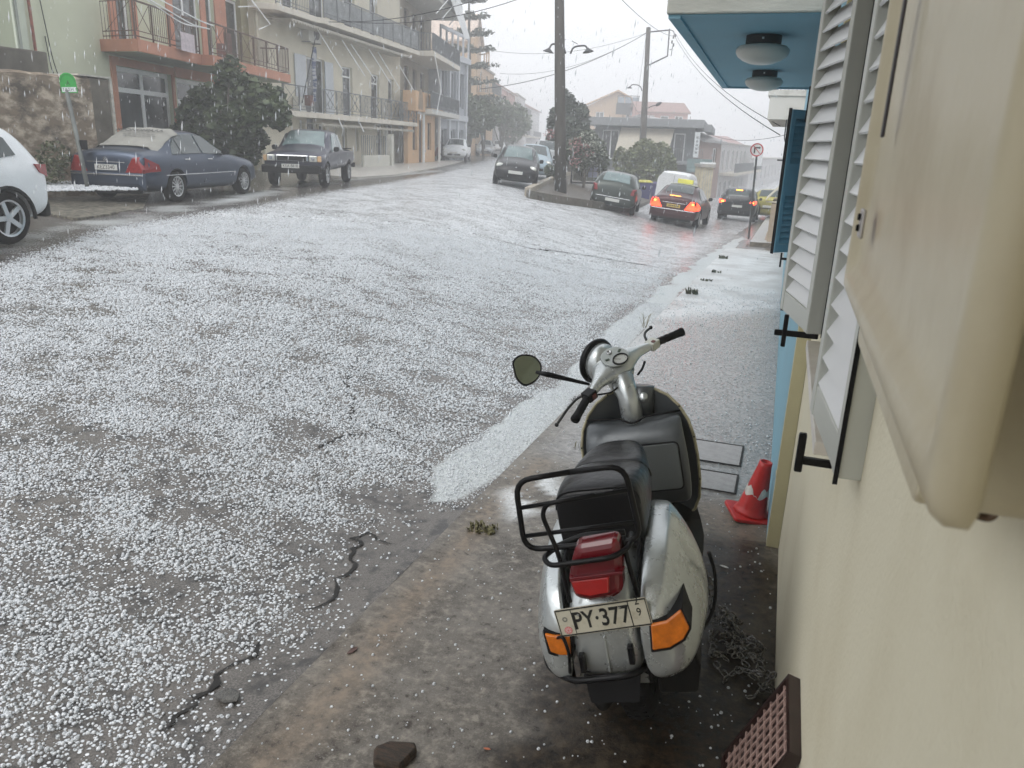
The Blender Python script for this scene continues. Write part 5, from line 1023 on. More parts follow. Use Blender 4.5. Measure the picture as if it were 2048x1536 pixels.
b = MB(); b.tube([FB.P(-.2, .12, 11), FB.P(-.12, .12, 6.7), FB.P(-.05, .12, 6.5), FB.P(0, .12, .3)], .05, 8); b.tube([FB.P(-.1, .12, 6.6), FB.P(.35, .4, 6.75)], .05, 8); b.build('drain_pipe', mat('cream pipe', (.55, .52, .42), .6), ab)
fg0 = FB.uz(620, 100, 1.0); fg1 = FB.uz(606, 190, 1.05)
b = MB(); b.tube([FB.P(fg1[0], 1.0, fg1[1] - .3), FB.P(fg0[0], 1.3, fg0[1] + .6)], .02, 6); fl = b.build('flag_pole', blk, ab)
b = MB(); n_ = 12; wv = []
for i in range(n_ + 1):
    t = i / n_; z = fg0[1] + .1 - t * 2.1; u = fg0[0] - .05 - t * .12; wd_ = .10 + .05 * math.sin(t * 6)
    wv += [FB.P(u - wd_, 1.18, z), FB.P(u, 1.30 + .03 * math.sin(i), z), FB.P(u + wd_ * .7, 1.20, z)]
b.add(wv, [(3 * i + j, 3 * i + j + 1, 3 * i + j + 4, 3 * i + j + 3) for i in range(n_) for j in range(2)])
fo = b.build('flag', mat('blue and white flag cloth', (.05, .07, .14), .8, scale=4, col2=(.38, .39, .41), thr=(.48, .52), stretch=(.4, .4, 2)), fl, smooth=True)
part(FB, ab, 'flower_pot', mat('brown pot', (.12, .05, .04), .6), [(fg1[0] + .3, fg1[0] + .62, .95, 1.2, z1 + .25, z1 + .65)])
part(FB, ab, 'entrance_fence', irong, [(fbp(664, 290)[0] + .22 * i, fbp(664, 290)[0] + .22 * i + .03, 1.5, 1.53, .4, 1.9) for i in range(14)])
part(FB, ab, 'fence_wall', mat('pale cement wall', (.55, .54, .48), .8, var=.08), [(fbp(664, 290)[0], fbp(664, 290)[0] + 3.2, 1.48, 1.62, .2, .98), (fbp(664, 290)[0] + 3.3, fbp(664, 290)[0] + 3.6, 1.45, 1.7, .2, 2.0)])
part(FB, ab, 'gate_pillar', whit, [(fbp(774, 280)[0] - .35, fbp(774, 280)[0] - .12, .02, .12, .3, 2.9), (LBn - .35, LBn - .1, .02, .2, .3, 2.9)])
# ---- pavement in front of it
C_p = mat('pale wet paving', (.50, .48, .44), .35, var=.1, scale=1.5)
k0 = [pp(662, 352, .42), pp(715, 355, .42), pp(790, 350, .42), pp(850, 338, .45), pp(905, 326, .5)]; back = [FB.o + FB.u * (LBn + 14) , FB.o + FB.u * 3.0]
b = MB(); b.prism([(p.x, p.y) for p in k0 + back], lambda x, y: (x, y, -.3), lambda x, y: (x, y, .44 + .004 * max(0, y - 35))); tag(b.build('pavement', C_p), kind='structure')
# ---- terraced houses further along
def L2(X, D): return L(X, D)
# dark beige block with white draped awnings and stacked balconies
C0, C1 = L(-7.1, 47.6), L(-6.3, 56.5); FC = Face(C0, C1); cb_ = empty('balconied_block', (C0.x, C0.y, 0), FC.rz, 'tall grey brown block with stacked balconies and a long draped white awning', 'apartment block')
taup = mat('taupe render', (.30, .26, .20), .8, var=.12, scale=1)
wh = [(1.0 + k * 2.2, 2.2 + k * 2.2, z + .1, z + 2.3) for k in range(3) for z in (3.6, 6.7, 9.8, 12.9)]
wall_with_holes(FC, cb_, 'wall', taup, 0, FC.len, -.5, 16, wh); part(FC, cb_, 'side_wall', taup, [(-.02, FC.len, -9, -.302, -.5, 16)])
for h_ in wh: window(FC, cb_, *h_, name='balcony_door', frame=iron, fr=.06)
for k, z in enumerate((3.5, 6.6, 9.7, 12.8)):
    bo = part(FC, cb_, 'balcony', slabm if k % 2 else mat('white balcony edge', (.55, .54, .50), .8, var=.1), [(-.4 + .3 * k, FC.len, 0, 2.0, z - .28, z)], .02)
    railing(FC, bo, -.4 + .3 * k, FC.len, 1.95, z, m=irong, cross=False, step=.16, t=.03, ends=(-.35 + .3 * k,), panel=2)
    part(FC, bo, 'screen', mat('grey tinted balcony panels', (.16, .165, .17), .35), [(-.3 + .3 * k, FC.len, 1.88, 1.90, z + .08, z + .9)])
b = MB(); cl_ = [FC.P(1.0, 1.6, 12.1), FC.P(7.5, 1.6, 12.1), FC.P(7.0, 2.9, 8.2), FC.P(5.2, 2.9, 7.9)]; b.add(cl_ + [p + Vector((0, 0, -.03)) for p in cl_], [(0, 1, 2, 3), (7, 6, 5, 4), (0, 4, 5, 1), (1, 5, 6, 2), (2, 6, 7, 3), (3, 7, 4, 0)]); b.build('awning', mat('white awning canvas', (.66, .67, .67), .8, var=.04), cb_)
b = MB(); cl_ = [FC.P(.0, 1.6, 12.1), FC.P(1.0, 1.6, 12.1), FC.P(3.6, 2.7, 9.6), FC.P(2.2, 2.7, 9.8)]; b.add(cl_ + [p + Vector((0, 0, -.03)) for p in cl_], [(0, 1, 2, 3), (7, 6, 5, 4), (0, 4, 5, 1), (1, 5, 6, 2), (2, 6, 7, 3), (3, 7, 4, 0)]); b.build('awning', mat('white awning canvas', (.66, .67, .67), .8), cb_)
for u in (.2, 2.0, 4.4): arm(FC, cb_, [(u, 1.9, 12), (u + .9, 2.7, 9.6), (u + .2, 2.0, 8.6)], whit, .035)
arm(FC, cb_, [(.1, 2, 6.4), (.5, 2.3, 4.6), (.2, 2.1, 3.2)], whit, .03)
# orange shop with arch
O0, O1 = L(-6.35, 45.4), L(-5.5, 51.6); FO = Face(O0, O1); os_ = empty('orange_shop', (O0.x, O0.y, 0), FO.rz, 'small orange shopfront with an arched niche between the beige block and grey house', 'shop')
orng = mat('peach orange paint', (.56, .36, .20), .75, var=.08, scale=1.2)
oh = [(1.0, 1.9, 1.2, 2.9), (2.4, 3.3, .45, 2.9), (4.4, 5.3, 1.2, 2.8)]
wall_with_holes(FO, os_, 'wall', orng, 0, FO.len, -.3, 3.3, oh, th=.25)
part(FO, os_, 'parapet', orng, [(-.3, FO.len + .3, -.2, .55, 3.302, 4.35)], .03)
b = MB(); b.prism([(0.2, 3.4)] + [(.7 - .45 * math.cos(a), 3.75 + .75 * math.sin(a)) for a in [k * math.pi / 10 for k in range(11)]] + [(1.15, 3.4)], lambda u, z: FO.P(u, .553, z), lambda u, z: FO.P(u, .57, z)); b.build('arched_niche', mat('dull brown niche', (.26, .19, .13), .8), os_)
part(FO, os_, 'porch_post', whit, [(2.05, 2.17, .3, .42, .2, 3.3), (FO.len - .3, FO.len - .18, .3, .42, .2, 3.3)])
for k, h_ in enumerate(oh): window(FO, os_, *h_, name='door' if k == 1 else 'window', frame=iron, fr=.06)
# grey house with pilasters
D0, D1 = L(-5.75, 55.5), L(-4.3, 62); FD = Face(D0, D1); gy = empty('grey_house', (D0.x, D0.y, 0), FD.rz, 'three storey grey house with pilasters and a framed roof parapet', 'house')
greyp = mat('cool grey render', (.36, .38, .41), .8, var=.06, scale=.8); greyl = mat('pale grey trim', (.50, .52, .55), .7, var=.04)
gh_ = [(.7 + k * 2.05, 2.1 + k * 2.05, z, z + 2.4 if z > 2 else 2.6) for k in range(3) for z in (.5, 4.1)]
wall_with_holes(FD, gy, 'wall', greyp, 0, FD.len, -.5, 7.2, gh_); part(FD, gy, 'side_wall', greyp, [(-.02, FD.len, -9, -.302, -.5, 7.2)])
for h_ in gh_: window(FD, gy, *h_, frame=greyp, fr=.12, recess=.2)
part(FD, gy, 'pilaster', greyl, [(q, q + .32, .002, .16, .3, 7.2) for q in (0, 2.2, 4.3, FD.len - .32)]); part(FD, gy, 'cornice', greyl, [(-.1, FD.len + .1, -.3, .35, 7.203, 7.6), (-.05, FD.len + .05, -.3, .22, 3.2, 3.6)], .02)
pr_ = [(0, FD.len, .1, .22, 8.9, 9.1)] + [(q, q + .12, .1, .22, 7.6, 8.9) for q in (0, 1.3, 2.6, 3.9, 5.2, FD.len - .12)]; part(FD, gy, 'roof_railing', greyl, pr_); part(FD, gy, 'side_pillar', greyl, [(-.02, .5, -9, -8.5, 7.2, 9)])
part(FD, gy, 'side_balcony', greyl, [(-.9, -.022, -7, -.3, 3.3, 3.55)])
# norfolk pine behind it
nb = L(-4.6, 70, .5); e = empty('tiered_pine', nb, 0, 'tall tiered pine rising behind the grey house', 'tree')
MB().tube([(0, 0, 0), (0, 0, 7), (-.2, 0, 14.2)], [.25, .18, .04], 8).build('trunk', bark, e, smooth=True)
cc = []; rr_ = []
for k in range(9):
    z = 3.5 + k * 1.25; w = 3.0 - k * .27
    for a in range(7):
        q = a * .9 + k * .4
        for t in (.35, .7, 1.0): cc.append((math.cos(q) * w * t, math.sin(q) * w * t, z + .25 * t)); rr_.append((.42, .42, .16))
leaves('crown', 5200, cc, rr_, .16, leafm('pine needles', (.045, .06, .045), (.10, .12, .09)), e, 6)
# orange house with round balcony
def simple_house(name, a, c, zt, m, label, wins, trim=None, roof=None, depth=9, cat='house', balc=(), zb=-.5, wf=whit, group=None):
    F = Face(a, c); e = empty(name, (a.x, a.y, 0), F.rz, label, cat, group); w = wall_with_holes(F, e, 'wall', m, 0, F.len, zb, zt, wins); part(F, e, 'side_wall', m, [(0, F.len, -depth, -.302, zb, zt)])
    for h_ in wins: window(F, e, *h_, name='window', frame=wf, fr=.1, mull=1 if h_[1] - h_[0] > 1.1 else 0)
    for (u0_, u1_, z, v) in balc:
        bo = part(F, e, 'balcony', trim or slabm, [(u0_, u1_, 0, v, z - .25, z)], .02); railing(F, bo, u0_, u1_, v - .05, z, m=irong, cross=False, step=.2, t=.03, ends=(u0_ + .03, u1_ - .03), panel=2)
    if roof:
        b = MB(); h, ov = roof[:2]; rm = roof[2]; along = len(roof) > 3
        if along: pts = [(-depth - ov, zt - .1), (-depth / 2, zt + h), (ov, zt - .1), (ov, zt + .1), (-depth / 2, zt + h + .22), (-depth - ov, zt + .1)]; b.prism(pts, lambda v, z: F.P(-ov, v, z), lambda v, z: F.P(F.len + ov, v, z))
        else: pts = [(-ov, zt - .05), (F.len / 2, zt + h), (F.len + ov, zt - .05), (F.len + ov, zt + .15), (F.len / 2, zt + h + .22), (-ov, zt + .15)]; b.prism(pts, lambda u, z: F.P(u, ov, z), lambda u, z: F.P(u, -depth - ov, z))
        b.build('roof', rm, e)
        g = MB()
        if along:
            for u in (0, F.len): g.prism([(-depth, zt), (-depth / 2, zt + h - .02), (0, zt)], lambda v, z, u=u: F.P(u if u else .0, v, z), lambda v, z, u=u: F.P(u - .2 if u else .2, v, z))
        else:
            for v in (0, -depth + .2): g.prism([(0, zt), (F.len / 2, zt + h - .02), (F.len, zt)], lambda u, z, v=v: F.P(u, v, z), lambda u, z, v=v: F.P(u, v - .2, z))
        g.build('gable_wall', m, e)
    else: part(F, e, 'roof', mat('flat roof cement', (.35, .33, .30), .9), [(-.1, F.len + .1, -depth, .15, zt + .002, zt + .2)])
    return e, F
tiles = mat('faded clay tiles', (.27, .17, .15), .8, var=.2, scale=3, bump=.4, bscale=30); orp = mat('ochre render', (.46, .33, .22), .8, var=.06); pinkp = mat('dusty pink render', (.48, .30, .27), .8, var=.08); greyw = mat('pale grey render', (.50, .49, .49), .8, var=.06)
e1, F1 = simple_house('orange_house', L(-4.7, 78), L(-3.3, 92), 8.9, orp, 'orange house with a round roof terrace beyond the grey house', [(1, 2.4, 3.4, 5.8), (4, 5.4, 3.4, 5.8), (1, 2.4, 6.6, 8.4), (4, 5.4, 6.6, 8.4), (8, 9.4, 6.6, 8.4)], balc=((.4, 7, 6.3, 1.8),), trim=orp)
b = MB(); b.lathe([(3.4, 0), (3.5, 0), (3.5, .12), (3.4, .12)], 28, Matrix.Translation(F1.P(5, -2.8, 10.3)), caps=False)
for k in range(14): a = k * math.pi / 7; p = F1.P(5 + 3.45 * math.cos(a), -2.8 + 3.45 * math.sin(a), 9.1); b.tube([p, p + Vector((0, 0, 1.25))], .08, 5)
F1.bx(b, -.2, .5, -.4, .3, 0, 11.0); b.build('terrace_rail', orp, e1)
simple_house('tower_house', L(-5.3, 84), L(-4.6, 88.5), 11.4, orp, 'tall narrow orange house with a steep gable behind the grey house', [(1, 1.8, 8.9, 10.8), (2.6, 3.4, 8.9, 10.8)], roof=(2.6, .3, mat('pale verge', (.55, .45, .38), .8)), zb=-.5)
e2, F2 = simple_house('white_gabled_house', L(-3.4, 96), L(-2.2, 106), 7.3, greyw, 'pale gabled house with a faded red roof beyond the orange one', [(1, 2, 4, 6), (5, 6, 4, 6)], roof=(2.6, .4, tiles, 1))
simple_house('pink_gabled_house', L(-2.3, 110), L(-1.2, 122), 8.5, pinkp, 'pink grey gabled house far along the uphill street', [(1, 2.2, 3.6, 5.6), (4, 5.2, 3.6, 5.6), (1, 2.2, 6.6, 8.4)], roof=(2.4, .4, tiles, 1), balc=((.3, 6, 6.2, 1.6),))
simple_house('far_flat_house', L(-1.0, 126), L(.4, 142), 9.0, greyw, 'pale flat roofed house with balconies, faint in the rain', [(1, 2.2, 3.6, 5.6), (4, 5.2, 3.6, 5.6), (8, 9.2, 3.6, 5.6), (1, 2.2, 6.6, 8.4), (4, 5.2, 6.6, 8.4)], balc=((0, 10, 6.2, 1.6), (0, 10, 3.2, 1.6)))
simple_house('farthest_house', L(.9, 150), L(3.6, 172), 8.2, greyw, 'faintest long house at the end of the uphill street', [(1 + 3 * k, 2.4 + 3 * k, 3.6, 5.6) for k in range(5)], roof=(2.2, .4, tiles, 1), balc=((0, 14, 3.2, 1.4),))
gre = leafm('street tree leaves', (.05, .065, .035), (.12, .15, .085))
def roundtree(px, py, d, hh, w, seed, label, n=2600, m=gre, name='street_tree', group='trees along the uphill street', size=.22):
    p = dep(px, py, d); base = Vector((p.x, p.y, float(zroad(p.x, p.y)))); rd = random.Random(seed); c = []; r_ = []
    for k in range(9): c.append((rd.uniform(-w, w) * .6, rd.uniform(-w, w) * .6, hh * rd.uniform(.45, .85))); q = rd.uniform(.32, .55) * w; r_.append((q, q, q * .8))
    return tree(name, base, hh, c, r_, n, size, m, label, 'tree', seed, .12, group=group)
roundtree(968, 312, 66, 5.2, 2.6, 1, 'leafy tree beside the grey house at the start of the uphill street')
roundtree(1000, 308, 78, 5.8, 3.0, 2, 'second leafy tree up the street, behind the silver car')
roundtree(1025, 305, 92, 5.0, 2.6, 3, 'third tree up the street, paler in the rain')
roundtree(940, 314, 72, 4.6, 2.0, 7, 'bushy tree close against the orange house')
# ================================================================== VEHICLES
def paint(name, c, met=.35): return mat(name, c, .3, metal=met, var=.06, scale=3, coat=.22, spec=.3)
cglass = glass('car glass', (0.035, 0.05, 0.05), .05); cglass2 = glass('pale steamed car glass', (.14, .19, .19), .1)
redlamp = mat('red lamp lens', (.24, .010, .012), .15, var=.25, scale=30, coat=.6); clearlamp = mat('clear headlamp', (.62, .63, .58), .12, metal=.3, var=.15, scale=30, coat=.6)
glow_r = mat('lit red lamp', (1.0, .05, .015), .3, emit=2.6, var=.1); glow_a = mat('lit orange lamp', (1.0, .30, .04), .3, emit=4.0, var=.1)
alloy = mat('silver alloy', (.55, .56, .57), .3, metal=.7, var=.05); trimb = mat('black car plastic', (.010, .010, .010), .6, var=.2, spec=.15); platem = mat('white plate', (.55, .55, .52), .45, var=.05); chr_ = mat('chrome strip', (.62, .63, .64), .18, metal=.9, var=.03)
class Car:
    """body lofted along x (front is +x) from stations (x, zbottom, zbelt, ztop, half widths: bottom, belt, top)"""
    def __init__(s, st): s.st = st
    def at(s, x):
        st = s.st
        for a, b in zip(st[:-1], st[1:]):
            if a[0] <= x <= b[0]: t = (x - a[0]) / (b[0] - a[0] + 1e-9); return [p + (q - p) * t for p, q in zip(a, b)]
        return list(st[0] if x < st[0][0] else st[-1])
    def side(s, x, t, off=0.0):      # t=0 belt, 1 roof edge
        _, zb, zl, zt, wb, wl, wt = s.at(x); return Vector((x, wl + (wt - wl) * t * .93 + off, zl + (zt - .055 - zl) * t))
    def top(s, x, k, off=0.0):
        _, zb, zl, zt, wb, wl, wt = s.at(x); return Vector((x, k * wt * .90, zt + .012 * (1 - k * k) * 2 + off))
    def ring(s, q):
        x, zb, zl, zt, wb, wl, wt = q; h = [(0, zb), (wb * .7, zb), (wb, zb + .07), (max(wb, wl) + .012, zb + (zl - zb) * .5), (max(wb, wl) + .006, zb + (zl - zb) * .82), (wl, zl), (wl + (wt - wl) * .55, zl + (zt - .05 - zl) * .55), (wt, zt - .055), (wt * .84, zt - .005), (wt * .4, zt + .018), (0, zt + .024)]
        return [Vector((x, -y, z)) for y, z in h] + [Vector((x, y, z)) for y, z in reversed(h[1:-1])]
def make_car(name, label, st, m, wb, wx, wr=.31, tyre_w=.20, track=None, gl=None, sidewins=(), wind=None, rearwin=None, cat='car', group=None, spokes=8, wheelm=None, arch=True, roofm=None, lamps=(), extra=None, mirror=True, mirx=None, handles=(), rim_r=.66, trim_z=None):
    e = empty(name, (0, 0, 0), 0, label, cat, group); c = Car(st); gl = gl or cglass; b = MB(); b.loft([c.ring(q) for q in st]); body = b.build('body', m, e, smooth=True, sub=2)
    half = max(q[4] for q in st) + .012; track = track or half - tyre_w * .5 - .015
    if arch:
        k = MB()
        for x in (wx, wx + wb):
            for s_ in (-1, 1): k.lathe([(0, -.16), (wr + .055, -.16), (wr + .055, .2), (0, .2)], 28, Matrix.Translation((x, s_ * (half - .10), wr)) @ Matrix.Rotation(math.pi / 2, 4, 'X'))
        cut = k.build('cutter', m); bo = body.modifiers.new('arches', 'BOOLEAN'); bo.operation = 'DIFFERENCE'; bo.object = cut; bo.solver = 'EXACT'
        dg = bpy.context.evaluated_depsgraph_get(); me = bpy.data.meshes.new_from_object(body.evaluated_get(dg)); body.modifiers.clear(); body.data = me; bpy.data.objects.remove(cut)
        me.materials.clear(); me.materials.append(m); me.set_sharp_from_angle(angle=R(50))
    for x in (wx, wx + wb):
        for s_ in (-1, 1):
            w = empty('wheel', (x, s_ * track, wr)); w.parent = e; Mx = Matrix.Rotation(-s_ * math.pi / 2, 4, 'X'); h = tyre_w / 2
            MB().lathe([(wr * rim_r, -h), (wr * .93, -h), (wr, -h * .6), (wr, h * .6), (wr * .93, h), (wr * rim_r, h)], 30, Mx, caps=False).build('tyre', tyrem, w, smooth=True)
            MB().lathe([(0, h * .3), (wr * rim_r * .98, h * .3), (wr * rim_r * .98, -h), (0, -h)], 24, Mx).build('hub', trimb, w)
            r_ = MB(); rr = wr * rim_r; r_.lathe([(rr * .9, h * .9), (rr * 1.02, h * .98), (rr * 1.0, h * .3), (rr * .9, h * .35)], 30, Mx, caps=False); r_.lathe([(0, h * .9), (rr * .22, h * .86), (rr * .26, h * .5), (0, h * .5)], 16, Mx)
            for q in range(spokes):
                a = 2 * math.pi * q / spokes; wd = rr * (2.1 / spokes) * .5 if spokes < 20 else rr * .06
                r_.box(rr * .2, rr * .93, -wd * .62, wd * .62, h * .62, h * .84, Mx @ Matrix.Rotation(a, 4, 'Z'))
            r_.build('rim', wheelm or alloy, w, auto=30)
            if arch: pass
    if sidewins:
        for s_ in (-1, 1):
            for wn_ in sidewins:      # quad of (x,t)
                xs_ = wn_; P = []
                n = len(xs_)
                for (x, t) in xs_: p = c.side(x, t, .012); P.append(Vector((p.x, p.y * s_, p.z)))
                cn_ = sum(P, Vector()) / n; b = MB(); I = [p + Vector((0, -.02 * s_, 0)) for p in P]; b.loft([I, P]); b.build('side_window', gl, e)
    def glassstrip(nm, xa, xb, ka, kb, mm, off=.012):
        b = MB(); rows = []
        for i in range(7):
            x = xa + (xb - xa) * i / 6; k = ka + (kb - ka) * i / 6; rows.append([c.top(x, k * q, off) for q in (-1, -.6, -.2, .2, .6, 1)])
        v = [p for r_ in rows for p in r_]; w = [p - Vector((0, 0, .02)) for p in v]; f = []
        for i in range(6):
            for j in range(5): a = i * 6 + j; f += [(a, a + 1, a + 7, a + 6), (a + 42, a + 48, a + 49, a + 43)]
        b.add(v + w, f); return b.build(nm, mm, e, smooth=True)
    if wind: glassstrip('windscreen', *wind, gl)
    if rearwin: glassstrip('rear_window', *rearwin, gl)
    if mirror:
        mx_ = mirx if mirx is not None else wx + wb - .95
        for s_ in (-1, 1):
            p = c.side(mx_, .12); b = MB(); b.loft([[Vector((x, s_ * (p.y + d), p.z + z)) for d, z in ((.02, .03), (.06, -.02), (.17, .0), (.185, .09), (.15, .13), (.05, .12))] for x in (mx_ - .06, mx_ + .05)]); b.build('wing_mirror', trimb, e, bevel=.012)
    for x in handles:
        for s_ in (-1, 1):
            p = c.side(x, 0); b = MB(); b.box(x - .10, x + .10, s_ * (p.y + .012), s_ * (p.y + .035), p.z - .10, p.z - .075); b.build('door_handle', chr_ if trim_z else m, e, bevel=.005)
    if trim_z:
        for s_ in (-1, 1):
            b = MB(); q0, q1 = trim_z[1:]; n = 14
            b.tube([Vector((x, s_ * (max(c.at(x)[4], c.at(x)[5]) + .014), trim_z[0])) for x in [q0 + (q1 - q0) * i / n for i in range(n + 1)]], .011, 5); b.build('side_strip', chr_, e)
    if extra: extra(e, c)
    return e, c
def xbox(e, name, m, x0, x1, y0, y1, z0, z1, bev=.01): b = MB(); b.box(x0, x1, y0, y1, z0, z1); return b.build(name, m, e, bevel=bev)
def endpoly(e, name, m, x, pts, d=.03, both=True, wrap=0.0, bev=.008, slant=0.0):
    for s_ in ((-1, 1) if both else (1,)):
        b = MB(); b.prism(pts, lambda y, z: (x + wrap * max(0, y - .5) + slant * (z - pts[0][1]), s_ * y, z), lambda y, z: (x + d + wrap * max(0, y - .5) + slant * (z - pts[0][1]), s_ * y, z)); b.build(name, m, e, bevel=bev)
def plate(e, x, z, txt, facing, w=.50, m=None):
    p = xbox(e, 'number_plate', m or platem, x - .008, x + .008, -w / 2, w / 2, z - .055, z + .055, .003)
    if txt:
        Mx = Matrix.Translation((x + facing * .009, 0, z)) @ Matrix(((0, 0, facing, 0), (facing, 0, 0, 0), (0, 1, 0, 0), (0, 0, 0, 1)))
        text_obj('plate_characters', txt, .11, ink, p, Mx, .001, sx=.95)
    return p
def setcar(e, px, py, wl, az, f=zroad):
    """stand the car so that its wheel at local (x, y) meets the ground where pixel (px, py) sees it; az = heading in degrees right of the camera's"""
    g = G(px, py, f); d = LA * math.sin(R(az)) + LB * math.cos(R(az)); rz = math.atan2(d.y, d.x); rot = Matrix.Rotation(rz, 3, 'Z'); o = Vector((g.x, g.y, 0)) - rot @ Vector((wl[0], wl[1], 0))
    def zz(x, y): q = o + rot @ Vector((x, y, 0)); return float(f(q.x, q.y))
    pit = math.atan2(zz(2.6, 0) - zz(0, 0), 2.6); rol = math.atan2(zz(1.3, .8) - zz(1.3, -.8), 1.6) * .6
    e.location = (o.x, o.y, zz(0, 0) - abs(rol) * .25); e.rotation_euler = (rol, -pit, rz)
# --- saloon shape used twice (x=0 rear axle)
SED = [(-1.02, .42, .78, .84, .62, .66, .50), (-.98, .30, .90, .99, .80, .80, .66), (-.86, .24, .93, 1.045, .87, .84, .70), (-.45, .20, .94, 1.07, .90, .86, .70), (-.28, .20, .945, 1.12, .90, .865, .68), (.15, .19, .95, 1.34, .905, .87, .62), (.45, .19, .955, 1.435, .905, .875, .60), (1.0, .19, .955, 1.455, .905, .875, .60), (1.45, .19, .95, 1.43, .905, .875, .60), (1.85, .19, .945, 1.26, .905, .87, .64), (2.22, .19, .94, 1.03, .905, .865, .72), (2.6, .19, .90, .98, .905, .855, .72), (3.2, .20, .84, .91, .89, .82, .66), (3.62, .24, .74, .80, .83, .76, .58), (3.76, .36, .62, .66, .62, .58, .44)]
swin = ([(-.02, .10), (.13, .62), (.30, .86), (.30, .08)], [(.34, .08), (.34, .88), (.62, .97), (1.06, .98), (1.06, .08)], [(1.12, .08), (1.12, .98), (1.42, .93), (1.80, .55), (2.02, .10)])
def sedan_rear(lit, redm, st_txt, pm=None):
    def f(e, c):
        for s_ in (-1, 1):
            b = MB(); b.loft([[Vector((x, s_ * y, z)) for y, z in q] for x, q in ((-.93, [(.40, .60), (.82, .60), (.86, .68), (.74, .93), (.60, .93)]), (-1.02, [(.41, .61), (.79, .61), (.80, .68), (.69, .90), (.60, .90)]))])
            b.add([Vector((x, s_ * y, z)) for x, y, z in ((-1.0, .83, .61), (-.56, .93, .64), (-.62, .925, .78), (-.93, .82, .92), (-1.0, .78, .645), (-.66, .87, .66), (-.70, .86, .74), (-.97, .72, .87))], [(0, 1, 2, 3), (7, 6, 5, 4), (0, 4, 5, 1), (1, 5, 6, 2), (2, 6, 7, 3)])
            tl_ = b.build('tail_lamp', redm, e, bevel=.012)
            xbox(tl_, 'reverse_lens', glow_a if lit and s_ > 0 else mat('clear lens', (.7, .6, .58), .15), -1.012, -.995, s_ * .62, s_ * .72, .79, .83, .004)
        xbox(e, 'bumper_strip', chr_, -1.045, -1.02, -.80, .80, .555, .58, .004); xbox(e, 'boot_strip', chr_, -1.015, -1.0, -.42, .42, .80, .815, .003)
        xbox(e, 'plate_recess', trimb, -1.005, -.98, -.32, .32, .64, .775, .01); plate(e, -1.018, .705, st_txt, -1, m=pm)
        b = MB(); b.loft([[Vector((x, y, z)) for y, z in ((-w, z0), (w, z0), (w, z1), (-w, z1))] for x, w, z0, z1 in ((-1.03, .70, .40, .60), (-.99, .85, .26, .61))]); b.build('rear_bumper', e.children[0].data.materials[0], e, bevel=.03, seg=3)
        xbox(e, 'lower_bumper', trimb, -1.0, -.9, -.70, .70, .20, .30, .02)
    return f
slateb = paint('slate blue metallic', (.045, .062, .095), .5)
e, c = make_car('parked_car', 'slate blue saloon parked by the stone wall with a pale cover over its rear window', SED, slateb, 2.85, 0, .32, sidewins=swin, wind=(2.16, 1.52, .93, .88), rearwin=(-.22, .42, .88, .84), spokes=12, handles=(.45, 1.35), trim_z=(.56, -.4, 2.4), extra=sedan_rear(False, redlamp, 'KEZ3340'), mirx=1.95, cat='car')
car1 = e
w1 = G(352, 402); w2 = G(474, 388); hd = Vector((w2.x - w1.x, w2.y - w1.y, 0)).normalized(); az1 = math.degrees(math.atan2(hd.dot(LA), hd.dot(LB))); print('sedan', (w2 - w1).length, az1)
setcar(e, 352, 403, (0, -.82), az1)
for k in range(4): pass
b = MB(); rows = []
for i in range(11):
    x = -.42 + 1.0 * i / 10; rows.append([c.top(x, q, .03 + .012 * math.sin(i * 2.1 + q * 7)) for q in (-1.1, -.9, -.45, 0, .45, .9, 1.1)])
for r_ in rows: r_[0] = r_[0] + Vector((0, -.04, -.10)); r_[-1] = r_[-1] + Vector((0, .04, -.10))
v = [p for r_ in rows for p in r_]; w = [p - Vector((0, 0, .012)) for p in v]; f = []
for i in range(10):
    for j in range(6): a = i * 7 + j; f += [(a, a + 1, a + 8, a + 7), (a + 77, a + 84, a + 85, a + 78)]
b.add(v + w, f); cov = b.build('windscreen_cover', mat('pale grey cover cloth', (.25, .245, .22), .75, var=.1, scale=6, bump=.3, bscale=8), None, smooth=True)
cov.parent = car1; cov.name = 'window_cover'
pa_, pb_ = c.top(-.2, 0, .05), c.top(.25, 0, .05); dx_ = (pb_ - pa_).normalized(); nrm = Vector((-dx_.z, 0, dx_.x))
for k, (x_, s_, tt) in enumerate(((.20, .15, 'XPONOMIAAA'), (.09, .055, 'AYTOKINHTON EPIXEIPHSEIS'), (.02, .05, 'SERVICE - EPISKEVES'), (-.05, .045, 'THA. 26710'))):
    p = c.top(x_, 0, .055); Mx = Matrix((Vector((0, -1, 0)), dx_, nrm)).transposed().to_4x4(); Mx.translation = p
    if k == 0: text_obj('cover_lettering', tt, s_, mat('faded black print', (.06, .06, .06), .7), cov, Mx, .003, sx=1.1)
    else:
        b = MB()
        for q in range(7): b.box(-.38 + q * .11 + k * .05, -.30 + q * .11 + k * .05, -.012, .012, 0, .004, Mx)
        b.build('cover_small_print', mat('faded grey print', (.16, .16, .15), .7), cov)
b = MB(); b.tube([(-1.022, .035 * math.cos(a), .865 + .035 * math.sin(a)) for a in [k * math.pi / 8 for k in range(17)]], .006, 5)
for a in (90, 210, 330): b.tube([(-1.022, 0, .865), (-1.022, .033 * math.cos(R(a)), .865 + .033 * math.sin(R(a)))], .005, 4)
b.build('boot_badge', chr_, car1)
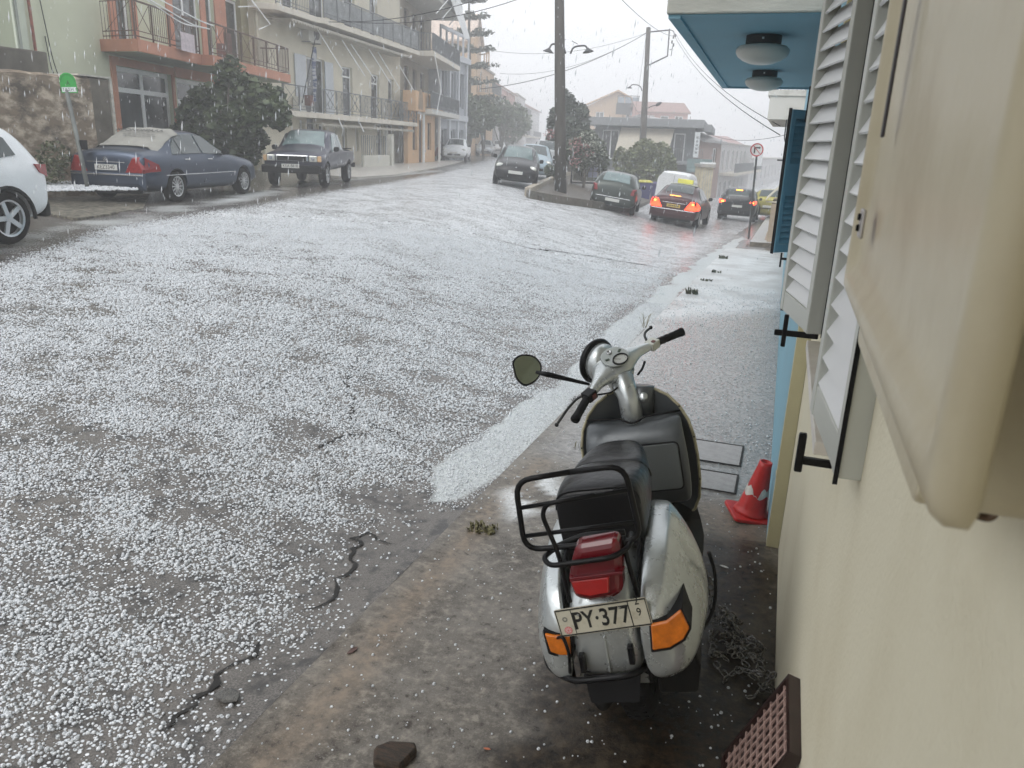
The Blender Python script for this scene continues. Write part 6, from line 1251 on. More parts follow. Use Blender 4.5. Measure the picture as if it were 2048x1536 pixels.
# --- white suv (only its rear half is in the frame)
SUVS = [(-.82, .50, .85, .92, .66, .70, .50), (-.78, .38, .98, 1.10, .84, .82, .66), (-.66, .30, 1.04, 1.30, .90, .86, .68), (-.42, .26, 1.05, 1.52, .92, .88, .66), (-.1, .25, 1.05, 1.60, .925, .89, .66), (.8, .25, 1.04, 1.63, .925, .89, .66), (1.4, .25, 1.02, 1.60, .925, .89, .66), (1.85, .25, 1.0, 1.38, .925, .885, .70), (2.2, .25, .99, 1.10, .925, .88, .76), (2.8, .27, .94, 1.02, .91, .86, .72), (3.3, .34, .84, .90, .82, .76, .60), (3.42, .45, .70, .74, .64, .6, .5)]
suvwin = ([(-.30, .25), (-.22, .70), (.15, .90), (.15, .12)], [(.20, .12), (.20, .92), (.88, .94), (.88, .10)], [(.94, .10), (.94, .94), (1.38, .92), (1.78, .5), (1.98, .10)])
def suv_extra(redm, rack=True, wrap=True, glow=None):
    def f(e, c):
        for s_ in (-1, 1):
            b = MB(); b.add([Vector((x, s_ * y, z)) for x, y, z in ((-.80, .60, .86), (-.815, .60, 1.0), (-.77, .86, 1.03), (-.55, .905, 1.04), (-.60, .91, .93), (-.79, .85, .86), (-.76, .60, .86), (-.77, .60, 1.0), (-.74, .82, 1.03), (-.55, .86, 1.04), (-.60, .86, .93), (-.75, .80, .86))], [(0, 1, 2, 5), (2, 3, 4, 5), (0, 6, 7, 1), (1, 7, 8, 2), (2, 8, 9, 3), (3, 9, 10, 4), (4, 10, 11, 5), (5, 11, 6, 0)]); b.build('tail_lamp', redm, e)
            if rack: b = MB(); b.tube([c.top(x, .97 * s_, .05) for x in (-.3, .2, .8, 1.35)], .018, 6); b.build('roof_rail', chr_, e)
        xbox(e, 'lower_bumper', trimb, -.84, -.70, -.80, .80, .30, .52, .04); plate(e, -.83, .74, '', -1)
        for x in (0, 2.6):
            for s_ in (-1, 1):
                b = MB(); b.tube([(x + .40 * math.cos(a), s_ * .935, .35 + .40 * math.sin(a)) for a in [R(-5) + k * R(190) / 14 for k in range(15)]], .028, 6); b.build('arch_trim', trimb, e)
        xbox(e, 'sill_trim', trimb, .45, 2.15, -.94, .94, .24, .36, .03)
    return f
whitep = paint('white car paint', (.72, .74, .75), 0)
e, c = make_car('parked_car', 'white sport utility car cut off by the left edge of the picture', SUVS, whitep, 2.6, 0, .35, .23, sidewins=suvwin, wind=(2.15, 1.45, .92, .86), spokes=5, extra=suv_extra(redlamp), rim_r=.70)
setcar(e, 22, 491, (0, .84), 194); e.scale = (.95, .97, .97)
# --- pickup
PK = [(-1.05, .55, .90, .95, .72, .74, .70), (-1.0, .48, .98, 1.03, .82, .83, .80), (.0, .46, .99, 1.04, .84, .84, .81), (.72, .44, .99, 1.04, .84, .84, .81), (.74, .44, .99, 1.30, .84, .84, .70), (.80, .44, .99, 1.56, .84, .84, .66), (1.3, .42, .985, 1.615, .84, .84, .66), (1.78, .42, .98, 1.58, .84, .84, .66), (2.18, .42, .975, 1.30, .84, .84, .71), (2.50, .42, .965, 1.06, .84, .83, .76), (3.2, .42, .93, 1.01, .84, .82, .74), (3.55, .44, .88, .96, .83, .80, .72), (3.64, .50, .78, .82, .78, .74, .66)]
def pk_extra(e, c):
    xbox(e, 'load_bed_liner', trimb, -.92, .70, -.74, .74, 1.035, 1.068, .004)
    xbox(e, 'front_bumper', trimb, 3.60, 3.82, -.84, .84, .40, .62, .04); xbox(e, 'grille_surround', chr_, 3.62, 3.675, -.46, .46, .71, .90, .03); xbox(e, 'grille', trimb, 3.66, 3.69, -.41, .41, .745, .865, .01)
    for s_ in (-1, 1):
        xbox(e, 'headlamp', clearlamp, 3.60, 3.68, s_ * .49, s_ * .71, .72, .89, .02); xbox(e, 'indicator', mat('pale amber lens', (.55, .36, .2), .2), 3.55, 3.665, s_ * .72, s_ * .82, .72, .88, .02)
        b = MB(); b.lathe([(0, 0), (.055, 0), (.05, .02), (0, .02)], 16, Matrix.Translation((3.675, s_ * .60, .805)) @ Matrix.Rotation(math.pi / 2, 4, 'Y')); b.build('lamp_bowl', chr_, e)
    plate(e, 3.84, .60, 'KEA 8818', 1); xbox(e, 'rear_bumper', trimb, -1.18, -1.04, -.8, .8, .45, .6, .02)
    xbox(e, 'bonnet_edge', slateg, 2.62, 2.64, -.70, .70, 1.055, 1.062, .001)
slateg = paint('grey mauve pickup paint', (.055, .057, .078), .4)
e, c = make_car('pickup_truck', 'grey pickup truck parked facing the camera with a chrome framed grille', PK, slateg, 2.95, 0, .345, .2, sidewins=([(.90, .08), (.95, .86), (1.20, .93), (1.20, .08)], [(1.26, .08), (1.26, .94), (1.74, .90), (2.12, .45), (2.30, .08)]), wind=(2.44, 1.84, .93, .86), cat='pickup', spokes=6, gl=cglass2, extra=pk_extra, mirx=2.15, handles=(1.45,))
w1 = G(649, 374); w2 = G(683, 363); hd = Vector((w1.x - w2.x, w1.y - w2.y, 0)).normalized(); azp = math.degrees(math.atan2(hd.dot(LA), hd.dot(LB))); print('pickup', (w2 - w1).length, azp)
setcar(e, 650, 374, (2.95, .74), 180)
# --- small hatchbacks
HT = [(-.62, .46, .74, .82, .60, .62, .50), (-.58, .32, .90, 1.00, .76, .76, .62), (-.48, .26, .94, 1.15, .80, .79, .62), (-.22, .22, .95, 1.38, .82, .80, .58), (.05, .21, .95, 1.45, .82, .805, .57), (.7, .20, .945, 1.475, .82, .805, .57), (1.15, .20, .94, 1.44, .82, .80, .58), (1.6, .20, .93, 1.22, .82, .80, .62), (1.98, .20, .915, 1.00, .82, .79, .66), (2.4, .21, .86, .94, .81, .77, .62), (2.8, .27, .74, .82, .76, .70, .54), (2.95, .40, .60, .64, .58, .54, .42)]
htwin = ([(-.26, .20), (-.16, .70), (.10, .86), (.10, .10)], [(.15, .10), (.15, .88), (.62, .92), (.62, .08)], [(.67, .08), (.67, .93), (1.12, .90), (1.52, .5), (1.75, .10)])
def hatch_extra(front=None, txt='', redm=None, pm=None, fx=2.86, grille=True):
    def f(e, c):
        for s_ in (-1, 1):
            b = MB(); b.add([Vector((x, s_ * y, z)) for x, y, z in ((2.80, .34, .66), (2.74, .42, .75), (2.50, .70, .86), (2.46, .755, .80), (2.68, .74, .68), (2.86, .50, .63), (2.72, .34, .66), (2.66, .42, .73), (2.42, .70, .83), (2.40, .73, .78), (2.58, .70, .66), (2.74, .50, .62))], [(0, 1, 5), (1, 2, 3, 4), (1, 4, 5), (0, 6, 7, 1), (1, 7, 8, 2), (2, 8, 9, 3), (3, 9, 10, 4), (4, 10, 11, 5), (5, 11, 6, 0)]); b.build('headlamp', clearlamp, e)
            b = MB(); b.loft([[Vector((x, s_ * y, z)) for y, z in q] for x, q in ((-.50, [(.56, .72), (.78, .72), (.77, .98), (.62, .98)]), (-.615, [(.58, .74), (.70, .74), (.69, .94), (.63, .94)]))]); b.build('tail_lamp', redm or redlamp, e, bevel=.01)
        xbox(e, 'front_grille', trimb, 2.86, 2.945, -.42, .42, .40, .52, .02); xbox(e, 'number_plate', platem, 2.945, 2.96, -.26, .26, .52, .63, .003)
        xbox(e, 'bumper_strip', chr_ if pm == 'strip' else trimb, -.645, -.60, -.62, .62, .56, .585, .006); plate(e, -.645, .47 if pm == 'strip' else .66, txt, -1); xbox(e, 'rear_wiper', trimb, -.50, -.47, -.25, .15, 1.02, 1.04, .004)
        for s_ in (-1, 1): b = MB(); b.lathe([(0, -1), (.5, -.86), (.86, -.5), (1, 0), (.86, .5), (.5, .86), (0, 1)], 16, Matrix.Translation((2.66, s_ * .585, .755)) @ Matrix.Rotation(-s_ * R(38), 4, 'Z') @ Matrix.Rotation(R(12), 4, 'Y') @ Matrix.Diagonal((.10, .20, .095, 1))); b.build('lamp_glass', clearlamp, e, smooth=True)
        p = xbox(e, 'badge', chr_, 2.84, 2.875, -.035, .035, .70, .77, .012)
    return f
blackp = paint('black car paint', (.014, .014, .016), .2); lbl = paint('light blue paint', (.28, .36, .41), .1); slv = paint('silver paint', (.42, .44, .45), .5); grnp = paint('dark green grey paint', (.045, .055, .048), .3); wht = whitep
def hatch(label, m, px, py, wl, az, txt='', redm=None, sc_=(1, 1, 1), name='parked_car', strip=False, group=None, mm=None, sub=True):
    e, c = make_car(name, label, HT, m, 2.40, 0, .28, .17, sidewins=htwin, wind=(1.94, 1.22, .93, .86), rearwin=(-.50, -.06, .86, .82), spokes=7, extra=hatch_extra(txt=txt, redm=redm, pm='strip' if strip else None), mirx=1.58, gl=mm, group=group)
    setcar(e, px, py, wl, az); e.scale = sc_; return e, c
hatch('small black hatchback parked nose to the camera at the foot of the uphill street', blackp, 990, 367, (2.40, -.72), 180 + 2, mm=cglass2)
hatch('light blue car parked just behind the small black hatchback', lbl, 1034, 352, (2.40, -.72), 181, sc_=(1.1, 1.05, 1.03), group='cars parked up the street behind the black hatchback')
def rowcar(label, m, px, py, az, st, kw, sc_=(1, 1, 1), f=None, cat='car', group=None, name='parked_car', wl=(2.6, -.8)):
    e, c = make_car(name, label, st, m, 2.6, 0, .35, .22, sidewins=suvwin, wind=(2.15, 1.45, .92, .86), extra=f, group=group, cat=cat, **kw); setcar(e, px, py, wl, az); e.scale = sc_; return e
def suvf(e, c):
    for s_ in (-1, 1):
        xbox(e, 'headlamp', clearlamp, 3.26, 3.36, s_ * .45, s_ * .78, .70, .86, .03); b = MB(); b.tube([c.top(x, .97 * s_, .05) for x in (-.3, .2, .8, 1.35)], .02, 6); b.build('roof_rail', trimb, e)
        xbox(e, 'indicator', mat('orange corner lens', (.5, .16, .05), .3), 3.16, 3.30, s_ * .785, s_ * .86, .70, .95, .02)
    xbox(e, 'grille', trimb, 3.34, 3.42, -.4, .4, .62, .8, .02); xbox(e, 'front_bumper', trimb, 3.3, 3.5, -.8, .8, .35, .55, .04)
rowcar('silver off road car with roof rails behind the light blue car', slv, 1062, 345, 181, SUVS, dict(spokes=6), (1, 1, 1.08), suvf, group='cars parked up the street behind the black hatchback')
hatch('white car mostly hidden by the wooden pole and the oleander', wht, 1098, 333, (2.40, -.72), 181, sc_=(1.2, 1.1, 1.1), group='cars parked up the street behind the black hatchback')
VAN = [(-.8, .5, 1.2, 2.0, .80, .84, .72), (-.75, .35, 1.25, 2.25, .92, .90, .78), (.5, .3, 1.25, 2.32, .93, .91, .78), (2.0, .3, 1.22, 2.30, .93, .91, .78), (2.6, .3, 1.18, 1.95, .93, .90, .80), (3.0, .3, 1.10, 1.35, .93, .88, .80), (3.6, .34, .98, 1.08, .90, .84, .76), (3.85, .5, .82, .88, .75, .7, .6)]
def vanf(e, c):
    for s_ in (-1, 1): xbox(e, 'headlamp', clearlamp, 3.66, 3.80, s_ * .5, s_ * .80, .78, .94, .03)
    xbox(e, 'front_bumper', trimb, 3.7, 3.95, -.85, .85, .36, .58, .04)
e, c = make_car('parked_van', 'teal green van parked up the street, its roof above the other cars', VAN, paint('teal van paint', (.10, .22, .20), .1), 3.0, 0, .34, .2, sidewins=([(1.9, .1), (1.9, .9), (2.3, .85), (2.75, .2)],), wind=(2.96, 2.3, .92, .88), extra=vanf, cat='van', spokes=5, mirx=2.6); setcar(e, 1088, 326, (3.0, -.8), 180)
# cars on the left kerb further up
hatch('white hatchback parked on the left in front of the grey house', wht, 889, 322, (2.40, -.72), 181, sc_=(1.1, 1.05, 1.02), group='cars parked on the left kerb up the street')
hatch('silver small car up the street, nearer of the two by the street trees', slv, 954, 312, (2.40, -.72), 181, group='cars parked on the left kerb up the street')
hatch('white car partly hidden behind the silver one by the street trees', wht, 985, 308, (2.40, -.72), 176, sc_=(1.05, 1, .98), group='cars parked on the left kerb up the street')
hatch('dark grey van like car just showing above the black hatchback', grnp, 1006, 305, (2.40, -.72), 180, sc_=(1.2, 1.1, 1.3), group='cars parked on the left kerb up the street')
# dark green hatchback by the island
hatch('dark green hatchback parked beside the island, tail toward the camera', grnp, 1186, 411, (0, .72), 12, txt='', strip=True, sc_=(1.08, 1.06, 1.0), mm=cglass2)
# taxi: dark red brown saloon, pale roof, yellow roof sign, lit lamps
maroon = paint('dark maroon paint', (.050, .012, .014), .3)
def taxi_extra(e, c):
    sedan_rear(True, glow_r, '', mat('yellow plate', (.50, .36, .08), .5))(e, c)
    b = MB()
    for q in range(6): b.box(-1.0275, -1.0265, -.19 + q * .065, -.15 + q * .065, .685, .725)
    b.build('plate_marks', ink, e)
    for s_ in (-1, 1): xbox(e, 'lit_indicator', glow_a, -1.03, -1.005, s_ * .66, s_ * .74, .80, .855, .006)
    b = MB(); rows = [[c.top(x, q, .02) for q in (-.96, -.5, 0, .5, .96)] for x in (.50, .8, 1.1, 1.4)]; v = [p for r_ in rows for p in r_]; w = [p - Vector((0, 0, .015)) for p in v]; f = []
    for i in range(3):
        for j in range(4): a = i * 5 + j; f += [(a, a + 1, a + 6, a + 5), (a + 20, a + 25, a + 26, a + 21)]
    b.add(v + w, f); b.build('pale_roof', mat('pale yellow roof paint', (.66, .68, .48), .3), e)
    xbox(e, 'brake_light_bar', glow_a, -.96, -.945, -.20, .20, 1.052, 1.072, .004)
    b = MB(); b.loft([[Vector((x, y, z)) for x, z in ((.86, 1.50), (1.06, 1.50), (1.02, 1.66), (.90, 1.66))] for y in (-.30, .30)]); rs = b.build('roof_sign', mat('taxi sign yellow', (.62, .60, .07), .4), e, bevel=.02); 
    b = MB(); b.tube([(.9, 0, 1.46), (.9, 0, 1.62)], .01, 4); b.build('aerial', trimb, e)
e, c = make_car('taxi', 'dark maroon taxi driving away with lit tail lamps and a yellow roof sign', SED, maroon, 2.85, 0, .32, sidewins=swin, wind=(2.16, 1.52, .93, .88), rearwin=(-.22, .42, .88, .84), spokes=10, extra=taxi_extra, mirx=1.95, cat='taxi')
setcar(e, 1390, 456, (0, -.82), 20); e.scale = (1.03, 1.03, 1.05)
def bsuv(e, c):
    suv_extra(glow_r)(e, c); xbox(e, 'top_brake_lamp', glow_a, -.50, -.46, -.16, .16, 1.50, 1.54, .006)
    for s_ in (-1, 1): xbox(e, 'lit_brake_lamp', glow_a, -.84, -.81, s_ * .66, s_ * .78, .90, .98, .01)
e, c = make_car('car', 'black tall car with lit brake lamps in the queue ahead of the taxi', SUVS, blackp, 2.6, 0, .33, .22, sidewins=suvwin, rearwin=(-.72, -.42, .80, .84), wind=(2.15, 1.45, .92, .86), spokes=6, extra=bsuv, cat='car'); setcar(e, 1440, 437, (0, .80), 19.5)
yg = paint('olive yellow paint', (.30, .27, .05), .2)
hatch('olive yellow car half hidden by the sign post, ahead of the black car', yg, 1506, 438, (0, .72), 20, sc_=(1.1, 1.08, 1.1), name='car')
e, c = hatch('dark car farthest ahead in the right hand queue with one lit lamp', grnp, 1527, 426, (0, .72), 20, sc_=(1.1, 1.05, 1.05), name='car', redm=glow_r)
# white box van beyond the taxi
def boxvan(e, c):
    b = MB(); b.loft([[Vector((x, y, z)) for y, z in rpoly([(-.86, .85), (.86, .85), (.86, 1.9), (.62, 2.18), (-.62, 2.18), (-.86, 1.9)], .08)] for x in (-.9, 2.0)]); bx = b.build('box_body', whitep, e, auto=40)
    xbox(bx, 'door_seam', mat('grey seam', (.3, .32, .33), .5), -.915, -.902, -.01, .01, .95, 2.1, .001)
e, c = make_car('white_van', 'small white box van parked beyond the taxi roof', VAN, whitep, 3.0, 0, .32, .2, wind=(2.96, 2.3, .92, .88), extra=boxvan, cat='van', spokes=5, mirx=2.6); setcar(e, 1306, 420, (0, .8), 20); e.scale = (.85, .85, .84)
# --- motorbikes
def scooterbike(name, label, px, py, az, m, f=zroad, sc_=1.0):
    e = empty(name, (0, 0, 0), 0, label, 'motorbike'); 
    for x, r_ in ((0, .27), (1.28, .27)):
        w = MB(); w.lathe([(r_ - .09, -.05), (r_ - .02, -.06), (r_, 0), (r_ - .02, .06), (r_ - .09, .05)], 24, Matrix.Translation((x, 0, r_)) @ Matrix.Rotation(math.pi / 2, 4, 'X'), caps=False); w.build('wheel', tyrem, e, smooth=True)
        w = MB(); w.lathe([(0, -.02), (r_ - .09, -.02), (r_ - .09, .02), (0, .02)], 16, Matrix.Translation((x, 0, r_)) @ Matrix.Rotation(math.pi / 2, 4, 'X')); w.build('hub', alloy, e)
    def rg(x, w_, z0, z1): return [Vector((x, y, z)) for y, z in ((-w_ * .6, z0), (w_ * .6, z0), (w_, z0 + (z1 - z0) * .4), (w_ * .8, z1), (-w_ * .8, z1), (-w_, z0 + (z1 - z0) * .4))]
    b = MB(); b.loft([rg(-.42, .05, .68, .76), rg(-.3, .13, .5, .80), rg(0, .17, .38, .80), rg(.35, .16, .30, .76), rg(.55, .14, .26, .42), rg(.85, .15, .26, .45), rg(1.0, .17, .35, .95), rg(1.15, .12, .5, .98), rg(1.25, .05, .62, .85)]); b.build('fairing', m, e, smooth=True, sub=1)
    b = MB(); b.loft([rg(-.30, .12, .79, .86), rg(.1, .15, .79, .88), rg(.45, .11, .76, .84)]); b.build('seat', seatm, e, smooth=True, sub=1)
    b = MB(); b.tube([(.95, -.34, 1.06), (1.0, -.1, 1.02), (1.0, .1, 1.02), (.95, .34, 1.06)], .018, 6); b.build('handlebar', rub, e)
    b = MB(); b.tube([(1.28, .1, .27), (1.1, .1, .8)], .025, 6); b.tube([(1.28, -.1, .27), (1.1, -.1, .8)], .025, 6); b.build('fork', oily, e)
    for s_ in (-1, 1): b = MB(); b.tube([(1.0, s_ * .2, 1.05), (1.02, s_ * .26, 1.18)], .008, 4); b.lathe([(0, -.01), (.06, -.01), (.06, .01), (0, .01)], 12, Matrix.Translation((1.02, s_ * .27, 1.22)) @ Matrix.Rotation(math.pi / 2, 4, 'Y')); b.build('mirror', trimb, e)
    xbox(e, 'headlamp', clearlamp, 1.20, 1.24, -.07, .07, .84, .94, .02); setcar(e, px, py, (1.28, 0), az, f); e.scale = (sc_,) * 3; return e
scooterbike('motorbike', 'dark motorbike standing half behind the fig tree', 512, 335, 150, blackp)
scooterbike('motorbike', 'black scooter parked in front of the orange shop', 835, 325, 175, blackp, sc_=1.05)
scooterbike('motorbike', 'small red motorbike parked beside the white hatchback', 880, 322, 130, paint('dark red paint', (.20, .02, .03), .1))
# ================================================================== MIDDLE: ISLAND, POLES, TREES
def gz(px, py): return G(px, py)
isl = [G(*q) for q in ((1052, 393), (1078, 401), (1180, 414), (1262, 424), (1330, 392), (1250, 350), (1130, 352), (1090, 366))]
b = MB(); n = len(isl); b.add([(p.x, p.y, p.z - .5) for p in isl] + [(p.x, p.y, p.z + .16) for p in isl], [tuple(range(n - 1, -1, -1)), tuple(range(n, 2 * n))] + [(i, (i + 1) % n, (i + 1) % n + n, i + n) for i in range(n)])
tag(b.build('path', mat('wet brown island paving', (.10, .085, .07), .5, var=.3, scale=6)), kind='structure')
def lowwall(name, pts, w, h, m, label, cat, z0=.0):
    e = MB(); P = [G(*q) for q in pts]
    for a, c in zip(P[:-1], P[1:]):
        d = (c - a); d.z = 0; d.normalize(); nn = Vector((-d.y, d.x, 0)) * w / 2
        e.add([a - nn + Vector((0, 0, -.3)), a + nn + Vector((0, 0, -.3)), c + nn + Vector((0, 0, -.3)), c - nn + Vector((0, 0, -.3)), a - nn + Vector((0, 0, h)), a + nn + Vector((0, 0, h)), c + nn + Vector((0, 0, h)), c - nn + Vector((0, 0, h))], [(0, 3, 2, 1), (4, 5, 6, 7), (0, 1, 5, 4), (1, 2, 6, 5), (2, 3, 7, 6), (3, 0, 4, 7)])
    return tag(e.build(name, m, None, bevel=.02), label, cat)
cop = mat('pale worn coping', (.34, .30, .24), .6, var=.25, scale=5, bump=.4)
lowwall('low_wall', [(1056, 394), (1090, 375), (1130, 356), (1200, 348)], .25, .32, cop, 'low diagonal retaining wall of the island running behind the tall wooden pole', 'wall')
lowwall('island_kerb', [(1056, 396), (1100, 404), (1180, 415), (1262, 426)], .22, .26, mat('dark wet kerb stone', (.12, .11, .09), .4, var=.3, scale=8), 'dark stone kerb along the street side of the island', 'kerb')
wood = mat('weathered pole timber', (.055, .048, .040), .75, var=.35, scale=6, stretch=(1, 1, .15), bump=.5, bscale=30)
steel = mat('dark lamp steel', (.05, .052, .055), .5, metal=.3)
def pole(name, base, top, r0_, r1_, label, cat='utility pole'):
    e = empty(name, base, 0, label, cat, 'wooden utility poles by the junction'); d = top - base; b = MB(); b.tube([d * t for t in (-.02, .25, .5, .75, 1)], [r0_, r0_ * .93, (r0_ + r1_) / 2, r1_ * 1.05, r1_], 14); b.build('post', wood, e, smooth=True); return e
pb = G(1121, 392); dpt = (pb - CP).dot(fw); pt = dep(1143, -60, dpt); pt.y = pb.y + (pt.y - pb.y) * .3
k_ = dpt / 1550
e = pole('wooden_pole', pb, pt, 12.2 * k_, 9.0 * k_, 'tall dark wooden pole with two curved street lamps on the island')
def at1(px, py): return dep(px, py, dpt) - pb
for s_, pts, hd_ in ((-1, [(1131, 107), (1127, 92), (1118, 88), (1103, 88), (1099, 97)], (1097, 102)), (1, [(1141, 107), (1146, 95), (1156, 92), (1171, 91), (1175, 98)], (1176, 102))):
    b = MB(); b.tube(arc([at1(*q) for q in pts], .25), .035, 8); ar = b.build('lamp_arm', steel, e, smooth=True)
    hp = at1(*hd_); b = MB(); b.lathe([(.03, .12), (.06, .08), (.20, -.02), (.22, -.04), (.2, -.05), (0, -.03)], 16, Matrix.Translation(hp) @ Matrix.Rotation(R(-12 * s_), 4, 'Y')); b.build('lamp_shade', steel, ar, smooth=True)
    b = MB(); b.tube([at1(1131 if s_ < 0 else 1144, 79 if s_ < 0 else 82), at1(1114 if s_ < 0 else 1155, 88)], .012, 4); b.build('stay_wire', steel, ar)
p2b = G(1281, 374); d2 = (p2b - CP).dot(fw); p2t = dep(1297, 56, d2); k2 = d2 / 1550
e = pole('wooden_pole', p2b, p2t, 7.5 * k2, 4.6 * k2, 'second wooden pole with a square steel bracket, behind the dark green hatchback')
def at2(px, py): return dep(px, py, d2) - p2b
b = MB(); b.tube([at2(1298, 64), at2(1340, 60)], .05, 6); b.tube([at2(1339, 58), at2(1335, 112)], .05, 6); b.tube([at2(1335, 112), at2(1294, 132)], .05, 6); b.tube(arc([at2(1338, 59), at2(1347, 62), at2(1349, 70)], .1), .03, 6); b.build('wire_bracket', steel, e)
b = MB()
for (x, y) in ((1347, 74), (1351, 71), (1344, 84), (1347, 90)): b.lathe([(0, -.12), (.07, -.1), (.04, -.03), (.08, 0), (.04, .05), (.06, .1), (0, .12)], 8, Matrix.Translation(at2(x, y)))
b.build('insulator', steel, e)
b = MB(); b.tube([at2(1346, 88), at2(1342, 112)], .025, 5); b.tube([at2(1339, 99), at2(1344, 99)], .02, 4); b.build('cable_drop', rub, e)
for pts, hd_, rr in (([(1284, 182), (1282, 174), (1276, 170), (1264, 169), (1260, 174)], (1259, 176), .16), ([(1288, 224), (1294, 217), (1304, 212), (1313, 210)], None, 0)):
    b = MB(); b.tube(arc([at2(*q) for q in pts], .3), .035, 6); ar = b.build('lamp_arm', steel, e, smooth=True)
    if hd_: b = MB(); b.lathe([(.03, .12), (.06, .08), (.22, -.02), (0, -.03)], 12, Matrix.Translation(at2(*hd_))); b.build('lamp_shade', steel, ar, smooth=True)
    else: b = MB(); b.tube([at2(1312, 211), at2(1317, 208), at2(1323, 205)], [.08, .13, .06], 8); b.build('lamp_head', steel, ar, smooth=True)
# wires
def wire(a, c, sag, label, r_=.012, n=16):
    b = MB(); b.tube([a + (c - a) * (i / n) - Vector((0, 0, sag * 4 * (i / n) * (1 - i / n))) for i in range(n + 1)], r_, 4); o = b.build('overhead_wire', rub); tag(o, label, 'wire', 'overhead wires across the street')
wt = p2b + at2(1293, 66); wbk = p2b + at2(1349, 72)
wire(wt, dep(940, 93, 58), .9, 'upper wire from the second pole across to the pink roofs'); wire(wt, dep(1000, 147, 60), .9, 'middle wire from the second pole running left past the tall pole', .012); wire(wt, dep(960, 178, 52), .7, 'thick lower wire from the second pole down to the left houses', .022)
wire(wbk, dep(1215, -30, 20), .3, 'wire from the steel bracket up out of the top of the picture'); wire(wbk, dep(1560, 270, 24), .6, 'left one of two wires from the bracket to the white balcony', .016); wire(wbk + Vector((.1, 0, .1)), dep(1560, 252, 24), .6, 'right one of two wires from the bracket to the white balcony', .014)
wire(dep(1400, 258, 60), dep(1600, 262, 34), .6, 'long thin wire low over the right street', .012); wire(dep(1270, 230, 84), wt, -.0, 'slack diagonal wire from the orange gable to the second pole', .012)
wire(dep(585, 38, 33), dep(1010, -20, 30), .5, 'top wire in front of the beige block', .014); wire(dep(660, 38, 34), dep(1060, -10, 30), .5, 'lower wire in front of the beige block', .014)
# trees of the island
cyp = leafm('dark conifer leaves', (.030, .042, .028), (.075, .095, .065))
def ltree(name, label, px, py, d, blobs, n, size, m, h, seed, r_=.12, group=None, base_z=None):
    p = dep(px, py, d); base = Vector((p.x, p.y, float(zroad(p.x, p.y)) if base_z is None else base_z)); c = []; rd_ = []
    for (x, y, rx, ry_) in blobs: q = dep(x, y, d) - base; c.append((q.x, q.y, q.z)); w = rx * d / 1550; rd_.append((w, w, ry_ * d / 1550))
    return tree(name, base, h, c, rd_, n, size, m, label, 'tree', seed, r_, group=group)
ltree('round_tree', 'dense dark egg shaped tree behind the tall wooden pole', 1140, 350, 44, [(1135, 215, 18, 30), (1120, 245, 26, 34), (1155, 240, 26, 34), (1138, 270, 40, 36), (1112, 280, 20, 26), (1165, 275, 18, 30), (1135, 305, 26, 26), (1130, 195, 9, 18)], 9000, .14, cyp, 3.2, 21)
olm = leafm('oleander leaves', (.06, .075, .05), (.15, .17, .12))
oe = ltree('oleander', 'grey green oleander with pink blossom above the noticeboard', 1165, 365, 36, [(1150, 300, 22, 26), (1175, 285, 24, 26), (1190, 305, 24, 30), (1160, 325, 22, 22), (1205, 325, 14, 24), (1125, 300, 12, 26)], 3200, .10, olm, 2.2, 22, .07)
def rel2(px, py, d): p = dep(px, py, d) - oe.location; return (p.x, p.y, p.z)
leaves('blossom', 240, [rel2(1165, 300, 35.3), rel2(1150, 290, 35.3), rel2(1100, 268, 35.6), rel2(1150, 322, 35.2)], [(.55, .4, .35), (.4, .3, .4), (.35, .3, .25), (.3, .3, .3)], .07, mat('pink blossom', (.32, .17, .165), .7, var=.3), oe, 23)
leaves('pale_blossom', 260, [rel2(1190, 300, 35.2), rel2(1175, 280, 35.3)], [(.6, .4, .7), (.5, .3, .4)], .045, mat('pale blossom', (.5, .52, .45), .7), oe, 24)
ltree('leafy_shrub', 'tall yellowish green shrub behind the second pole and the blue sign', 1300, 370, 50, [(1265, 320, 26, 24), (1290, 300, 24, 24), (1320, 310, 26, 26), (1335, 335, 20, 24), (1250, 345, 20, 18), (1300, 340, 30, 24), (1240, 320, 14, 26)], 4200, .15, leafm('light shrub leaves', (.08, .10, .04), (.20, .22, .10)), 2.4, 25, .08)
ltree('leafy_shrub', 'low weeds and shrub at the island foot beside the light blue car', 1110, 352, 33, [(1098, 340, 10, 12), (1112, 345, 12, 10)], 700, .07, olm, .8, 26, .03)
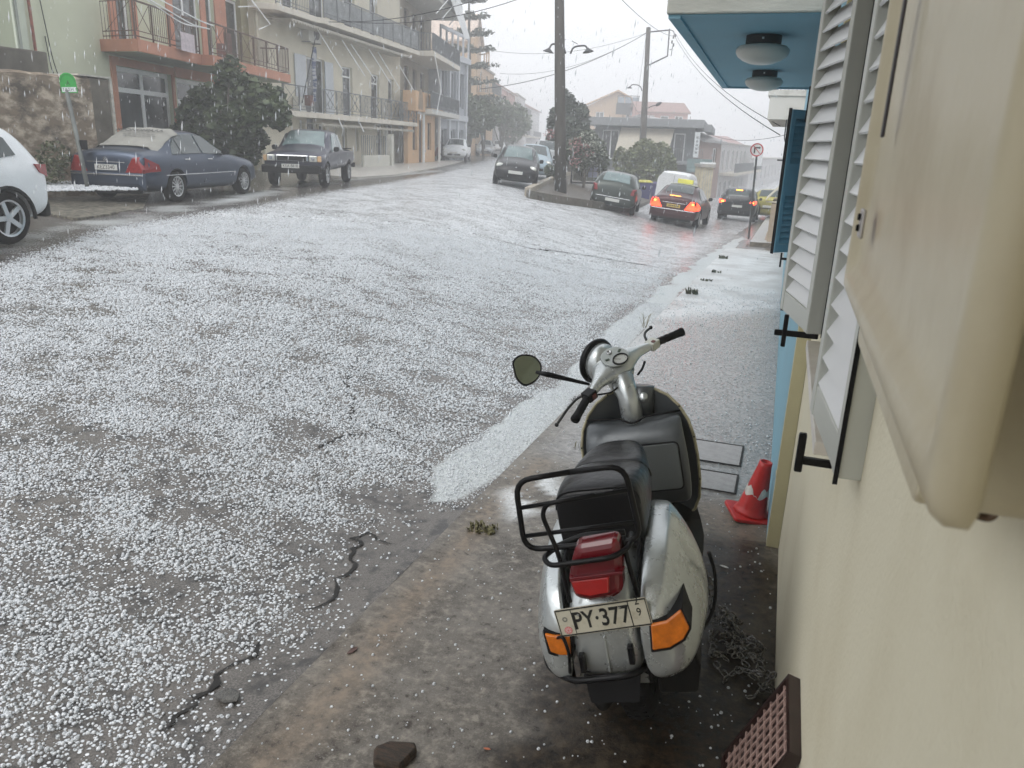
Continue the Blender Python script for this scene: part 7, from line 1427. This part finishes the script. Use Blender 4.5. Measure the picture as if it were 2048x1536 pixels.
# noticeboard, blue sign, bins
def board():
    a = G(1146, 374); d = (a - CP).dot(fw); b0 = dep(1142, 371, d); b1 = dep(1196, 379, d + .3); F = Face((b0.x, b0.y), (b1.x, b1.y)); e = empty('notice_board', (b0.x, b0.y, 0), F.rz, 'dark framed notice board with white sheets pinned on it, on the island', 'notice board')
    z0 = F.uz(1146, 372)[1]; z1 = F.uz(1150, 316)[1]; Lf = F.len; bz = float(zroad(b0.x, b0.y))
    q = MB(); q.tube(arc([F.P(0, 0, bz - .3), F.P(0, 0, z1), F.P(Lf, 0, z1), F.P(Lf, 0, bz - .3)], .15), .04, 8); q.build('frame', steel, e, smooth=True)
    part(F, e, 'backing', mat('weathered glass backing', (.22, .22, .19), .3, var=.25, scale=5), [(.08, Lf - .08, -.03, .0, z0 + .25, z1 - .08)]); part(F, e, 'bottom_rail', steel, [(.04, Lf - .04, -.03, .03, z0 + .12, z0 + .2)])
    shm = mat('pale sheet', (.55, .56, .72), .6, var=.03); W_ = Lf
    for (u, v, w, h) in ((.60, .20, .16, .26), (.78, .20, .16, .26), (.60, .48, .16, .24), (.78, .48, .16, .24), (.78, .80, .15, .18)): part(F, e, 'notice_sheet', shm, [(u * W_, (u + w) * W_, .004, .01, z0 + .2 + v * (z1 - z0) * .85, z0 + .2 + (v + h) * (z1 - z0) * .85)])
    part(F, e, 'notice_sheet', mat('old yellowed sheet', (.4, .38, .3), .6), [(.15 * W_, .4 * W_, .004, .01, z0 + .9, z0 + 1.2)])
board()
a = G(1258, 372); d = (a - CP).dot(fw); e = empty('blue_sign', a, 0, 'round blue sign with a white arrow in front of the leafy shrub', 'traffic sign'); hh = dep(1257, 322, d) - a
MB().tube([(0, 0, -.1), hh], .03, 8).build('post', steel, e); Ms = Matrix.Translation(hh + Vector((0, -.04, 0))) @ Matrix.Rotation(R(8), 4, 'Z') @ Matrix.Rotation(math.pi / 2, 4, 'X'); rr = 8 * d / 1550
b = MB(); b.lathe([(0, 0), (rr, 0), (rr, .01), (0, .01)], 28, Ms); o = b.build('disc', mat('pale sign rim', (.4, .5, .55), .5), e); b = MB(); b.lathe([(0, .011), (rr * .85, .011), (rr * .85, .015), (0, .015)], 28, Ms); b.build('blue_field', mat('faded sign blue', (.08, .20, .30), .5), o)
b = MB(); b.box(-rr * .5, rr * .2, -rr * .15, rr * .15, .016, .02, Ms @ Matrix.Rotation(R(30), 4, 'Z')); b.prism([(rr * .1, -rr * .4), (rr * .6, 0), (rr * .1, rr * .4)], lambda x, y: Ms @ Matrix.Rotation(R(30), 4, 'Z') @ Vector((x, y, .016)), lambda x, y: Ms @ Matrix.Rotation(R(30), 4, 'Z') @ Vector((x, y, .02))); b.build('arrow', whit, o)
for k, (px, py, cc_, cl, lb) in enumerate(((1287, 402, (.05, .05, .16), (.45, .42, .08), 'purple blue wheeled bin with a yellow lid beside the taxi'), (1311, 404, (.06, .055, .15), (.08, .07, .16), 'second purple blue wheeled bin, dark lidded, closer to the taxi'))):
    g_ = G(px, py); e = empty('wheeled_bin', g_, R(20), lb, 'bin', 'wheeled bins by the island')
    b = MB(); b.loft([[Vector((x * w, y * w, z)) for x, y in ((-1, -1), (1, -1), (1, 1), (-1, 1))] for z, w in ((.08, .24), (.95, .33))]); b.build('bin_body', mat('bin plastic %d' % k, cc_, .5), e, bevel=.03)
    b = MB(); b.loft([[Vector((x * w, y * w, z)) for x, y in ((-1, -1), (1, -1), (1, 1), (-1, 1))] for z, w in ((.955, .36), (1.0, .36), (1.08, .25))]); b.build('lid', mat('bin lid %d' % k, cl, .5), e, bevel=.02)
    for s_ in (-1, 1): b = MB(); b.lathe([(0, -.03), (.1, -.03), (.1, .03), (0, .03)], 14, Matrix.Translation((s_ * .22, .25, .1)) @ Matrix.Rotation(math.pi / 2, 4, 'Y')); b.build('wheel', rub, e)
# ---- houses along the downhill street and on the rise behind
def houseat(name, label, pxa, pxb, da, db, ztpx, m, wins, **k):
    A = dep(pxa, 300, da); B = dep(pxb, 300, db); dd = (da + db) / 2; zt = dep((pxa + pxb) / 2, ztpx, dd).z
    return simple_house(name, Vector((A.x, A.y, 0)), Vector((B.x, B.y, 0)), zt, m, label, wins(Vector((B.x - A.x, B.y - A.y, 0)).length, zt), zb=-5, **k) + (zt,)
dkg = mat('dark slate wall', (.10, .11, .12), .7, var=.15); lsl = mat('grey concrete fascia', (.22, .23, .24), .7, var=.1)
e, F, zt = houseat('modern_house', 'low modern house with a deep flat canopy and big cream awning behind the poles', 1188, 1386, 64, 62, 254, dkg, lambda l, z: [(.6, 2.0, z - 2.6, z - .3), (6.4, 7.3, z - 2.8, z - .4), (.6, 2.2, z - 5.6, z - 3.4)], depth=12)
part(F, e, 'canopy', lsl, [(-.6, F.len + .7, -12, 1.3, zt + .002, zt + .62)], .03); part(F, e, 'canopy_wing', lsl, [(F.len + .702, F.len + 1.3, -12, 1.0, zt - .25, zt + .3)], .03)
b = MB(); u0_, u1_ = F.uz(1243, 250, .5)[0], F.uz(1350, 250, .5)[0]; q = [F.P(u0_, .45, zt - .1), F.P(u1_, .45, zt - .1), F.P(u1_ - .3, 1.6, zt - 2.05), F.P(u0_ - .25, 1.6, zt - 2.05)]; b.add(q + [p + Vector((0, 0, -.04)) for p in q], [(0, 1, 2, 3), (7, 6, 5, 4), (0, 4, 5, 1), (1, 5, 6, 2), (2, 6, 7, 3), (3, 7, 4, 0)]); b.build('awning', mat('cream awning cloth', (.50, .46, .38), .8, var=.05), e)
part(F, e, 'balcony', lsl, [(F.len - 2.4, F.len + .8, 0, 1.2, zt - 2.75, zt - 2.5)]); railing(F, e, F.len - 2.4, F.len + .8, 1.15, zt - 2.5, m=irong, cross=False, step=.15, t=.03, panel=1)
part(F, e, 'banner', mat('pale shop banner', (.52, .55, .56), .6), [(F.len + .1, F.len + .5, 1.2, 1.26, zt - 2.2, zt - .3)]); part(F, e, 'banner_lettering', mat('grey lettering', (.15, .17, .18), .6), [(F.len + .22, F.len + .38, 1.262, 1.268, zt - 1.9 + .28 * k, zt - 1.75 + .28 * k) for k in range(5)])
part(F, e, 'screen', mat('teal shop board', (.13, .20, .20), .6), [(F.len - .3, F.len + 1.6, 1.22, 1.3, zt - 3.3, zt - 2.3)])
part(F, e, 'roof_rebar', iron, [(.8 + 1.1 * k, .84 + 1.1 * k, -2, -1.96, zt + .62, zt + .95) for k in range(7)])
e, F, zt = houseat('brick_house', 'pinkish brick house with a pitched roof right of the modern house', 1398, 1442, 63, 74, 284, mat('pinkish brick wall', (.26, .17, .145), .8, var=.12, scale=1), lambda l, z: [(l * .6, l * .8, z - 2.3, z - .5)], depth=10, roof=(1.7, .5, mat('grey roof edge', (.35, .34, .34), .8), 1))
e, F, zt = houseat('balcony_terrace', 'grey two storey house with balconies and a draped blind, right of the brick house', 1443, 1504, 76, 100, 292, greyw, lambda l, z: [(.8 + k * 3.6, 2.4 + k * 3.6, z - 2.6, z - .5) for k in range(int(l / 4))] + [(.8 + k * 3.6, 2.4 + k * 3.6, z - 5.9, z - 3.6) for k in range(int(l / 4))], depth=10, balc=())
part(F, e, 'balcony', slabm, [(0, F.len, 0, 1.5, zt - 2.95, zt - 2.7)]); railing(F, e, 0, F.len, 1.45, zt - 2.7, m=irong, cross=False, step=.25, t=.04, panel=2.5); part(F, e, 'blind', whit, [(F.len * .62, F.len * .95, 1.5, 1.56, zt - 2.2, zt - .3)])
houseat('red_roof_house', 'house with a long faded red roof above the terrace', 1442, 1506, 118, 126, 300, pinkp, lambda l, z: [(1, 2.4, z - 3, z - 1)], depth=10, roof=(1.9, .4, mat('faded red roof', (.32, .19, .18), .8, var=.1), 1))
houseat('far_row_house', 'faint grey row of houses at the bottom of the downhill street', 1505, 1585, 110, 175, 318, greyw, lambda l, z: [(2 + 6 * k, 4 + 6 * k, z - 3, z - 1) for k in range(int(l / 7))], depth=10)
houseat('orange_gable_house', 'orange gabled house on the rise, left of the solar panels', 1166, 1288, 112, 112, 217, mat('peach render', (.50, .37, .25), .8, var=.05), lambda l, z: [(1.5, 2.7, z - 2.8, z - .6), (l - 3, l - 1.8, z - 2.8, z - .6)], depth=10, roof=(2.2, .5, mat('peach verge', (.5, .33, .2), .8)))
houseat('long_pink_house', 'long pink house with a dull tiled roof right of the orange gable', 1272, 1369, 104, 104, 226, pinkp, lambda l, z: [(1 + 1.9 * k, 2.1 + 1.9 * k, z - 2, z - .4) for k in range(3)], depth=9, roof=(1.3, .3, tiles, 1))
sp_ = dep(1255, 205, 108); e = empty('solar_panel', sp_, YAW * 0 + .3, 'rack of solar panels and a water tank on the roof between the two houses', 'solar panel')
for k in range(3): b = MB(); b.box(-1.3 + k * 1.0, -.45 + k * 1.0, 0, .05, -.1, .9, Matrix.Rotation(R(-35), 4, 'X')); b.build('panel', mat('solar glass', (.12, .15, .18), .2), e)
b = MB(); b.box(-1.5, 1.8, .2, .3, -1.6, -.1); b.tube([(-1.3, .5, -1.5), (-1.3, .5, .9)], .05, 4); b.tube([(1.6, .5, -1.5), (1.6, .5, .9)], .05, 4); b.tube([(-1.3, .5, .9), (1.7, .5, .9)], .05, 4); b.build('rack', steel, e)
e, F, zt = houseat('yellow_gatehouse', 'narrow cream gate pier with slatted door beside the downhill street', 1408, 1431, 52, 52, 335, mat('cream yellow pier', (.50, .44, .30), .8), lambda l, z: [], depth=2)
part(F, e, 'cap', whit, [(-.1, F.len + .1, -.3, .1, zt + .21, zt + .32)])
part(F, e, 'gate_slat', mat('grey gate slat', (.4, .38, .32), .7), [(.12 + .16 * k, .18 + .16 * k, .003, .03, zt - 2.6, zt - .15) for k in range(4)])
lowwall('garden_wall', [(1330, 386), (1420, 392)], .25, 1.1, mat('dull red wall', (.22, .11, .09), .8, var=.2), 'dull red low garden wall behind the taxi', 'wall', 0)
# ---- green stop sign with its leaning pole on the terrace
tp0 = pp(176, 374, .62); dgs = (tp0 - CP).dot(fw); tb = dep(134, 186, dgs); e = empty('stop_sign', tp0, 0, 'leaning grey pole with a round topped green sign and white name plate', 'bus stop sign')
q0 = tb - tp0; MB().tube([(0, 0, -.1), q0 * .5, q0, dep(134, 160, dgs) - tp0], .042, 10).build('post', mat('grey pole paint', (.15, .16, .15), .5), e, smooth=True)
gc = dep(136, 167, dgs) - tp0; fr_d = (CP - (tp0 + gc)); fr_d.z = 0; fr_d.normalize(); gx_ = Vector((-fr_d.y, fr_d.x, 0)); GM = Matrix((gx_, Vector((0, 0, 1)), fr_d)).transposed().to_4x4(); GM.translation = gc + fr_d * .05; GM = GM @ Matrix.Rotation(R(4), 4, 'Z'); s1_ = dgs / 1550
w_, h_ = 14.5 * s1_, 9 * s1_
arcp = [(-w_, -18 * s1_), (w_, -18 * s1_), (w_, 4 * s1_)] + [(w_ * math.cos(a), 4 * s1_ + 16 * s1_ * math.sin(a)) for a in [k * math.pi / 12 for k in range(1, 12)]] + [(-w_, 4 * s1_)]
grs = mat('bright green sign', (.02, .36, .05), .4, var=.05); o = MB().prism(arcp, lambda x, y: GM @ Vector((x, y, 0)), lambda x, y: GM @ Vector((x, y, .012))).build('sign_plate', grs, e)
b = MB(); b.prism([(-w_ * .88, -16 * s1_), (w_ * .88, -16 * s1_), (w_ * .88, -7 * s1_), (-w_ * .88, -7 * s1_)], lambda x, y: GM @ Vector((x, y, .013)), lambda x, y: GM @ Vector((x, y, .016))); b.build('name_strip', whit, o)
text_obj('sign_lettering', 'ΣΤΑΣΗ 15', 7.5 * s1_, blk, o, GM @ Matrix.Translation((0, -11.5 * s1_, .017)), .001)
b = MB(); q = [(w_ * .84 * math.cos(a), 3 * s1_ + 13.5 * s1_ * math.sin(a)) for a in [k * math.pi / 14 for k in range(15)]]; b.tube([GM @ Vector((x, y, .014)) for x, y in q], .006, 4)
b.prism([(-4 * s1_, -4 * s1_), (0, 7 * s1_), (4 * s1_, -4 * s1_), (0, -1 * s1_)], lambda x, y: GM @ Vector((x, y, .013)), lambda x, y: GM @ Vector((x, y, .017))); b.build('sign_emblem', mat('dark green mark', (.01, .15, .02), .5), o)
b = MB(); pm_ = q0 * .45; b.lathe([(0, -.09), (.07, -.09), (.07, .09), (0, .09)], 14, Matrix.Translation(pm_ + gx_ * .09)); b.build('litter_cup', rub, e)
# hail lying on the terrace
Z = pp(170, 385, .62); rr = rng.uniform(0, 1, (2600, 2)); A_, B__, C__, D__ = pp(62, 384, .62), pp(283, 381, .62), pp(62, 360, .62), pp(290, 362, .62)
rr = rr * .94 + .02; P4 = [A_ * (1 - u) * (1 - v) + B__ * u * (1 - v) + C__ * (1 - u) * v + D__ * u * v for u, v in rr]
points_object('terrace_hail', np.array([(p.x, p.y, .628, .008 + .012 * random.random()) for p in P4]), ICE, 'white hailstones lying on top of the low terrace wall', 'hail')
# ================================================================== FALLING HAIL AND RAIN, AND THE THICK WET AIR
def falling():
    n = 26000; d = 3.5 + 36 * rng.random(n) ** .62; a = rng.uniform(-.72, .72, n); c = rng.uniform(-.54, .54, n); P = np.array(CP) + d[:, None] * (np.array(fw) + a[:, None] * np.array(cr) + c[:, None] * np.array(cu))
    k = (P[:, 2] > zroad(P[:, 0], P[:, 1]) + .1) & ((P[:, 0] < -2.0) | (P[:, 1] > 4.6)) & (P[:, 0] < .0) & ~((P[:, 0] > -1.1) & (P[:, 1] > 5.4) & (P[:, 1] < 11.8) & (P[:, 2] < 2.6)) & (P[:, 2] < 9)
    P = P[k]; n = len(P); L_ = rng.uniform(.022, .050, n); r_ = rng.uniform(.003, .0065, n); t = np.stack([rng.normal(.10, .03, n), rng.normal(.0, .03, n), np.ones(n)], -1); t /= np.linalg.norm(t, axis=1)[:, None]
    ax = np.cross(t, [1, 0, 0]); ax /= np.linalg.norm(ax, axis=1)[:, None]; ay = np.cross(t, ax)
    V = np.stack([P + t * L_[:, None], P - t * L_[:, None] * .8, P + ax * r_[:, None], P + ay * r_[:, None], P - ax * r_[:, None], P - ay * r_[:, None]], 1).reshape(-1, 3)
    base = np.array([(0, 2, 3), (0, 3, 4), (0, 4, 5), (0, 5, 2), (1, 3, 2), (1, 4, 3), (1, 5, 4), (1, 2, 5)]); Fc = (base[None] + 6 * np.arange(n)[:, None, None]).reshape(-1, 3)
    me = bpy.data.meshes.new('falling_hail'); me.vertices.add(len(V)); me.vertices.foreach_set('co', V.ravel()); me.loops.add(Fc.size); me.loops.foreach_set('vertex_index', Fc.ravel().astype(np.int32)); me.polygons.add(len(Fc)); me.polygons.foreach_set('loop_start', np.arange(0, Fc.size, 3, dtype=np.int32)); me.polygons.foreach_set('loop_total', np.full(len(Fc), 3, np.int32)); me.update(); me.polygons.foreach_set('use_smooth', [True] * len(Fc))
    m = bpy.data.materials.new('falling ice'); m.use_nodes = True; nt = m.node_tree; p = nt.nodes['Principled BSDF']; p.inputs['Base Color'].default_value = (.92, .93, .95, 1); p.inputs['Roughness'].default_value = .3; tl_ = nt.nodes.new('ShaderNodeBsdfTranslucent'); tl_.inputs[0].default_value = (.95, .96, .98, 1); tr_ = nt.nodes.new('ShaderNodeBsdfTransparent'); m1 = nt.nodes.new('ShaderNodeMixShader'); m2 = nt.nodes.new('ShaderNodeMixShader'); m1.inputs[0].default_value = .5; m2.inputs[0].default_value = .6; nt.links.new(p.outputs[0], m1.inputs[1]); nt.links.new(tl_.outputs[0], m1.inputs[2]); nt.links.new(tr_.outputs[0], m2.inputs[1]); nt.links.new(m1.outputs[0], m2.inputs[2]); nt.links.new(m2.outputs[0], nt.nodes['Material Output'].inputs[0])
    me.materials.append(m); o = bpy.data.objects.new('falling_hail', me); COL.objects.link(o); tag(o, 'hailstones and raindrops falling through the air over the street', 'falling hail', kind='stuff')
falling()
hz = MB(); hz.box(-905, 905, -305, 1305, -7, 22); hm = bpy.data.materials.new('wet air'); hm.use_nodes = True; nn = hm.node_tree.nodes; nn.remove(nn['Principled BSDF']); pv = nn.new('ShaderNodeVolumePrincipled')
pv.inputs['Color'].default_value = (.99, .99, 1, 1); pv.inputs['Density'].default_value = .0055; pv.inputs['Anisotropy'].default_value = .2; hm.node_tree.links.new(pv.outputs[0], nn['Material Output'].inputs['Volume'])
tag(hz.build('haze', hm), 'pale wet haze of heavy rain and hail filling the whole street', 'haze', kind='stuff')
# ================================================================== SMALL LITTER, THEN THE TREE OF PARTS KEPT TO THREE LEVELS
def fallen(px, py, m, label, s):
    p = GP(px, py); b = MB(); b.loft([[Vector((x * s, y * s * .35, z * s)) for x, y, z in ((-1, 0, .05), (-.4, -1, .02), (.5, -.8, .06), (1, 0, .02), (.4, .9, .08), (-.5, .7, .03))], [Vector((x * s, y * s * .35, z * s + .0015)) for x, y, z in ((-1, 0, .05), (-.4, -1, .02), (.5, -.8, .06), (1, 0, .02), (.4, .9, .08), (-.5, .7, .03))]])
    o = b.build('fallen_leaf', m); o.location = (p.x, p.y, p.z + .004); o.rotation_euler = (0, 0, px); tag(o, label, 'leaf')
fallen(705, 1303, mat('brown leaf', (.08, .035, .025), .5), 'small dark brown leaf lying on the tan kerb strip', .028)
fallen(974, 1500, mat('orange leaf', (.42, .12, .05), .5), 'tiny orange scrap on the pavement behind the scooter', .012)
fallen(1448, 1135, mat('white scrap', (.6, .6, .58), .5), 'small white scrap in the wet between scooter and wall', .022)
bpy.context.view_layer.update()
def reparent(o, p):
    w = o.matrix_world.copy(); o.parent = p; o.matrix_parent_inverse = Matrix.Identity(4); o.matrix_basis = p.matrix_world.inverted() @ w
fg = bpy.data.objects['front_shell']
for o in list(fg.children): reparent(o, sc)
bpy.data.objects.remove(fg); bpy.context.view_layer.update()
def chain_of(o):
    c = [o]
    while c[-1].parent: c.append(c[-1].parent)
    return c[::-1]
for o in sorted((x for x in bpy.data.objects if x.parent), key=lambda x: len(chain_of(x))):
    c = chain_of(o)
    if len(c) > 3: reparent(o, c[1]); bpy.context.view_layer.update()
